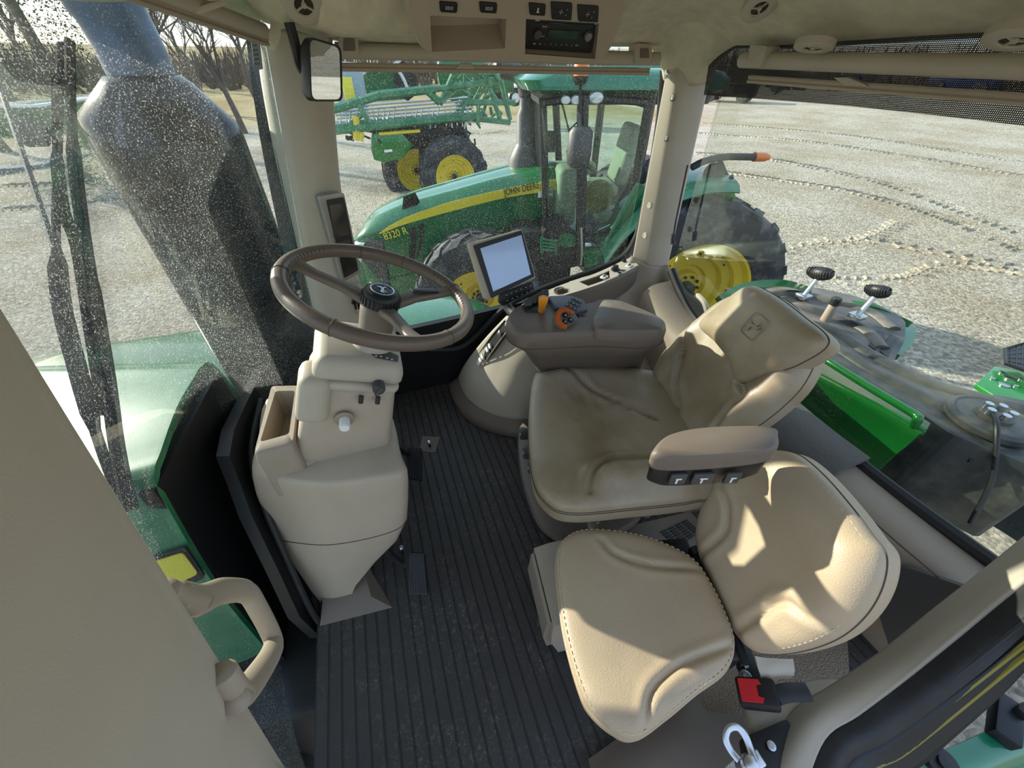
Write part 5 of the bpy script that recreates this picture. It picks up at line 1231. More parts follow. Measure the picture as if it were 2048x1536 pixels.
# right track fender
fr_ = thing('track_fender', 'long green fender over the right track, below the side window', 'fender', (1.5, .3, 1.2))
rws = []
for y, dz in ((-.95, -.55), (-.80, -.22), (-.55, -.06), (-.2, 0), (.4, .02), (1.2, .0), (2.0, -.02), (2.5, -.25)):
    rws.append([Vector((1.02, y, 1.66+dz)), Vector((1.15, y, 1.70+dz)), Vector((1.5, y, 1.73+dz)), Vector((1.85, y, 1.70+dz)), Vector((1.97, y, 1.62+dz)), Vector((2.0, y, 1.45+dz))])
mb = MB(); mb.patch(rws, sub=5, thick=.015); obj('fender_panel', mb, M['green'], fr_, smooth=60)
tk = thing('rubber_track', 'black rubber track under the right green fender', 'track', (1.5, .3, .4))
def trackbelt(t, xc):
    mb = MB(); L = []
    for i in range(40):
        a = i/40*2*math.pi; L.append(Vector((0, .2+1.65*math.cos(a), .75+.62*max(-1, min(1, 1.35*math.sin(a))))))
    mb.loft([[Vector((xc+s, p.y, p.z)) for p in L] for s in (-.3, .3)]); obj('belt', mb, M['tyre'], t)
    mb = MB()
    for i in range(0, 40, 1):
        p = L[i]; mb.box((xc, p.y*1.015, p.z*1.02), (.56, .06, .05))
    obj('lugs', mb, M['tyre'], t)
trackbelt(tk, 1.5)
# left fender seen past the door sill
fl = thing('track_fender', 'teal green fender outside the open door, lower corner', 'fender', (-1.3, -1.2, 1.0))
zf = 1.42
mb = MB(); mb.patch([[P(x, y, z=z) for x, y, z in r_] for r_ in ([(1740, 1620, zf), (1830, 1530, zf), (1935, 1478, zf), (2060, 1420, zf), (2160, 1370, zf)], [(1760, 1720, zf-.02), (1850, 1600, zf-.01), (1960, 1545, zf-.02), (2080, 1490, zf-.02), (2180, 1440, zf)], [(1800, 1800, zf-.2), (1900, 1700, zf-.2), (2020, 1640, zf-.2), (2140, 1590, zf-.2), (2250, 1500, zf-.2)])], sub=6, thick=.01); obj('fender_panel', mb, M['tealgreen'], fl, smooth=60)
mb = MB(); c = P(1882, 1528, z=zf+.012); mb.lathe([(.045, 0), (.040, .012), (.018, .014), (.018, .024), (0, .026)], Matrix.Translation(c), 28); obj('bolt', mb, M['black'], fl)
mb = MB(); mb.box(P(2010, 1440, z=zf+.03), (.06, .14, .05), bev=.006, R=Matrix.Rotation(.4, 4, 'Z')); mb.box(P(2042, 1424, z=zf+.05), (.03, .05, .06), bev=.004); obj('hinge_block', mb, M['darkmetal'], fl)
# exhaust stack by the front pillar
EX = Vector((1.03, .57, 0))
ex = thing('exhaust_stack', 'big glossy black exhaust stack just outside the windshield corner', 'exhaust', EX+Vector((0, 0, 1.6)))
T_ = Matrix.Translation(EX)
mb = MB(); mb.lathe([(.20, 1.3), (.212, 1.4), (.212, 2.81), (.205, 2.845), (.120, 2.955), (.098, 2.975)], T_, 48)
for v in mb.v:
    if 2.75 < v.z < 2.9: v.z -= .05*((v-EX).dot(RT)/.212); obj('muffler_shroud', mb, M['exhaust'], ex, smooth=50)
mb = MB(); mb.tube(cr([EX+Vector((0, 0, 2.95)), EX+Vector((-.0, .0, 3.06)), EX+Vector((0, .015, 3.18)), EX+Vector((.05, .05, 3.32)), EX+Vector((.16, .12, 3.42))], 5), [.088]*8+[.095]*6+[.10]*7, seg=28); obj('elbow_pipe', mb, mat('sky_tinted_pipe', srgb(88, 104, 132), .35, .3, var=.2, vscale=10), ex, smooth=60)  # blue of the sky on the pipe is put into its base colour
# wiper: tapering arm, blade and a second arm
wp = thing('windshield_wiper', 'black windshield wiper parked upright in front of the glass', 'wiper', P(255, 1020, y=.70))
def wy(px, py, d=.0): # just outside the windshield
    best = None
    for k in range(200):
        t = .2+k*.006; q = CAM+ray(px, py)*t
        a = (q.z-FZ)/1.5; pts = wl(0, q.z)
        cur = cr(pts, 10); 
        for i in range(len(cur)-1):
            if cur[i].x <= q.x <= cur[i+1].x:
                yy = lerp(cur[i], cur[i+1], (q.x-cur[i].x)/(cur[i+1].x-cur[i].x)).y
                if q.y > yy+.03+d: return q
    return CAM+ray(px, py)*1.0
def wpoly(L, d=0.0): return [wy(x, y, d) for x, y in L]
arm = [wy(*p) for p in [(262, 1020), (247, 960), (232, 880), (216, 760), (196, 640), (182, 560), (166, 460), (150, 330), (142, 220), (140, 80)]]
mb = MB(); mb.tube(cr(arm, 4), [.012]*20+[.010]*10+[.007]*7, seg=6, flat=1.6); obj('wiper_arm', mb, M['matte'], wp)
bl = [wy(*p, .02) for p in [(112, 150), (113, 280), (118, 360), (130, 430), (150, 480), (165, 560), (180, 660), (196, 760), (205, 830)]]
mb = MB(); mb.tube(cr(bl, 4), [.005]*6+[.008]*27, seg=6, flat=1.5); obj('wiper_blade', mb, M['matte'], wp)
gd = [wy(*p, .03) for p in [(122, 85), (116, 300), (112, 460), (122, 600), (150, 720), (190, 860), (232, 980), (250, 1020)]]
mb = MB(); mb.tube(cr(gd, 4), [.012]*10+[.026]*10+[.016]*9, seg=6, flat=.3); obj('wiper_linkage', mb, M['matte'], wp)
gs = thing('glass_sticker', 'small pale printed sticker at the windshield edge beside the front pillar', 'sticker', P(512, 90, x=.80))
gq = (P(512, 90, x=.80), Vector((-.9, -.35, .1)).normalized())
mb = MB(); mb.prism([P(x, y, pl=gq) for x, y in [(499, 58), (516, 56), (526, 138), (509, 142)]], gq[1]*.001); obj('backing', mb, mat('smoky_film', srgb(120, 132, 150), .4), gs)
mb = MB()
for i in range(7):
    mb.prism([P(x, y+i*9, pl=gq)+gq[1]*.0012 for x, y in [(503+i, 72), (512+i, 71), (513+i, 75), (504+i, 76)]], gq[1]*.0005)
obj('lettering', mb, M['black'], gs)
# second tall thing: mirror / rail far left
mb = MB(); mb.tube([P(0, 175, y=1.6), P(40, 290, y=1.5), P(90, 440, y=1.4), P(128, 560, y=1.3)], .012, seg=8)
tag(obj('mirror_arm', mb, M['black']), 'thin black mirror arm leaning left of the wiper beyond the glass', 'arm')
# ---------------------------------------------------------------- fuel tank behind the rear window
tkz = 2.02
tn = thing('fuel_tank', 'dusty black moulded fuel tank behind the rear window', 'tank', (0, -1.9, 1.5))
ol = [(1430, 612), (1500, 580), (1560, 566), (1640, 576), (1720, 594), (1790, 624), (1812, 642), (1810, 680), (1788, 722), (1762, 718), (1850, 752), (1944, 785), (2000, 790), (2130, 818), (2130, 965), (2000, 905), (1900, 868), (1856, 836), (1760, 780), (1662, 716), (1620, 748), (1500, 760), (1445, 680)]
ol = roundpoly([P(x, y, z=tkz) for x, y in ol], .04, 3)
mb = MB(); mb.prism(ol, (0, 0, -.34), bev=.012, seg=2); obj('tank_shell', mb, M['dustyblack'], tn, smooth=60)
ribs = [[(1462, 612), (1560, 588), (1660, 604), (1740, 628), (1786, 662)], [(1462, 640), (1570, 616), (1660, 634), (1730, 664), (1762, 700)], [(1480, 668), (1580, 646), (1660, 662), (1730, 706), (1840, 762), (1960, 800), (2120, 840)], [(1500, 700), (1600, 676), (1660, 692), (1740, 742), (1850, 800), (1930, 838)], [(1500, 726), (1590, 706), (1640, 716)]]
for L in ribs:
    mb = MB(); mb.tube(cr([P(x, y, z=tkz-.008) for x, y in L], 6), .034, seg=10, flat=.75, upv=(0, 0, 1)); obj('moulded_rib', mb, M['dustyblack'], tn, smooth=80)
mb = MB(); mb.prism([P(x, y, z=tkz+.004) for x, y in [(1738, 690), (1756, 660), (1768, 664), (1752, 700)]], (0, 0, -.01)); mb.prism([P(x, y, z=tkz+.004) for x, y in [(1760, 702), (1782, 668), (1796, 676), (1776, 714)]], (0, 0, -.01)); obj('recess_slots', mb, M['black'], tn)
mb = MB(); mb.patch([[P(1780, 790, z=1.98), P(1850, 800, z=1.97), P(1900, 830, z=1.95), (P(2060, 900, z=1.9))], [P(1790, 880, z=1.85), P(1850, 900, z=1.84), P(1950, 930, z=1.8), P(2080, 1000, z=1.75)], [P(1810, 960, z=1.6), P(1900, 990, z=1.6), P(2000, 1040, z=1.55), P(2100, 1100, z=1.5)]], sub=6, thick=.05); obj('tank_side', mb, mat('dark_tank_side', srgb(34, 42, 44), .45, bump=.3, bscale=40, bdist=.002), tn, smooth=60)
c = P(1985, 835, z=2.05); mb = MB(); mb.lathe([(.12, -.02), (.12, .0), (.105, .008), (.10, .004), (.05, .006), (.05, .02), (0, .022)], Matrix.Translation(c), 36); obj('sender_cap', mb, M['dustyblack'], tn)
mb = MB()
for i in range(5): a = i*1.25; mb.lathe([(.012, 0), (.012, .03), (0, .032)], Matrix.Translation(c+Vector((.032*math.cos(a), .032*math.sin(a), .01))), 12)
obj('sender_fittings', mb, M['metal'], tn)
mb = MB(); mb.tube(cr([c+Vector((0, .03, .03)), c+Vector((-.05, .1, .02)), c+Vector((-.14, .15, -.10)), c+Vector((-.2, .2, -.25))], 5), .008); mb.tube(cr([P(2060, 905, z=1.98), P(2000, 918, z=1.97), P(1935, 920, z=1.95)], 4), .009); mb.tube(cr([P(1900, 950, z=1.8), P(1905, 990, z=1.75), P(1885, 1010, z=1.7)], 4), .009); obj('hoses', mb, M['black'], tn)
mb = MB(); c = P(1650, 640, z=tkz); mb.lathe([(.022, 0), (.020, .08), (.017, .085)], Matrix.Translation(c), 20); pst = obj('filler_post', mb, M['taupe2'], tn); mb = MB(); mb.lathe([(.022, .085), (.022, .115), (.018, .12), (0, .12)], Matrix.Translation(c), 20); obj('filler_cap', mb, M['black'], pst)
# green curved tail of rear fender next to tank + box with grab rail
gb = thing('step_cover', 'bright green metal cover with a tubular rail behind the rear window', 'cover', P(1720, 850, z=1.8))
mb = MB(); mb.prism([P(x, y, z=2.045) for x, y in [(1628, 744), (1648, 716), (1740, 768), (1862, 846), (1852, 864), (1740, 804)]], (0, 0, -.02), bev=.003); obj('cover_top', mb, M['dustyblack'] if False else mat('dusty_green_top', srgb(132, 128, 104), .7, col2=srgb(70, 120, 76), vscale=6), gb)
t4 = [P(1628, 742, z=2.04), P(1740, 802, z=2.04), P(1852, 862, z=2.04)]; t5 = [P(1588, 782, z=1.86), P(1680, 850, z=1.86), P(1778, 922, z=1.86)]
mb = MB(); mb.patch([t4, [lerp(p, q_, .12)+Vector((0, .012, .01)) for p, q_ in zip(t4, t5)], [lerp(p, q_, .5) for p, q_ in zip(t4, t5)], t5, [q_+Vector((0, .02, -.2)) for q_ in t5]], sub=4, thick=.012); obj('cover_front', mb, M['limegreen'], gb, smooth=50)
mb = MB(); mb.tube(cr([P(1640, 712, z=2.08), P(1655, 722, z=2.095), P(1740, 775, z=2.095), P(1828, 828, z=2.095), P(1835, 838, z=2.09), P(1828, 852, z=2.04)], 5), .014, seg=12); obj('grab_rail', mb, M['limegreen'], gb, smooth=60)
sp4 = [p for p in (P(1772, 853, z=1.90), P(1796, 863, z=1.90), P(1793, 872, z=1.90), P(1770, 862, z=1.90))]
mb = MB(); sp4 = [Vector((p.x, t4[1].y+.062+.0, p.z)) for p in sp4]; 
c = P(1783, 862, pl=plane3(t4[1], t4[2], t5[2]))+(CAM-t5[1]).normalized()*.006; stM = basis(c, (t4[2]-t4[0]), ya=(t4[1]-t5[1])); mb.box((0, 0, 0), (.05, .02, .003), stM); lb = obj('sticker', mb, M['white'], gb)
mb = MB()
for i in range(3): mb.box((.002*i-.004, .006-.006*i, .0022), (.036-.006*i, .0022, .001), stM)
obj('sticker_text', mb, M['black'], lb)
# green rear tank fairing
mb = MB(); mb.patch([[P(1430, 598, z=2.06), P(1480, 574, z=2.07), P(1560, 561, z=2.08), P(1620, 572, z=2.06)], [P(1440, 612, z=2.04), P(1495, 588, z=2.05), P(1560, 574, z=2.05), P(1616, 583, z=2.03)]], sub=6, thick=.03); mb.patch([[P(1705, 600, z=2.03), P(1760, 612, z=2.03), P(1826, 644, z=2.0)], [P(1700, 606, z=2.0), P(1755, 622, z=2.0), P(1815, 655, z=1.97)]], sub=5, thick=.02)
tag(obj('rear_fairing', mb, M['limegreen']), 'thin bright green edge panel along the far side of the black tank', 'panel')
mb = MB(); mb.prism(roundpoly([P(x, y, z=1.93) for x, y in [(1785, 700), (1812, 648), (1832, 655), (1828, 685), (1800, 712)]], .05), (0, 0, -.03)); tag(obj('rear_marker_panel', mb, M['green2']), 'rounded pale green plate hanging off the tank corner', 'plate')
for (px, py, lab) in [(1641, 547, 'black ribbed work lamp on the tank edge, nearer the yellow wheel'), (1756, 583, 'black ribbed work lamp on the tank edge, farther from the yellow wheel')]:
    t = thing('work_lamp', lab, 'lamp', P(px, py+25, y=-2.15)); c = P(px, py, y=-2.15); d = Vector((.80, -.5, -.30)).normalized()
    dd_ = (P(px+27, py+4, y=-2.15)-c); mm = basis(c, dd_.normalized(), za=Vector((.3, .6, .75)))
    mb = MB(); rl = dd_.length
    mb.lathe([(rl*.15, -.03), (rl*.8, -.022), (rl, -.005), (rl*.97, .006), (rl*.7, .022), (rl*.3, .03), (0, .031)], mm, 30, sy=.5); lb_ = obj('lamp_shell', mb, M['black'], t, smooth=50)
    mb = MB()
    for i in range(11):
        x_ = (-.85+i*.17)*rl; w_ = math.sqrt(max(0, 1-(x_/rl)**2))*rl*.5; mb.tube(cr([mm @ Vector((x_, -w_, .004)), mm @ Vector((x_, -w_*.5, .024)), mm @ Vector((x_, w_*.5, .024)), mm @ Vector((x_, w_, .004))], 3), .004, seg=5)
    obj('cooling_ribs', mb, M['rubber'], t)
    mb = MB(); mb.tube([c-Vector((0, 0, .02)), c-Vector((0, -.05, .14))], .012); mb.box(c-Vector((0, -.04, .12)), (.06, .06, .02), bev=.004); obj('lamp_stalk', mb, M['metal'], t)
# green bracket with black mesh far right
t = thing('rear_step', 'bright green drilled bracket with black mesh step at the yard side', 'step', P(2010, 770, z=1.4))
zr = 1.5
mb = MB(); mb.prism([P(x, y, z=zr) for x, y in [(1990, 732), (2100, 752), (2100, 860), (1952, 768)]], (0, 0, -.03), bev=.004); pb = obj('plate', mb, M['limegreen'], t)
mb = MB()
for (x, y, r_) in [(1985, 757, .014), (2003, 745, .014), (2020, 757, .03), (2008, 770, .028), (2032, 772, .012), (2042, 758, .012)]: mb.lathe([(r_, 0), (r_, .006), (r_*.6, .008), (0, .008)], Matrix.Translation(P(x, y, z=zr+.001)), 18)
obj('plate_bolts', mb, M['metal'], pb)
mb = MB(); fr = [P(x, y, z=zr+.06) for x, y in [(2010, 698), (2100, 670), (2100, 760), (2012, 728)]]; mb.tube(fr, .010, closed=True)
for i in range(1, 8): mb.tube([lerp(fr[0], fr[1], i/8), lerp(fr[3], fr[2], i/8)], .004, seg=5)
for i in range(1, 5): mb.tube([lerp(fr[0], fr[3], i/5), lerp(fr[1], fr[2], i/5)], .004, seg=5)
mb.prism(fr, (0, 0, -.004)); obj('mesh_tread', mb, M['black'], t)
# ================================================================ neighbouring tractor
NPV = Vector((3.10, -1.74, 0)); NXF = Matrix.Translation(NPV) @ Matrix.Rotation(math.radians(-16.5), 4, 'Z') @ Matrix.Translation(-NPV); NXI = NXF.inverted()
_nr = NXF.to_3x3() @ Vector((1, 0, 0))
def NX(px, py, x): return NXI @ P(px, py, pl=(NXF @ Vector((x, -1.74, 0)), _nr))
nt_ = thing('neighbouring_tractor', 'green and yellow wheeled tractor with tall cab parked alongside on gravel', 'tractor', (4.1, -2.2, 0))
XF[0] = NXF
XN = 3.65
# hood: lofted sections from cab to nose, measured on its near side
sec = []
st_ = [((1112, 333), (1110, 362)), ((1010, 352), (1010, 388)), ((905, 380), (905, 415)), ((805, 408), (805, 442)), ((740, 436), (740, 462)), ((712, 458), (715, 474)), ((704, 474), (708, 484))]
W_N = .95
for i, ((tx, ty_), (sx_, sy_)) in enumerate(st_):
    top_ = NX(tx, ty_, XN+.18); shd = NX(sx_, sy_, XN)
    zt_, ys = top_.z, shd.y; zs = shd.z; w = W_N-(.02*i)+(-.06 if i > 4 else 0)
    xl = XN+(.0 if i < 5 else .05*(i-4)); xr = xl+w
    zb = zs-.75 if i < 5 else zs-.6
    sec.append([Vector((xl+.02, ys, zb)), Vector((xl-.02, ys, zs-.12)), Vector((xl+.0, ys, zs)), Vector((xl+.14, ys, zt_-.012)), Vector((xl+.22, ys, zt_)), Vector(((xl+xr)/2, ys, zt_+.02)), Vector((xr-.22, ys, zt_)), Vector((xr-.12, ys, zt_-.012)), Vector((xr, ys, zs)), Vector((xr+.02, ys, zs-.12)), Vector((xr-.02, ys, zb))])
mb = MB(); mb.patch(sec, sub=5, thick=.02, flip=False); hdN = obj('hood', mb, M['green'], nt_, smooth=60)
mb = MB(); l0 = sec[-1]; l1 = [Vector((p.x*.9+.4, p.y+.12, p.z-.08)) for p in l0]; mb.loft([l0, l1]); obj('nose', mb, M['green'], nt_, smooth=60)
# front body between hood and axle
mb = MB(); mb.box((4.1, -.9, .80), (.7, 2.6, .5), bev=.05); obj('frame', mb, M['darkmetal'], nt_)
# yellow stripe on near side shoulder
def nside(px, py, off=-.012): 
    p = NX(px, py, XN-.022+off); return p
sa = [(1112, 358), (1010, 378), (905, 403), (830, 428), (790, 446), (758, 466)]
sb_ = [(1112, 380), (1010, 396), (905, 422), (840, 440), (800, 452), (760, 468)]
mb = MB(); mb.patch([[nside(*p) for p in sa], [nside(*p) for p in sb_]], sub=6, thick=.006); obj('yellow_stripe', mb, M['yellow'], hdN)
def tline(body, p0, p1, size, m, par, name, ext=.002, off=-.022, sp=1.0, sx=1.0):
    a, b = nside(*p0, off), nside(*p1, off); mm = basis(a, (b-a), za=Vector((-1, 0, 0)))
    return text(name, body, mm, size, m, par, ext, sx=sx, sp=sp)
tline('JOHN DEERE', (1009, 391), (1075, 377), .098, M['black'], hdN, 'lettering', sx=.72)
tline('8320 R', (770, 480), (806, 470), .115, M['yellowdecal'], hdN, 'model_lettering', sx=.9)
mb = MB(); mb.prism([nside(*p, -.014) for p in [(1076, 384), (1105, 378), (1105, 391), (1076, 396)]], (-.003, 0, 0)); dl_ = obj('dealer_sticker', mb, M['white'], hdN)
tline('SLOAN', (1083, 391), (1104, 386), .055, M['black'], dl_, 'sticker_lettering', off=-.022, sx=.8)
# vent grille openings on top and side
mb = MB(); q = [(808, 400), (832, 392), (840, 408), (818, 430), (806, 424)]; mb.prism([NX(*p, XN+.11)+Vector((-.01, 0, .02)) for p in q], (.0, 0, .02)); obj('top_screen', mb, M['black'], hdN)
mb = MB()
for qq in ([(818, 458), (829, 452), (834, 480), (824, 486)], [(836, 450), (848, 447), (846, 474), (838, 478)], [(818, 492), (832, 486), (828, 522), (818, 522)], [(838, 484), (845, 480), (838, 510), (834, 515)]):
    mb.prism([nside(*p, -.006) for p in qq], (-.006, 0, 0))
obj('side_grille', mb, M['black'], hdN)
# dark sheet standing in for the shaded wheel opening under the hood
mb = MB(); arch = [(1015, 520), (1000, 492), (960, 470), (910, 468), (875, 490), (850, 530), (845, 580), (1010, 580)]; mb.prism([nside(*p, -.004) for p in arch], (-.004, 0, 0)); obj('arch_shade', mb, M['darkmetal'], hdN)
mb = MB(); mb.prism([nside(*p, -.010) for p in [(735, 480), (765, 478), (780, 585), (725, 520)]], (-.006, 0, 0)); obj('front_screen', mb, M['darkgrey'], hdN)
mb = MB(); mb.prism([NX(*p, XN-.05) for p in [(705, 490), (728, 488), (722, 525), (706, 505)]], (.2, 0, 0)); obj('head_lamp', mb, M['lampglass'], nt_)
mb = MB(); mb.prism([nside(*p, -.002) for p in [(780, 560), (845, 545), (1010, 540), (1110, 520), (1120, 470), (1120, 640), (800, 650)]], (.05, 0, 0)); obj('lower_side_panel', mb, M['green'], nt_)
def wheel(name, par, c, R_, rimr, wid, nl=22, dish=.22, axis=Vector((-1, 0, 0)), simple=False):
    mm = basis(c, Vector((0, 1, 0)), za=axis); hw = wid/2
    mb = MB(); mb.lathe([(rimr*.98, hw*.86), (rimr*1.08, hw*1.0), (R_*.80, hw*1.06), (R_*.93, hw*.98), (R_*.965, hw*.80), (R_*.97, 0), (R_*.965, -hw*.80), (R_*.93, -hw*.98), (R_*.80, -hw*1.06), (rimr*1.08, -hw), (rimr*.98, -hw*.86)], mm, 48, cap=False)
    ty_ = obj('tyre', mb, M['tyre'], par, smooth=50)
    mb = MB()
    for i in range(nl):
        a = i*2*math.pi/nl
        for s in (-1, 1):
            a2 = a+(math.pi/nl if s > 0 else 0)
            e = []
            for k in range(4):
                t = k/3; an = a2+t*.20; rr2 = (R_*1.0 if k < 3 else R_*.95); e.append((an, s*hw*(.05+.95*t), rr2))
            for k in range(3):
                pa, pb = e[k], e[k+1]; w2 = .028/R_*2
                vs = []
                for (an, zz, r2_) in (pa, pb):
                    for dr in (-.05, 0):
                        for da in (-w2, w2): vs.append(Vector(((r2_+dr)*math.cos(an+da), (r2_+dr)*math.sin(an+da), zz)))
                mb.add([mm @ v for v in vs], [(0, 1, 3, 2), (4, 6, 7, 5), (0, 2, 6, 4), (1, 5, 7, 3), (2, 3, 7, 6), (0, 4, 5, 1)])
    obj('tread_lugs', mb, M['tyre'], ty_, smooth=0)
    mb = MB(); mb.lathe([(rimr, hw*.9), (rimr*.96, hw*.86), (rimr*.92, hw*.62), (rimr*.80, hw*.52), (rimr*.77, hw*.30), (rimr*.64, hw*.24), (rimr*.60, hw*.02), (rimr*.42, -hw*.06), (rimr*.38, -hw*.22), (rimr*.30, -hw*.22), (rimr*.28, hw*.05), (0, hw*.05)], mm, 48, cap=False); rm = obj('rim', mb, M['yellow'], par, smooth=40)
    mb = MB(); mb.lathe([(rimr*.13, -.02), (rimr*.13, hw*.35), (rimr*.08, hw*.42), (0, hw*.42)], mm, 24)
    for i in range(10): a = i*math.pi/5; mb.lathe([(.017, hw*.1), (.017, hw*.1+.02), (0, hw*.1+.022)], mm @ Matrix.Translation((rimr*.22*math.cos(a), rimr*.22*math.sin(a), 0)), 8)
    for i in range(8): a = i*math.pi/4; mb.lathe([(.013, hw*.50), (.013, hw*.52), (0, hw*.52)], mm @ Matrix.Translation((rimr*.72*math.cos(a), rimr*.72*math.sin(a), -hw*.12)), 8)
    obj('hub_bolts', mb, M['darkmetal'], rm)
def wheelthing(name, c, *a, **k):
    e = bpy.data.objects.new(name, None); COL.objects.link(e); e.parent = nt_; e.location = c-LOC[nt_.name]; LOC[e.name] = c; return e
hub = NX(1402, 560, 2.75); hub.z = .98
def wpart(name, c, R_, rimr, wid, **k):
    # wheel as part group: tyre is the part, lugs, rim and bolts its sub-parts
    mm = basis(c, Vector((0, 1, 0)), za=Vector((-1, 0, 0))); return mm
def wheel2(c, R_, rimr, wid, par, nl=22):
    # tyre (part) > lugs ; rim (part) > bolts
    wheel('wheel', par, c, R_, rimr, wid, nl)
wheel2(Vector((3.05, hub.y, .98)), 1.0, .60, .66, nt_)
wheel2(Vector((5.15, hub.y, .98)), 1.0, .60, .66, nt_)
fy = NX(962, 650, 3.0).y; fc = Vector((3.30, fy, .78)); wheel2(fc, .78, .42, .5, nt_, 20); wheel2(Vector((4.9, fy, .78)), .78, .42, .5, nt_, 20)
# rear fender of the neighbour
CY = hub.y
mb = MB(); rws = []
for a in (22, 38, 54, 70, 84, 97):
    ar = math.radians(a); rws.append([Vector((x_, CY+1.13*math.cos(ar), .98+1.13*math.sin(ar)+dz)) for x_, dz in ((2.82, -.06), (2.9, 0), (3.15, .03), (3.45, .03))])
mb.patch(rws, sub=4, thick=.02); obj('rear_fender', mb, M['green2'], nt_, smooth=60)
mb = MB(); mb.prism([NX(*p, 3.0) for p in [(1440, 372), (1468, 374), (1476, 415), (1460, 422), (1448, 396)]], (.05, 0, 0), bev=.006); mb.prism([NX(*p, 3.05) for p in [(1398, 372), (1424, 376), (1428, 396), (1404, 388)]], (.05, 0, 0)); obj('fender_bracket', mb, M['limegreen'], nt_)
mb = MB(); mb.tube(cr([NX(1383, 335, 3.1), NX(1410, 322, 3.1), NX(1450, 314, 3.1), NX(1508, 314, 3.1)], 5), .045, seg=10, flat=.7); mb.prism([NX(*p, 3.1) for p in [(1436, 322), (1446, 322), (1460, 358), (1448, 372), (1444, 340)]], (.04, 0, 0)); mb.lathe([(.05, -.04), (.09, 0), (.085, .08), (0, .1)], basis(NX(1424, 345, 3.1), (0, 1, 0), za=(-1, 0, 0)), 20); mb.tube([NX(1462, 352, 3.0), NX(1468, 372, 3.0)], .02); mm_ = obj('light_arm', mb, M['black'], nt_)
mb = MB(); mb.tube([NX(1508, 314, 3.1), NX(1528, 314, 3.1), NX(1538, 315, 3.1)], [.052, .052, .03], seg=14, flat=.8); obj('amber_light', mb, M['lens'], mm_)
# cab of the neighbour
XC = 3.10
fl_b, fl_t = NX(1095, 470, XC), NX(1088, 205, XC)   # front edge
mid_t, mid_b = NX(1166, 195, XC), NX(1170, 470, XC)
re_t, re_b = NX(1300, 205, XC), NX(1255, 455, XC)
WB = 1.85
mb = MB()
def post(a, b, r=.035, s=6): mb.tube([a, b], r, seg=s)
off = Vector((WB, 0, 0))
fwd = Vector((.35, .0, 0))
post(fl_t+Vector((.1, .0, 0)), fl_b+Vector((.1, 0, 0)), .04); post(mid_t, NX(1160, 530, XC), .055); post(re_t, re_b, .05)
post(fl_t+Vector((WB-.1, 0, 0)), fl_b+Vector((WB-.1, 0, 0)), .04); post(mid_t+off, mid_b+off, .05); post(re_t+off, re_b+off, .05)
for a, b in ((fl_t, mid_t), (mid_t, re_t), (NX(1105, 455, XC), NX(1160, 505, XC)), (NX(1172, 468, XC), NX(1232, 462, XC)), (NX(1232, 462, XC), NX(1290, 380, XC))): post(a, b, .03)
post(re_t, re_t+off, .05); post(fl_t+Vector((.1, 0, 0)), fl_t+off-Vector((.1, 0, 0)), .04); post(fl_b, fl_b+off, .06); post(re_b, re_b+off, .06); post(re_t+off, fl_t+off, .03)
obj('cab_frame', mb, M['black'], nt_)
mb = MB(); cbm = (fl_b+re_b)/2; mb.box((XC+WB/2, (fl_b.y+re_b.y)/2, 1.35), (WB-.1, abs(fl_b.y-re_b.y), .12), bev=.02); mb.box((XC+.35, fl_b.y+.05, 1.15), (.5, .7, .9), bev=.08); obj('cab_floor', mb, M['darkmetal'], nt_)
mb = MB(); e1 = .008
mb.prism([mid_t+Vector((-.0, -.05, -.04)), re_t+Vector((0, .05, -.04)), re_b+Vector((0, .05, .1)), NX(1178, 468, XC)], (-e1, 0, 0)); obj('door_glass', mb, M['glass_nb'], nt_)
mb = MB(); mb.prism([fl_t+Vector((.02, .02, -.04)), mid_t+Vector((0, .03, -.04)), NX(1160, 500, XC), NX(1098, 450, XC)], (-e1, 0, 0)); obj('side_glass', mb, M['glass_nb'], nt_)
mb = MB(); mb.prism([fl_t+Vector((.15, .0, -.04)), fl_t+off+Vector((-.15, 0, -.04)), fl_b+off+Vector((-.15, 0, 0)), fl_b+Vector((.15, 0, 0))], (0, e1, 0)); obj('windshield', mb, M['glass_nb'], nt_)
# roof
yf, yr = NX(1066, 190, XC).y+.02, -3.35
rl = lambda z, i, ex_=0: roundpoly([Vector((XC-.06+i, yf-i+ex_, z)), Vector((XC-.06+i, yr+i, z)), Vector((XC+WB+.06-i, yr+i, z)), Vector((XC+WB+.06-i, yf-i+ex_, z))], .22, 6)
mb = MB(); mb.loft([rl(2.80, .06), rl(2.83, .0, .06), rl(2.90, .0, .10), rl(2.95, .05, .03), rl(2.975, .14, -.08), rl(2.98, .6, -.3)]); rfN = obj('cab_roof', mb, M['tealgreen'], nt_, smooth=50)
mb = MB(); mb.loft([rl(2.72, .10), rl(2.80, .07)]); obj('roof_liner', mb, M['darkgrey'], nt_)
mb = MB()
for x_ in (.35, .75, 1.15): mb.box((XC+x_, -2.4, 2.985), (.03, 1.6, .012), bev=.004)
obj('roof_ribs', mb, M['green2'], rfN)
mb = MB()
for (px, py, rx_) in [(1131, 200, .045), (1152, 200, .05), (1192, 195, .065)]:
    mb.lathe([(rx_, -.05), (rx_, .015), (rx_*.8, .03), (0, .032)], basis(NX(px, py, XC-.01), (0, 1, 0), za=(-1, .2, 0)), 24, sy=.75)
obj('work_lights', mb, M['lampglass'], nt_, smooth=50)
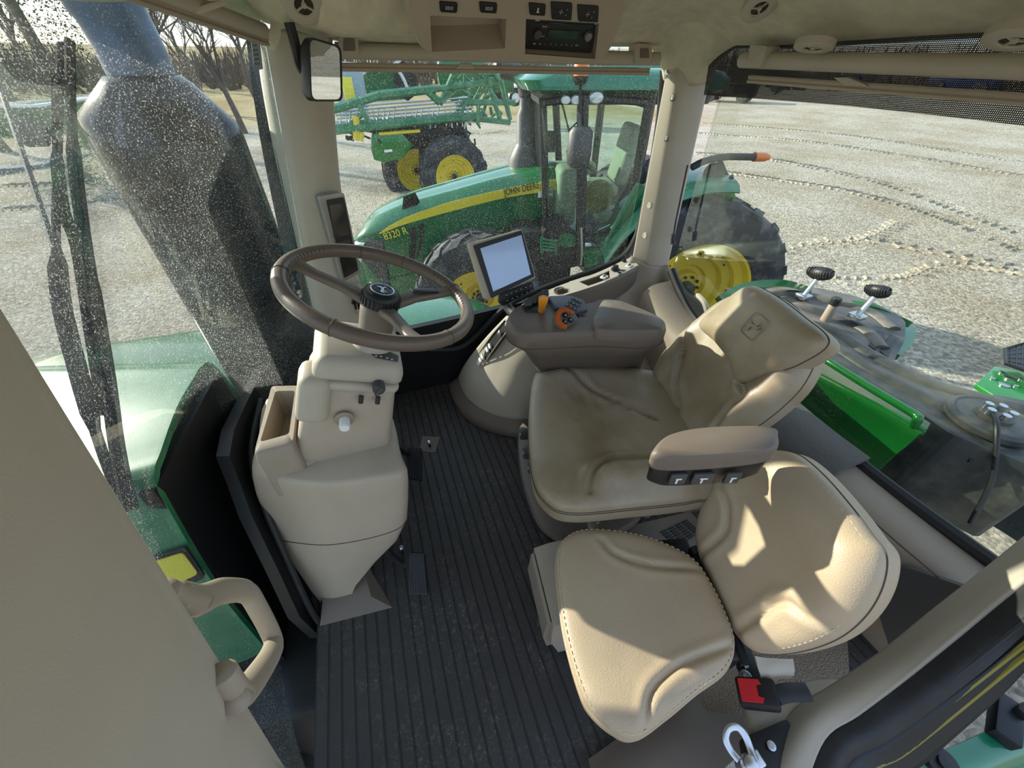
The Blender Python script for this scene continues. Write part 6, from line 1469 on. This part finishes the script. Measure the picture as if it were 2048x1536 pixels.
c = NX(1160, 165, XC-.05); mb = MB(); mb.tube([NX(1161, 292, XC-.06), NX(1161, 160, XC-.06)], .013); bc_ = obj('beacon_pole', mb, M['black'], nt_); mb = MB(); mb.lathe([(.045, -.03), (.06, 0), (.065, .02)], Matrix.Translation(NX(1161, 158, XC-.06)), 20); obj('beacon_base', mb, M['black'], bc_); mb = MB(); mb.lathe([(.062, .02), (.062, .10), (.05, .125), (0, .13)], Matrix.Translation(NX(1161, 158, XC-.06)), 24); obj('beacon_lens', mb, M['lens'], bc_)
mb = MB(); mb.loft([[NX(1160, 285, XC-.15)+Vector((math.cos(a*.5236)*.09*s, math.sin(a*.5236)*.11*s, z)) for a in range(12)] for s, z in ((.7, .12), (1, .08), (1.05, -.1), (.95, -.17), (.6, -.2))]); mb.tube([NX(1160, 265, XC-.12), NX(1158, 225, XC-.05)], .018); obj('side_mirror', mb, M['darkgrey'], nt_, smooth=50)
mb = MB(); mb.tube([NX(1170, 230, XC+.4), NX(1138, 260, XC+.9)], .008); mb.tube([NX(1125, 210, XC+.9), NX(1145, 290, XC+.9)], .01); mb.tube([NX(1240, 140, XC), NX(1236, 170, XC), NX(1233, 180, XC)], .012); obj('wiper_and_antenna', mb, M['black'], nt_)
# interior of the neighbour cab: seat, wheel, console
mb = MB(); sy_ = (mid_t.y+re_t.y)/2
mb.box((XC+.9, sy_-.1, 1.85), (.5, .5, .14), bev=.05); mb.box((XC+.9, sy_-.42, 2.2), (.48, .14, .6), bev=.05, R=Matrix.Rotation(.2, 4, 'X')); mb.box((XC+.45, sy_, 1.95), (.18, .45, .10), bev=.04); mb.box((XC+.42, sy_-.15, 1.68), (.4, .3, .10), bev=.04); mb.box((XC+1.35, sy_+.1, 1.98), (.22, .6, .14), bev=.05); mb.box((XC+.55, fl_b.y-.25, 1.85), (.4, .22, .6), bev=.06)
obj('cab_seats', mb, M['beige2'], nt_, smooth=50)
mb = MB(); sc_ = Vector((XC+.75, fl_b.y-.45, 2.15)); mq = basis(sc_, (1, 0, 0), za=(0, -.5, .85)); mb.tube([mq @ Vector((.2*math.cos(a*.3927), .2*math.sin(a*.3927), 0)) for a in range(16)], .018, closed=True); mb.tube([mq @ Vector((-.2, 0, 0)), mq @ Vector((.2, 0, 0))], .015); mb.box((XC+1.1, sy_+.5, 2.3), (.03, .26, .22), bev=.01); obj('cab_wheel_and_screen', mb, M['darkgrey'], nt_)
mb = MB(); dsk = NX(1195, 392, XC+.25); mb.lathe([(.10, 0), (.16, .02), (.16, .05), (.10, .06)], basis(dsk, (0, 1, 0), za=(-1, 0, .2)), 24); obj('seat_suspension', mb, mat('ochre_metal', srgb(150, 120, 50), .6), nt_)
# door handle pole, steps, fuel tank step
mb = MB(); mb.tube([NX(1162, 455, XC-.08), NX(1164, 505, XC-.10), NX(1162, 530, XC-.08)], .014); obj('grab_pole', mb, M['metal'], nt_)
mb = MB(); mb.loft([roundpoly([NX(*p, XC-.02+d_)for p in [(1092, 432), (1120, 425), (1135, 450), (1160, 470), (1165, 530), (1105, 545), (1090, 500)]], .05) for d_ in (0, .5)]); tks = obj('side_tank', mb, M['black'], nt_)
mb = MB(); mb.lathe([(.10, 0), (.095, .012), (0, .014)], basis(NX(1134, 481, XC-.03), (0, 1, 0), za=(-1, 0, 0)), 28, sy=.8); obj('tank_emblem', mb, M['green'], tks)
mb = MB()
for i in range(4): mb.tube([NX(1083, 478+i*7, XC-.1), NX(1112, 484+i*6, XC-.1)], .014)
mb.tube([NX(1083, 474, XC-.1), NX(1084, 505, XC-.1)], .016); mb.tube([NX(1112, 480, XC-.1), NX(1112, 508, XC-.1)], .016); obj('cab_steps', mb, M['green'], nt_)
mb = MB(); mb.prism([NX(*p, XC-.06) for p in [(1165, 505), (1222, 500), (1230, 520), (1170, 540)]], (.3, 0, 0), bev=.02); mb.tube(cr([NX(1285, 370, XC-.1), NX(1262, 410, XC-.1), NX(1235, 460, XC-.1), NX(1218, 500, XC-.1)], 5), .07, seg=8, flat=.4); obj('front_fender_lip', mb, M['green'], nt_)
# exhaust of the neighbour
EN = Vector((4.2, NX(1050, 310, 4.2).y, 0)); Tn = Matrix.Translation(EN)
mb = MB(); mb.lathe([(.19, 1.7), (.20, 1.75), (.20, 2.13), (.115, 2.27), (.105, 2.29), (.105, 2.56), (.075, 2.62), (.07, 2.75)], Tn, 32); exo = obj('muffler', mb, M['darkgrey'], nt_, smooth=50)
mb = MB(); mb.tube(cr([EN+Vector((0, 0, 2.74)), EN+Vector((0, .02, 2.85)), EN+Vector((.05, .10, 2.93)), EN+Vector((.1, .25, 2.96))], 5), .085, seg=20); obj('exhaust_pipe', mb, M['darkgrey'], exo, smooth=60)
mb = MB(); mb.lathe([(.05, 0), (.05, .02), (0, .03)], basis(NX(1040, 332, 4.16), (0, 1, 0), za=(-1, 0, 0)), 18); obj('exhaust_boss', mb, M['black'], exo)
XF[0] = None
# ================================================================ planter / sprayer machine beyond
sp = thing('folded_sprayer', 'green folded boom machine with yellow wheels standing on the gravel', 'implement', (12.5, -2, 0))
def SX(px, py, x=12.0): return P(px, py, x=x)
def bar(mb, a, b, r, x=12.0, x2=None): mb.tube([SX(*a, x), SX(*b, x2 or x)], r, seg=6)
mb = MB(); mb.prism([SX(*p) for p in [(745, 268), (800, 262), (826, 290), (806, 318), (770, 326), (748, 320), (742, 296)]], (.3, 0, 0), bev=.03); obj('side_plate', mb, M['limegreen'], sp)
mb = MB(); mb.prism([SX(*p, 11.96) for p in [(768, 300), (784, 298), (785, 303), (769, 305)]], (-.02, 0, 0)); obj('sticker', mb, M['white'], sp)
wheel('w', sp, SX(908, 352, 11.6), 1.0, .56, .45, 18)
wheel('w', sp, SX(832, 340, 12.8), 1.0, .58, .45, 18)
mb = MB(); bar(mb, (655, 222), (760, 190), .10); bar(mb, (760, 190), (870, 178), .10); bar(mb, (870, 178), (1000, 162), .07); bar(mb, (650, 262), (800, 246), .11); bar(mb, (800, 246), (965, 232), .10); bar(mb, (850, 178), (880, 205), .09); bar(mb, (745, 255), (715, 205), .08); bar(mb, (700, 250), (725, 228), .06)
bar(mb, (880, 205), (915, 170), .09, 12, 12.3); bar(mb, (905, 150), (880, 205), .06); obj('boom_frame', mb, M['green2'], sp)
mb = MB()
for i in range(8):
    y0 = 200+i*7; bar(mb, (665+i*3, y0+16), (940+i*2, y0-6), .025, 12.1+.05*i)
for i in range(26): x0 = 680+i*11; bar(mb, (x0, 214+random.random()*8), (x0+random.uniform(-8, 8), 250+random.random()*8), .02, 12.2)
obj('boom_pipes', mb, M['metal'], sp)
mb = MB()
for i in range(46):
    x0 = random.uniform(905, 998); y0 = random.uniform(140, 225); bar(mb, (x0, y0), (x0+random.uniform(-22, 22), y0+random.uniform(10, 34)), random.uniform(.025, .06), random.uniform(11.8, 13.4))
for a_, b_ in (((912, 138), (1000, 150)), ((1000, 150), (1020, 240)), ((905, 232), (1020, 245)), ((968, 140), (1000, 240)), ((925, 205), (1030, 205))): bar(mb, a_, b_, .07)
obj('folded_wing', mb, M['green2'], sp)
mb = MB()
for i in range(60):
    x0 = random.uniform(690, 950); y0 = random.uniform(250, 330)
    if y0 > 285 and x0 < 820: continue
    bar(mb, (x0, y0), (x0+random.uniform(-25, 25), y0+random.uniform(-14, 18)), random.uniform(.02, .06), random.uniform(11.9, 13))
obj('row_units', mb, M['darkmetal'], sp)
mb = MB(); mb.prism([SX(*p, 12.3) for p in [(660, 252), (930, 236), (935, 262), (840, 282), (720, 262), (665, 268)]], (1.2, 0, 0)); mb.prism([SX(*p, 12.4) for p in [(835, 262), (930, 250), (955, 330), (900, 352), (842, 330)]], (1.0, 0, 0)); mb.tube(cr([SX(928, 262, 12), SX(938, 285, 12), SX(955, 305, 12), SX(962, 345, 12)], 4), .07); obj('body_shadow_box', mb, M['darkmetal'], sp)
mb = MB(); bar(mb, (712, 232), (712, 280), .09); bar(mb, (724, 265), (722, 282), .07); bar(mb, (758, 268), (840, 262), .04); bar(mb, (756, 250), (770, 250), .05); obj('yellow_brackets', mb, M['yellow'], sp)
mb = MB(); mb.box(SX(930, 325, 11.8), (.2, .25, .3), bev=.03); mb.box(SX(890, 300, 11.9), (.1, .3, .12), bev=.03); obj('red_fittings', mb, M['red'], sp)
# main tank and hopper, cloth curtain
t2 = thing('sprayer_tank', 'long green tank with painted white edge highlight behind the booms', 'tank', SX(750, 190, 15))
a_, b_ = SX(705, 168, 15), SX(808, 166, 15)
q = [(700, 200), (722, 145), (735, 139), (790, 137), (815, 142), (828, 178), (815, 200), (745, 205)]
mb = MB(); qq = roundpoly([SX(*p, 15) for p in q], .2, 5); cq_ = sum(qq, Vector())/len(qq); mb.loft([[cq_+(p-cq_)*.9-Vector((.25, 0, 0)) for p in qq], [cq_+(p-cq_)*1-Vector((.05, 0, 0)) for p in qq], [p+Vector((1.6, 0, 0)) for p in qq]]); obj('tank_shell', mb, M['green'], t2, smooth=60)
mb = MB(); mb.tube(cr([SX(704, 180, 14.7), SX(720, 146, 14.7), SX(735, 140, 14.7), SX(788, 137, 14.7)], 5), .05); mb.tube(cr([SX(795, 137, 14.7), SX(808, 160, 14.7), SX(815, 178, 14.7)], 4), .05); obj('edge_highlight', mb, M['white'], t2)  # white tubes stand in for the highlight along the tank edges
mb = MB(); mb.loft([[SX(808, 162, 15)+Vector((s_, .0, 0))+Vector((0, math.cos(a*.785)*.35, math.sin(a*.785)*.5)) for a in range(8)] for s_ in (-.3, 1.5)]); obj('tank_end', mb, M['black'], t2, smooth=60)
hp2 = thing('grey_hopper', 'pale grey chemical hopper with yellow panel left of the long green tank', 'hopper', SX(700, 190, 13.5))
mb = MB(); mb.lathe([(.42, -.6), (.46, .5), (.40, .6), (0, .62)], Matrix.Translation(SX(699, 180, 13.8)), 28); obj('hopper_body', mb, mat('pale_grey_plastic', srgb(150, 165, 172), .5), hp2, smooth=50)
mb = MB(); mb.box(SX(698, 182, 13.25), (.05, .28, .6), bev=.02); obj('hopper_panel', mb, M['yellowdecal'], hp2)
# tractor far behind the booms: round fan and green upright
t3 = thing('green_machine', 'tangled green implement frame with dark drum behind the folded booms', 'implement', SX(985, 170, 17))
mb = MB(); mb.lathe([(.9, 0), (.9, .3), (.6, .35), (0, .35)], basis(SX(922, 150, 17), (0, 1, 0), za=(-1, 0, 0)), 30); mb.box(SX(985, 160, 17), (.8, 1.5, .8), bev=.1); obj('drum', mb, M['green'], t3)
mb = MB(); mb.box(SX(1000, 165, 17), (.6, .5, 1.2), bev=.1); obj('engine_box', mb, M['black'], t3)
# parked vehicle
cx = P(1055, 192, x=26)
cr_ = thing('utility_car', 'small white roofed car parked beyond the neighbouring tractor', 'car', Vector((26, cx.y, gz(26, cx.y))))
gzc = gz(26, cx.y)
def CP(px, py, x=26): return P(px, py, x=x)
zc = CP(1050, 196).z
mb = MB(); mb.prism([CP(*p) for p in [(1016, 196), (1022, 178), (1066, 172), (1110, 172), (1110, 196)]], (1.8, 0, 0), bev=.1); obj('body', mb, M['black'], cr_)
mb = MB(); mb.prism([CP(*p) for p in [(1012, 178), (1024, 172), (1062, 166), (1115, 166), (1115, 174), (1062, 174)]], (1.9, 0, 0), bev=.06); obj('roof_panel', mb, M['white'], cr_)
for (px, py) in [(1031, 196), (1066, 192)]:
    mb = MB(); mm = basis(CP(px, py, 25.9), (0, 1, 0), za=(-1, 0, 0)); mb.lathe([(.22, 0), (.40, .05), (.42, -.2), (.22, -.2)], mm, 24); w_ = obj('wheel', mb, M['black'], cr_)
    mb = MB(); mb.lathe([(.24, .03), (.2, .0), (.05, .04), (0, .04)], mm, 20); obj('hub_cap', mb, M['metal'], w_)
# ================================================================ field: rail gate, fence posts, trees
gt = thing('timber_gate', 'dark rail gate standing alone in the dry field', 'gate', P(850, 148, x=34))
mb = MB()
for (a, b) in [((836, 134), (840, 152)), ((846, 134), (850, 154)), ((853, 134), (857, 154))]: mb.tube([P(*a, x=34), P(*b, x=34)], .08, seg=6)
for yy in (136, 141, 147): mb.tube([P(834, yy, x=34), P(856, yy+2, x=34)], .05, seg=6)
obj('rails', mb, M['darkmetal'], gt)
def fpost(px, py0, py1, x):
    mb = MB(); mb.tube([P(px, py0, x=x), P(px, py1, x=x)], .06, seg=6)
    o_ = tag(obj('fence_post', mb, M['darkmetal']), 'thin fence post in the dry field beyond the machines', 'post', group='field fence posts')
for (px, y0, y1) in [(1013, 138, 150), (1062, 134, 168), (1125, 132, 150), (985, 136, 150), (1090, 134, 150)]: fpost(px, y0, y1, 38)
bark = mat('grey_brown_bark', srgb(92, 82, 76), .9, bump=.6, bscale=12, bdist=.02)
def tree(px, py, dist, h, seed, lab, lean=0, dens=1.0):
    rnd = random.Random(seed); d = ray(px, py); hd_ = Vector((d.x, d.y, 0)).normalized(); b = Vector((CAM.x, CAM.y, 0))+hd_*dist; b.z = gz(b.x, b.y)-.2
    t = thing('bare_tree', lab, 'tree', b); tr = MB(); brs = MB()
    def grow(p, d_, L, r, lv):
        pts = [p]; rs = [r]; n = 4
        for i in range(n):
            d_ = (d_+Vector((rnd.uniform(-.22, .22), rnd.uniform(-.22, .22), rnd.uniform(-.05, .16)))).normalized()
            pts.append(pts[-1]+d_*L/n); rs.append(r*(1-.55*(i+1)/n))
        (tr if lv == 0 else brs).tube(pts, rs, seg=6 if lv < 2 else 3, cap=False)
        if lv >= 5 or r < .004: return
        k = rnd.choice((4, 4, 5)) if lv < 3 else rnd.choice((3, 3))
        for i in range(int(k*dens+.5)):
            j = rnd.randint(1 if lv else 2, n); a = rnd.uniform(0, 6.28); s = rnd.uniform(.45, .95)
            u_ = d_.orthogonal().normalized(); w_ = d_.cross(u_)
            nd_ = (d_+(u_*math.cos(a)+w_*math.sin(a))*s+Vector((0, 0, .10))).normalized()
            grow(pts[j], nd_, L*rnd.uniform(.55, .78), rs[j]*.68, lv+1)
    grow(b, Vector((lean, 0, 1)).normalized(), h*.34, h*.015, 0)
    obj('trunk', tr, bark, t, smooth=60); obj('branches', brs, bark, t, smooth=0)
tree(60, 230, 40, 17, 1, 'bare tree with a spreading crown at the far left beyond the glass')
tree(128, 210, 48, 17, 2, 'bare tree standing just behind the top of the wiper', .1)
tree(-30, 240, 30, 13, 3, 'smaller bare tree at the picture edge beside the gravel drive', -.05)
tree(322, 180, 46, 16, 4, 'bare tree between the exhaust elbow and the pillar')
tree(452, 160, 30, 12, 5, 'bare tree right against the front pillar glass edge')
tree(385, 170, 64, 15, 6, 'distant bare tree on the hill crest')
tree(500, 150, 46, 14, 8, 'bare tree with pale twigs partly hidden by the front pillar')
def bushy(px, py, dist, h, w, lab, mt, seed=1, n=2600, name='evergreen_tree'):
    rnd = random.Random(seed); d = ray(px, py); hd_ = Vector((d.x, d.y, 0)).normalized(); b = Vector((CAM.x, CAM.y, 0))+hd_*dist; b.z = gz(b.x, b.y)-.1
    t = thing(name, lab, 'tree', b); mb = MB(); mb.tube([b, b+Vector((0, 0, h*.9))], [h*.03, h*.008], seg=7); obj('trunk', mb, bark, t)
    mb = MB()
    for i in range(n):
        zz = rnd.random()**.8; r = w*(1-zz)**.6*rnd.uniform(.5, 1.0)*(1+.25*math.sin(zz*17+i%3)); a = rnd.uniform(0, 6.28)
        p = b+Vector((r*math.cos(a), r*math.sin(a), h*(.08+.92*zz))); s = rnd.uniform(.04, .10)*w*.30
        u_ = Vector((rnd.uniform(-1, 1), rnd.uniform(-1, 1), rnd.uniform(-1, 1))).normalized(); v_ = u_.orthogonal().normalized()
        mb.add([p-u_*s, p+v_*s*.4, p+u_*s, p-v_*s*.4+Vector((0, 0, -s*.3))], [(0, 1, 2), (0, 2, 3)])
    obj('foliage', mb, mt, t, smooth=0)
leaf = mat('dark_evergreen', srgb(52, 74, 42), .8, var=.3, vscale=3)
bushy(165, 250, 31, 11, 3.0, 'tall dark evergreen left of the exhaust beyond the glass', leaf, 3, 15000)
bushy(215, 300, 17, 2.2, 1.3, 'rounded green bush at the edge of the gravel by the exhaust', mat('bush_green', srgb(60, 110, 56), .8, var=.3, vscale=3), 4, 4500, 'garden_bush')
# brush line on the horizon
rnd = random.Random(11); mb = MB()
for i in range(2600):
    a = math.radians(rnd.uniform(-72, 62)); R_ = rnd.uniform(62, 92) ; x, y = R_*math.cos(a), R_*math.sin(a); z = gz(x, y); h = rnd.uniform(1.2, 4.2)
    p = Vector((x, y, z-.2)); 
    for k in range(4):
        q_ = p+Vector((rnd.uniform(-1.0, 1.0), rnd.uniform(-1.0, 1.0), h*rnd.uniform(.5, 1))); s_ = Vector((-y, x, 0)).normalized()*.10
        mb.add([p-s_, p+s_, q_+s_*.3, q_-s_*.3], [(0, 1, 2, 3)])
tag(obj('winter_brush', mb, mat('winter_twigs', srgb(104, 92, 80), .95, var=.3, vscale=.3), smooth=0), 'grey brown leafless brush along the field horizon', 'brush', kind='stuff')
# concrete kerb on far left
mb = MB()
kp_ = [P(-200, 385, z=0), P(0, 345, z=0), P(60, 338, z=0), P(110, 330, z=0)]
for a, b in zip(kp_[:-1], kp_[1:]):
    n_ = Vector((-(b-a).y, (b-a).x, 0)).normalized()*.35; u_ = Vector((0, 0, .14+gz(a.x, a.y)))
    mb.loft([[a-n_-u_, a+n_-u_, a+n_+u_, a-n_+u_], [b-n_-u_, b+n_-u_, b+n_+u_, b-n_+u_]])
struct('kerb', mb, mat('grey_concrete', srgb(126, 130, 136), .9, var=.1))
# green implement far left through windshield
im = thing('green_combine', 'low green machine far beyond the wiper by the trees', 'machine', P(120, 262, x=9))
def FX(px, py, z): return P(px, py, z=z)
mb = MB(); b_ = P(-60, 215, y=9.0); mb.box(P(120, 210, y=9.0)+Vector((.0, 0, 0)), (5.5, 1.2, .35), bev=.08); mb.box(P(90, 235, y=9.2), (3.0, 1.4, .8), bev=.15); obj('body', mb, M['green'], im)
mb = MB(); mb.box(P(120, 200, y=8.9), (5.6, 1.3, .06)); obj('white_top', mb, M['white'], im)
mb = MB(); mb.lathe([(.4, -.2), (.4, .2)], basis(P(60, 262, y=8.8), (1, 0, 0), za=(0, 1, 0)), 24); obj('wheel', mb, M['tyre'], im)
# far vehicles behind the mesh blind
zz = 0
def farbox(px, py, dist, size, m, lab, name, cat):
    d = ray(px, py); hd_ = Vector((d.x, d.y, 0)).normalized(); b = Vector((CAM.x, CAM.y, 0))+hd_*dist; b.z = gz(b.x, b.y)
    t = thing(name, lab, cat, b); mb = MB(); A_ = Matrix.Translation(b) @ Matrix.Rotation(math.atan2(hd_.y, hd_.x)+1.3, 4, 'Z'); mb.box((0, 0, size[2]*.55), (size[0], size[1], size[2]*.6), A_, bev=.15); obj('body', mb, m, t)
    for sx_ in (-.32, .32):
        for sy2 in (-.5, .5): mb = MB(); mb.lathe([(.2, -.14), (size[2]*.27, -.14), (size[2]*.27, .14), (.2, .14)], A_ @ Matrix.Translation((size[0]*sx_, size[1]*sy2, size[2]*.27)) @ Matrix.Rotation(math.pi/2, 4, 'X'), 20); obj('wheel', mb, M['tyre'], t)
    return t
farbox(1470, 150, 48, (4.2, 1.8, 1.6), M['darkmetal'], 'dark implement with wheels at the left end of the mesh panel', 'farm_implement', 'implement')
farbox(1760, 120, 74, (4.5, 1.9, 1.9), mat('blue_paint', srgb(48, 62, 108), .4), 'blue vehicle far off behind the dark mesh', 'blue_truck', 'truck')
farbox(1960, 110, 62, (4.8, 2.0, 2.0), mat('navy_paint', srgb(40, 52, 90), .4), 'dark blue vehicle behind the mesh at the right end', 'blue_truck', 'truck')
farbox(1640, 110, 80, (5, 2.0, 2.2), mat('tan_paint', srgb(150, 132, 104), .6), 'tan trailer far off between the blue and dark vehicles', 'farm_trailer', 'trailer')
po = thing('drill_auger', 'slim green pole leaning off a small wheel behind the dark mesh', 'auger', P(1522, 203, z=0))
pb_ = P(1522, 203, z=0); pn_ = (pb_, Vector((CAM.x-pb_.x, CAM.y-pb_.y, 0)).normalized()); mb = MB(); mb.tube([pb_, P(1600, 160, pl=pn_)], .09, seg=8); obj('pole', mb, M['green'], po)
mb = MB(); mb.lathe([(.2, -.15), (.5, -.15), (.5, .15), (.2, .15)], basis(P(1552, 172, pl=pn_), (1, 0, 0), za=(0, 1, 0)), 24); obj('wheel', mb, M['tyre'], po)
# ================================================================ camera and light
cam = bpy.data.cameras.new('camera'); co = bpy.data.objects.new('camera', cam); COL.objects.link(co)
cam.sensor_width = 36; cam.lens = FPX*36/2048; cam.clip_start = .01; cam.clip_end = 500
co.matrix_world = Matrix((RT, UP, -FW)).transposed().to_4x4(); co.location = CAM
SC.camera = co
AZ, EL = math.radians(44), math.radians(21)
sd = Vector((math.cos(AZ)*math.cos(EL), math.sin(AZ)*math.cos(EL), math.sin(EL)))
sl = bpy.data.lights.new('sun', 'SUN'); sl.energy = 9.0; sl.angle = math.radians(.6); sl.color = (1.0, .93, .82)
so = bpy.data.objects.new('sun', sl); COL.objects.link(so); so.rotation_euler = sd.to_track_quat('Z', 'Y').to_euler()
wd = bpy.data.worlds.new('world'); SC.world = wd; wd.use_nodes = True; nt = wd.node_tree
bg = nt.nodes['Background']; sky = nt.nodes.new('ShaderNodeTexSky'); sky.sky_type = 'NISHITA'; sky.sun_disc = False
sky.sun_elevation = EL; sky.sun_rotation = math.pi/2-AZ; sky.air_density = 1.0; sky.dust_density = 1.2; sky.ozone_density = 1.0
mxw = nt.nodes.new('ShaderNodeMixRGB'); mxw.inputs[0].default_value = .55; nt.links.new(sky.outputs[0], mxw.inputs[1]); mxw.inputs[2].default_value = (5.4, 6.8, 9.0, 1)
nt.links.new(mxw.outputs[0], bg.inputs[0]); bg.inputs[1].default_value = .22
SC.view_settings.view_transform = 'Standard'; SC.view_settings.look = 'None'; SC.view_settings.gamma = 1; SC.view_settings.use_curve_mapping = False
SC.view_settings.exposure = 0.0
SC.cycles.max_bounces = 10; SC.cycles.diffuse_bounces = 5; SC.cycles.transparent_max_bounces = 32
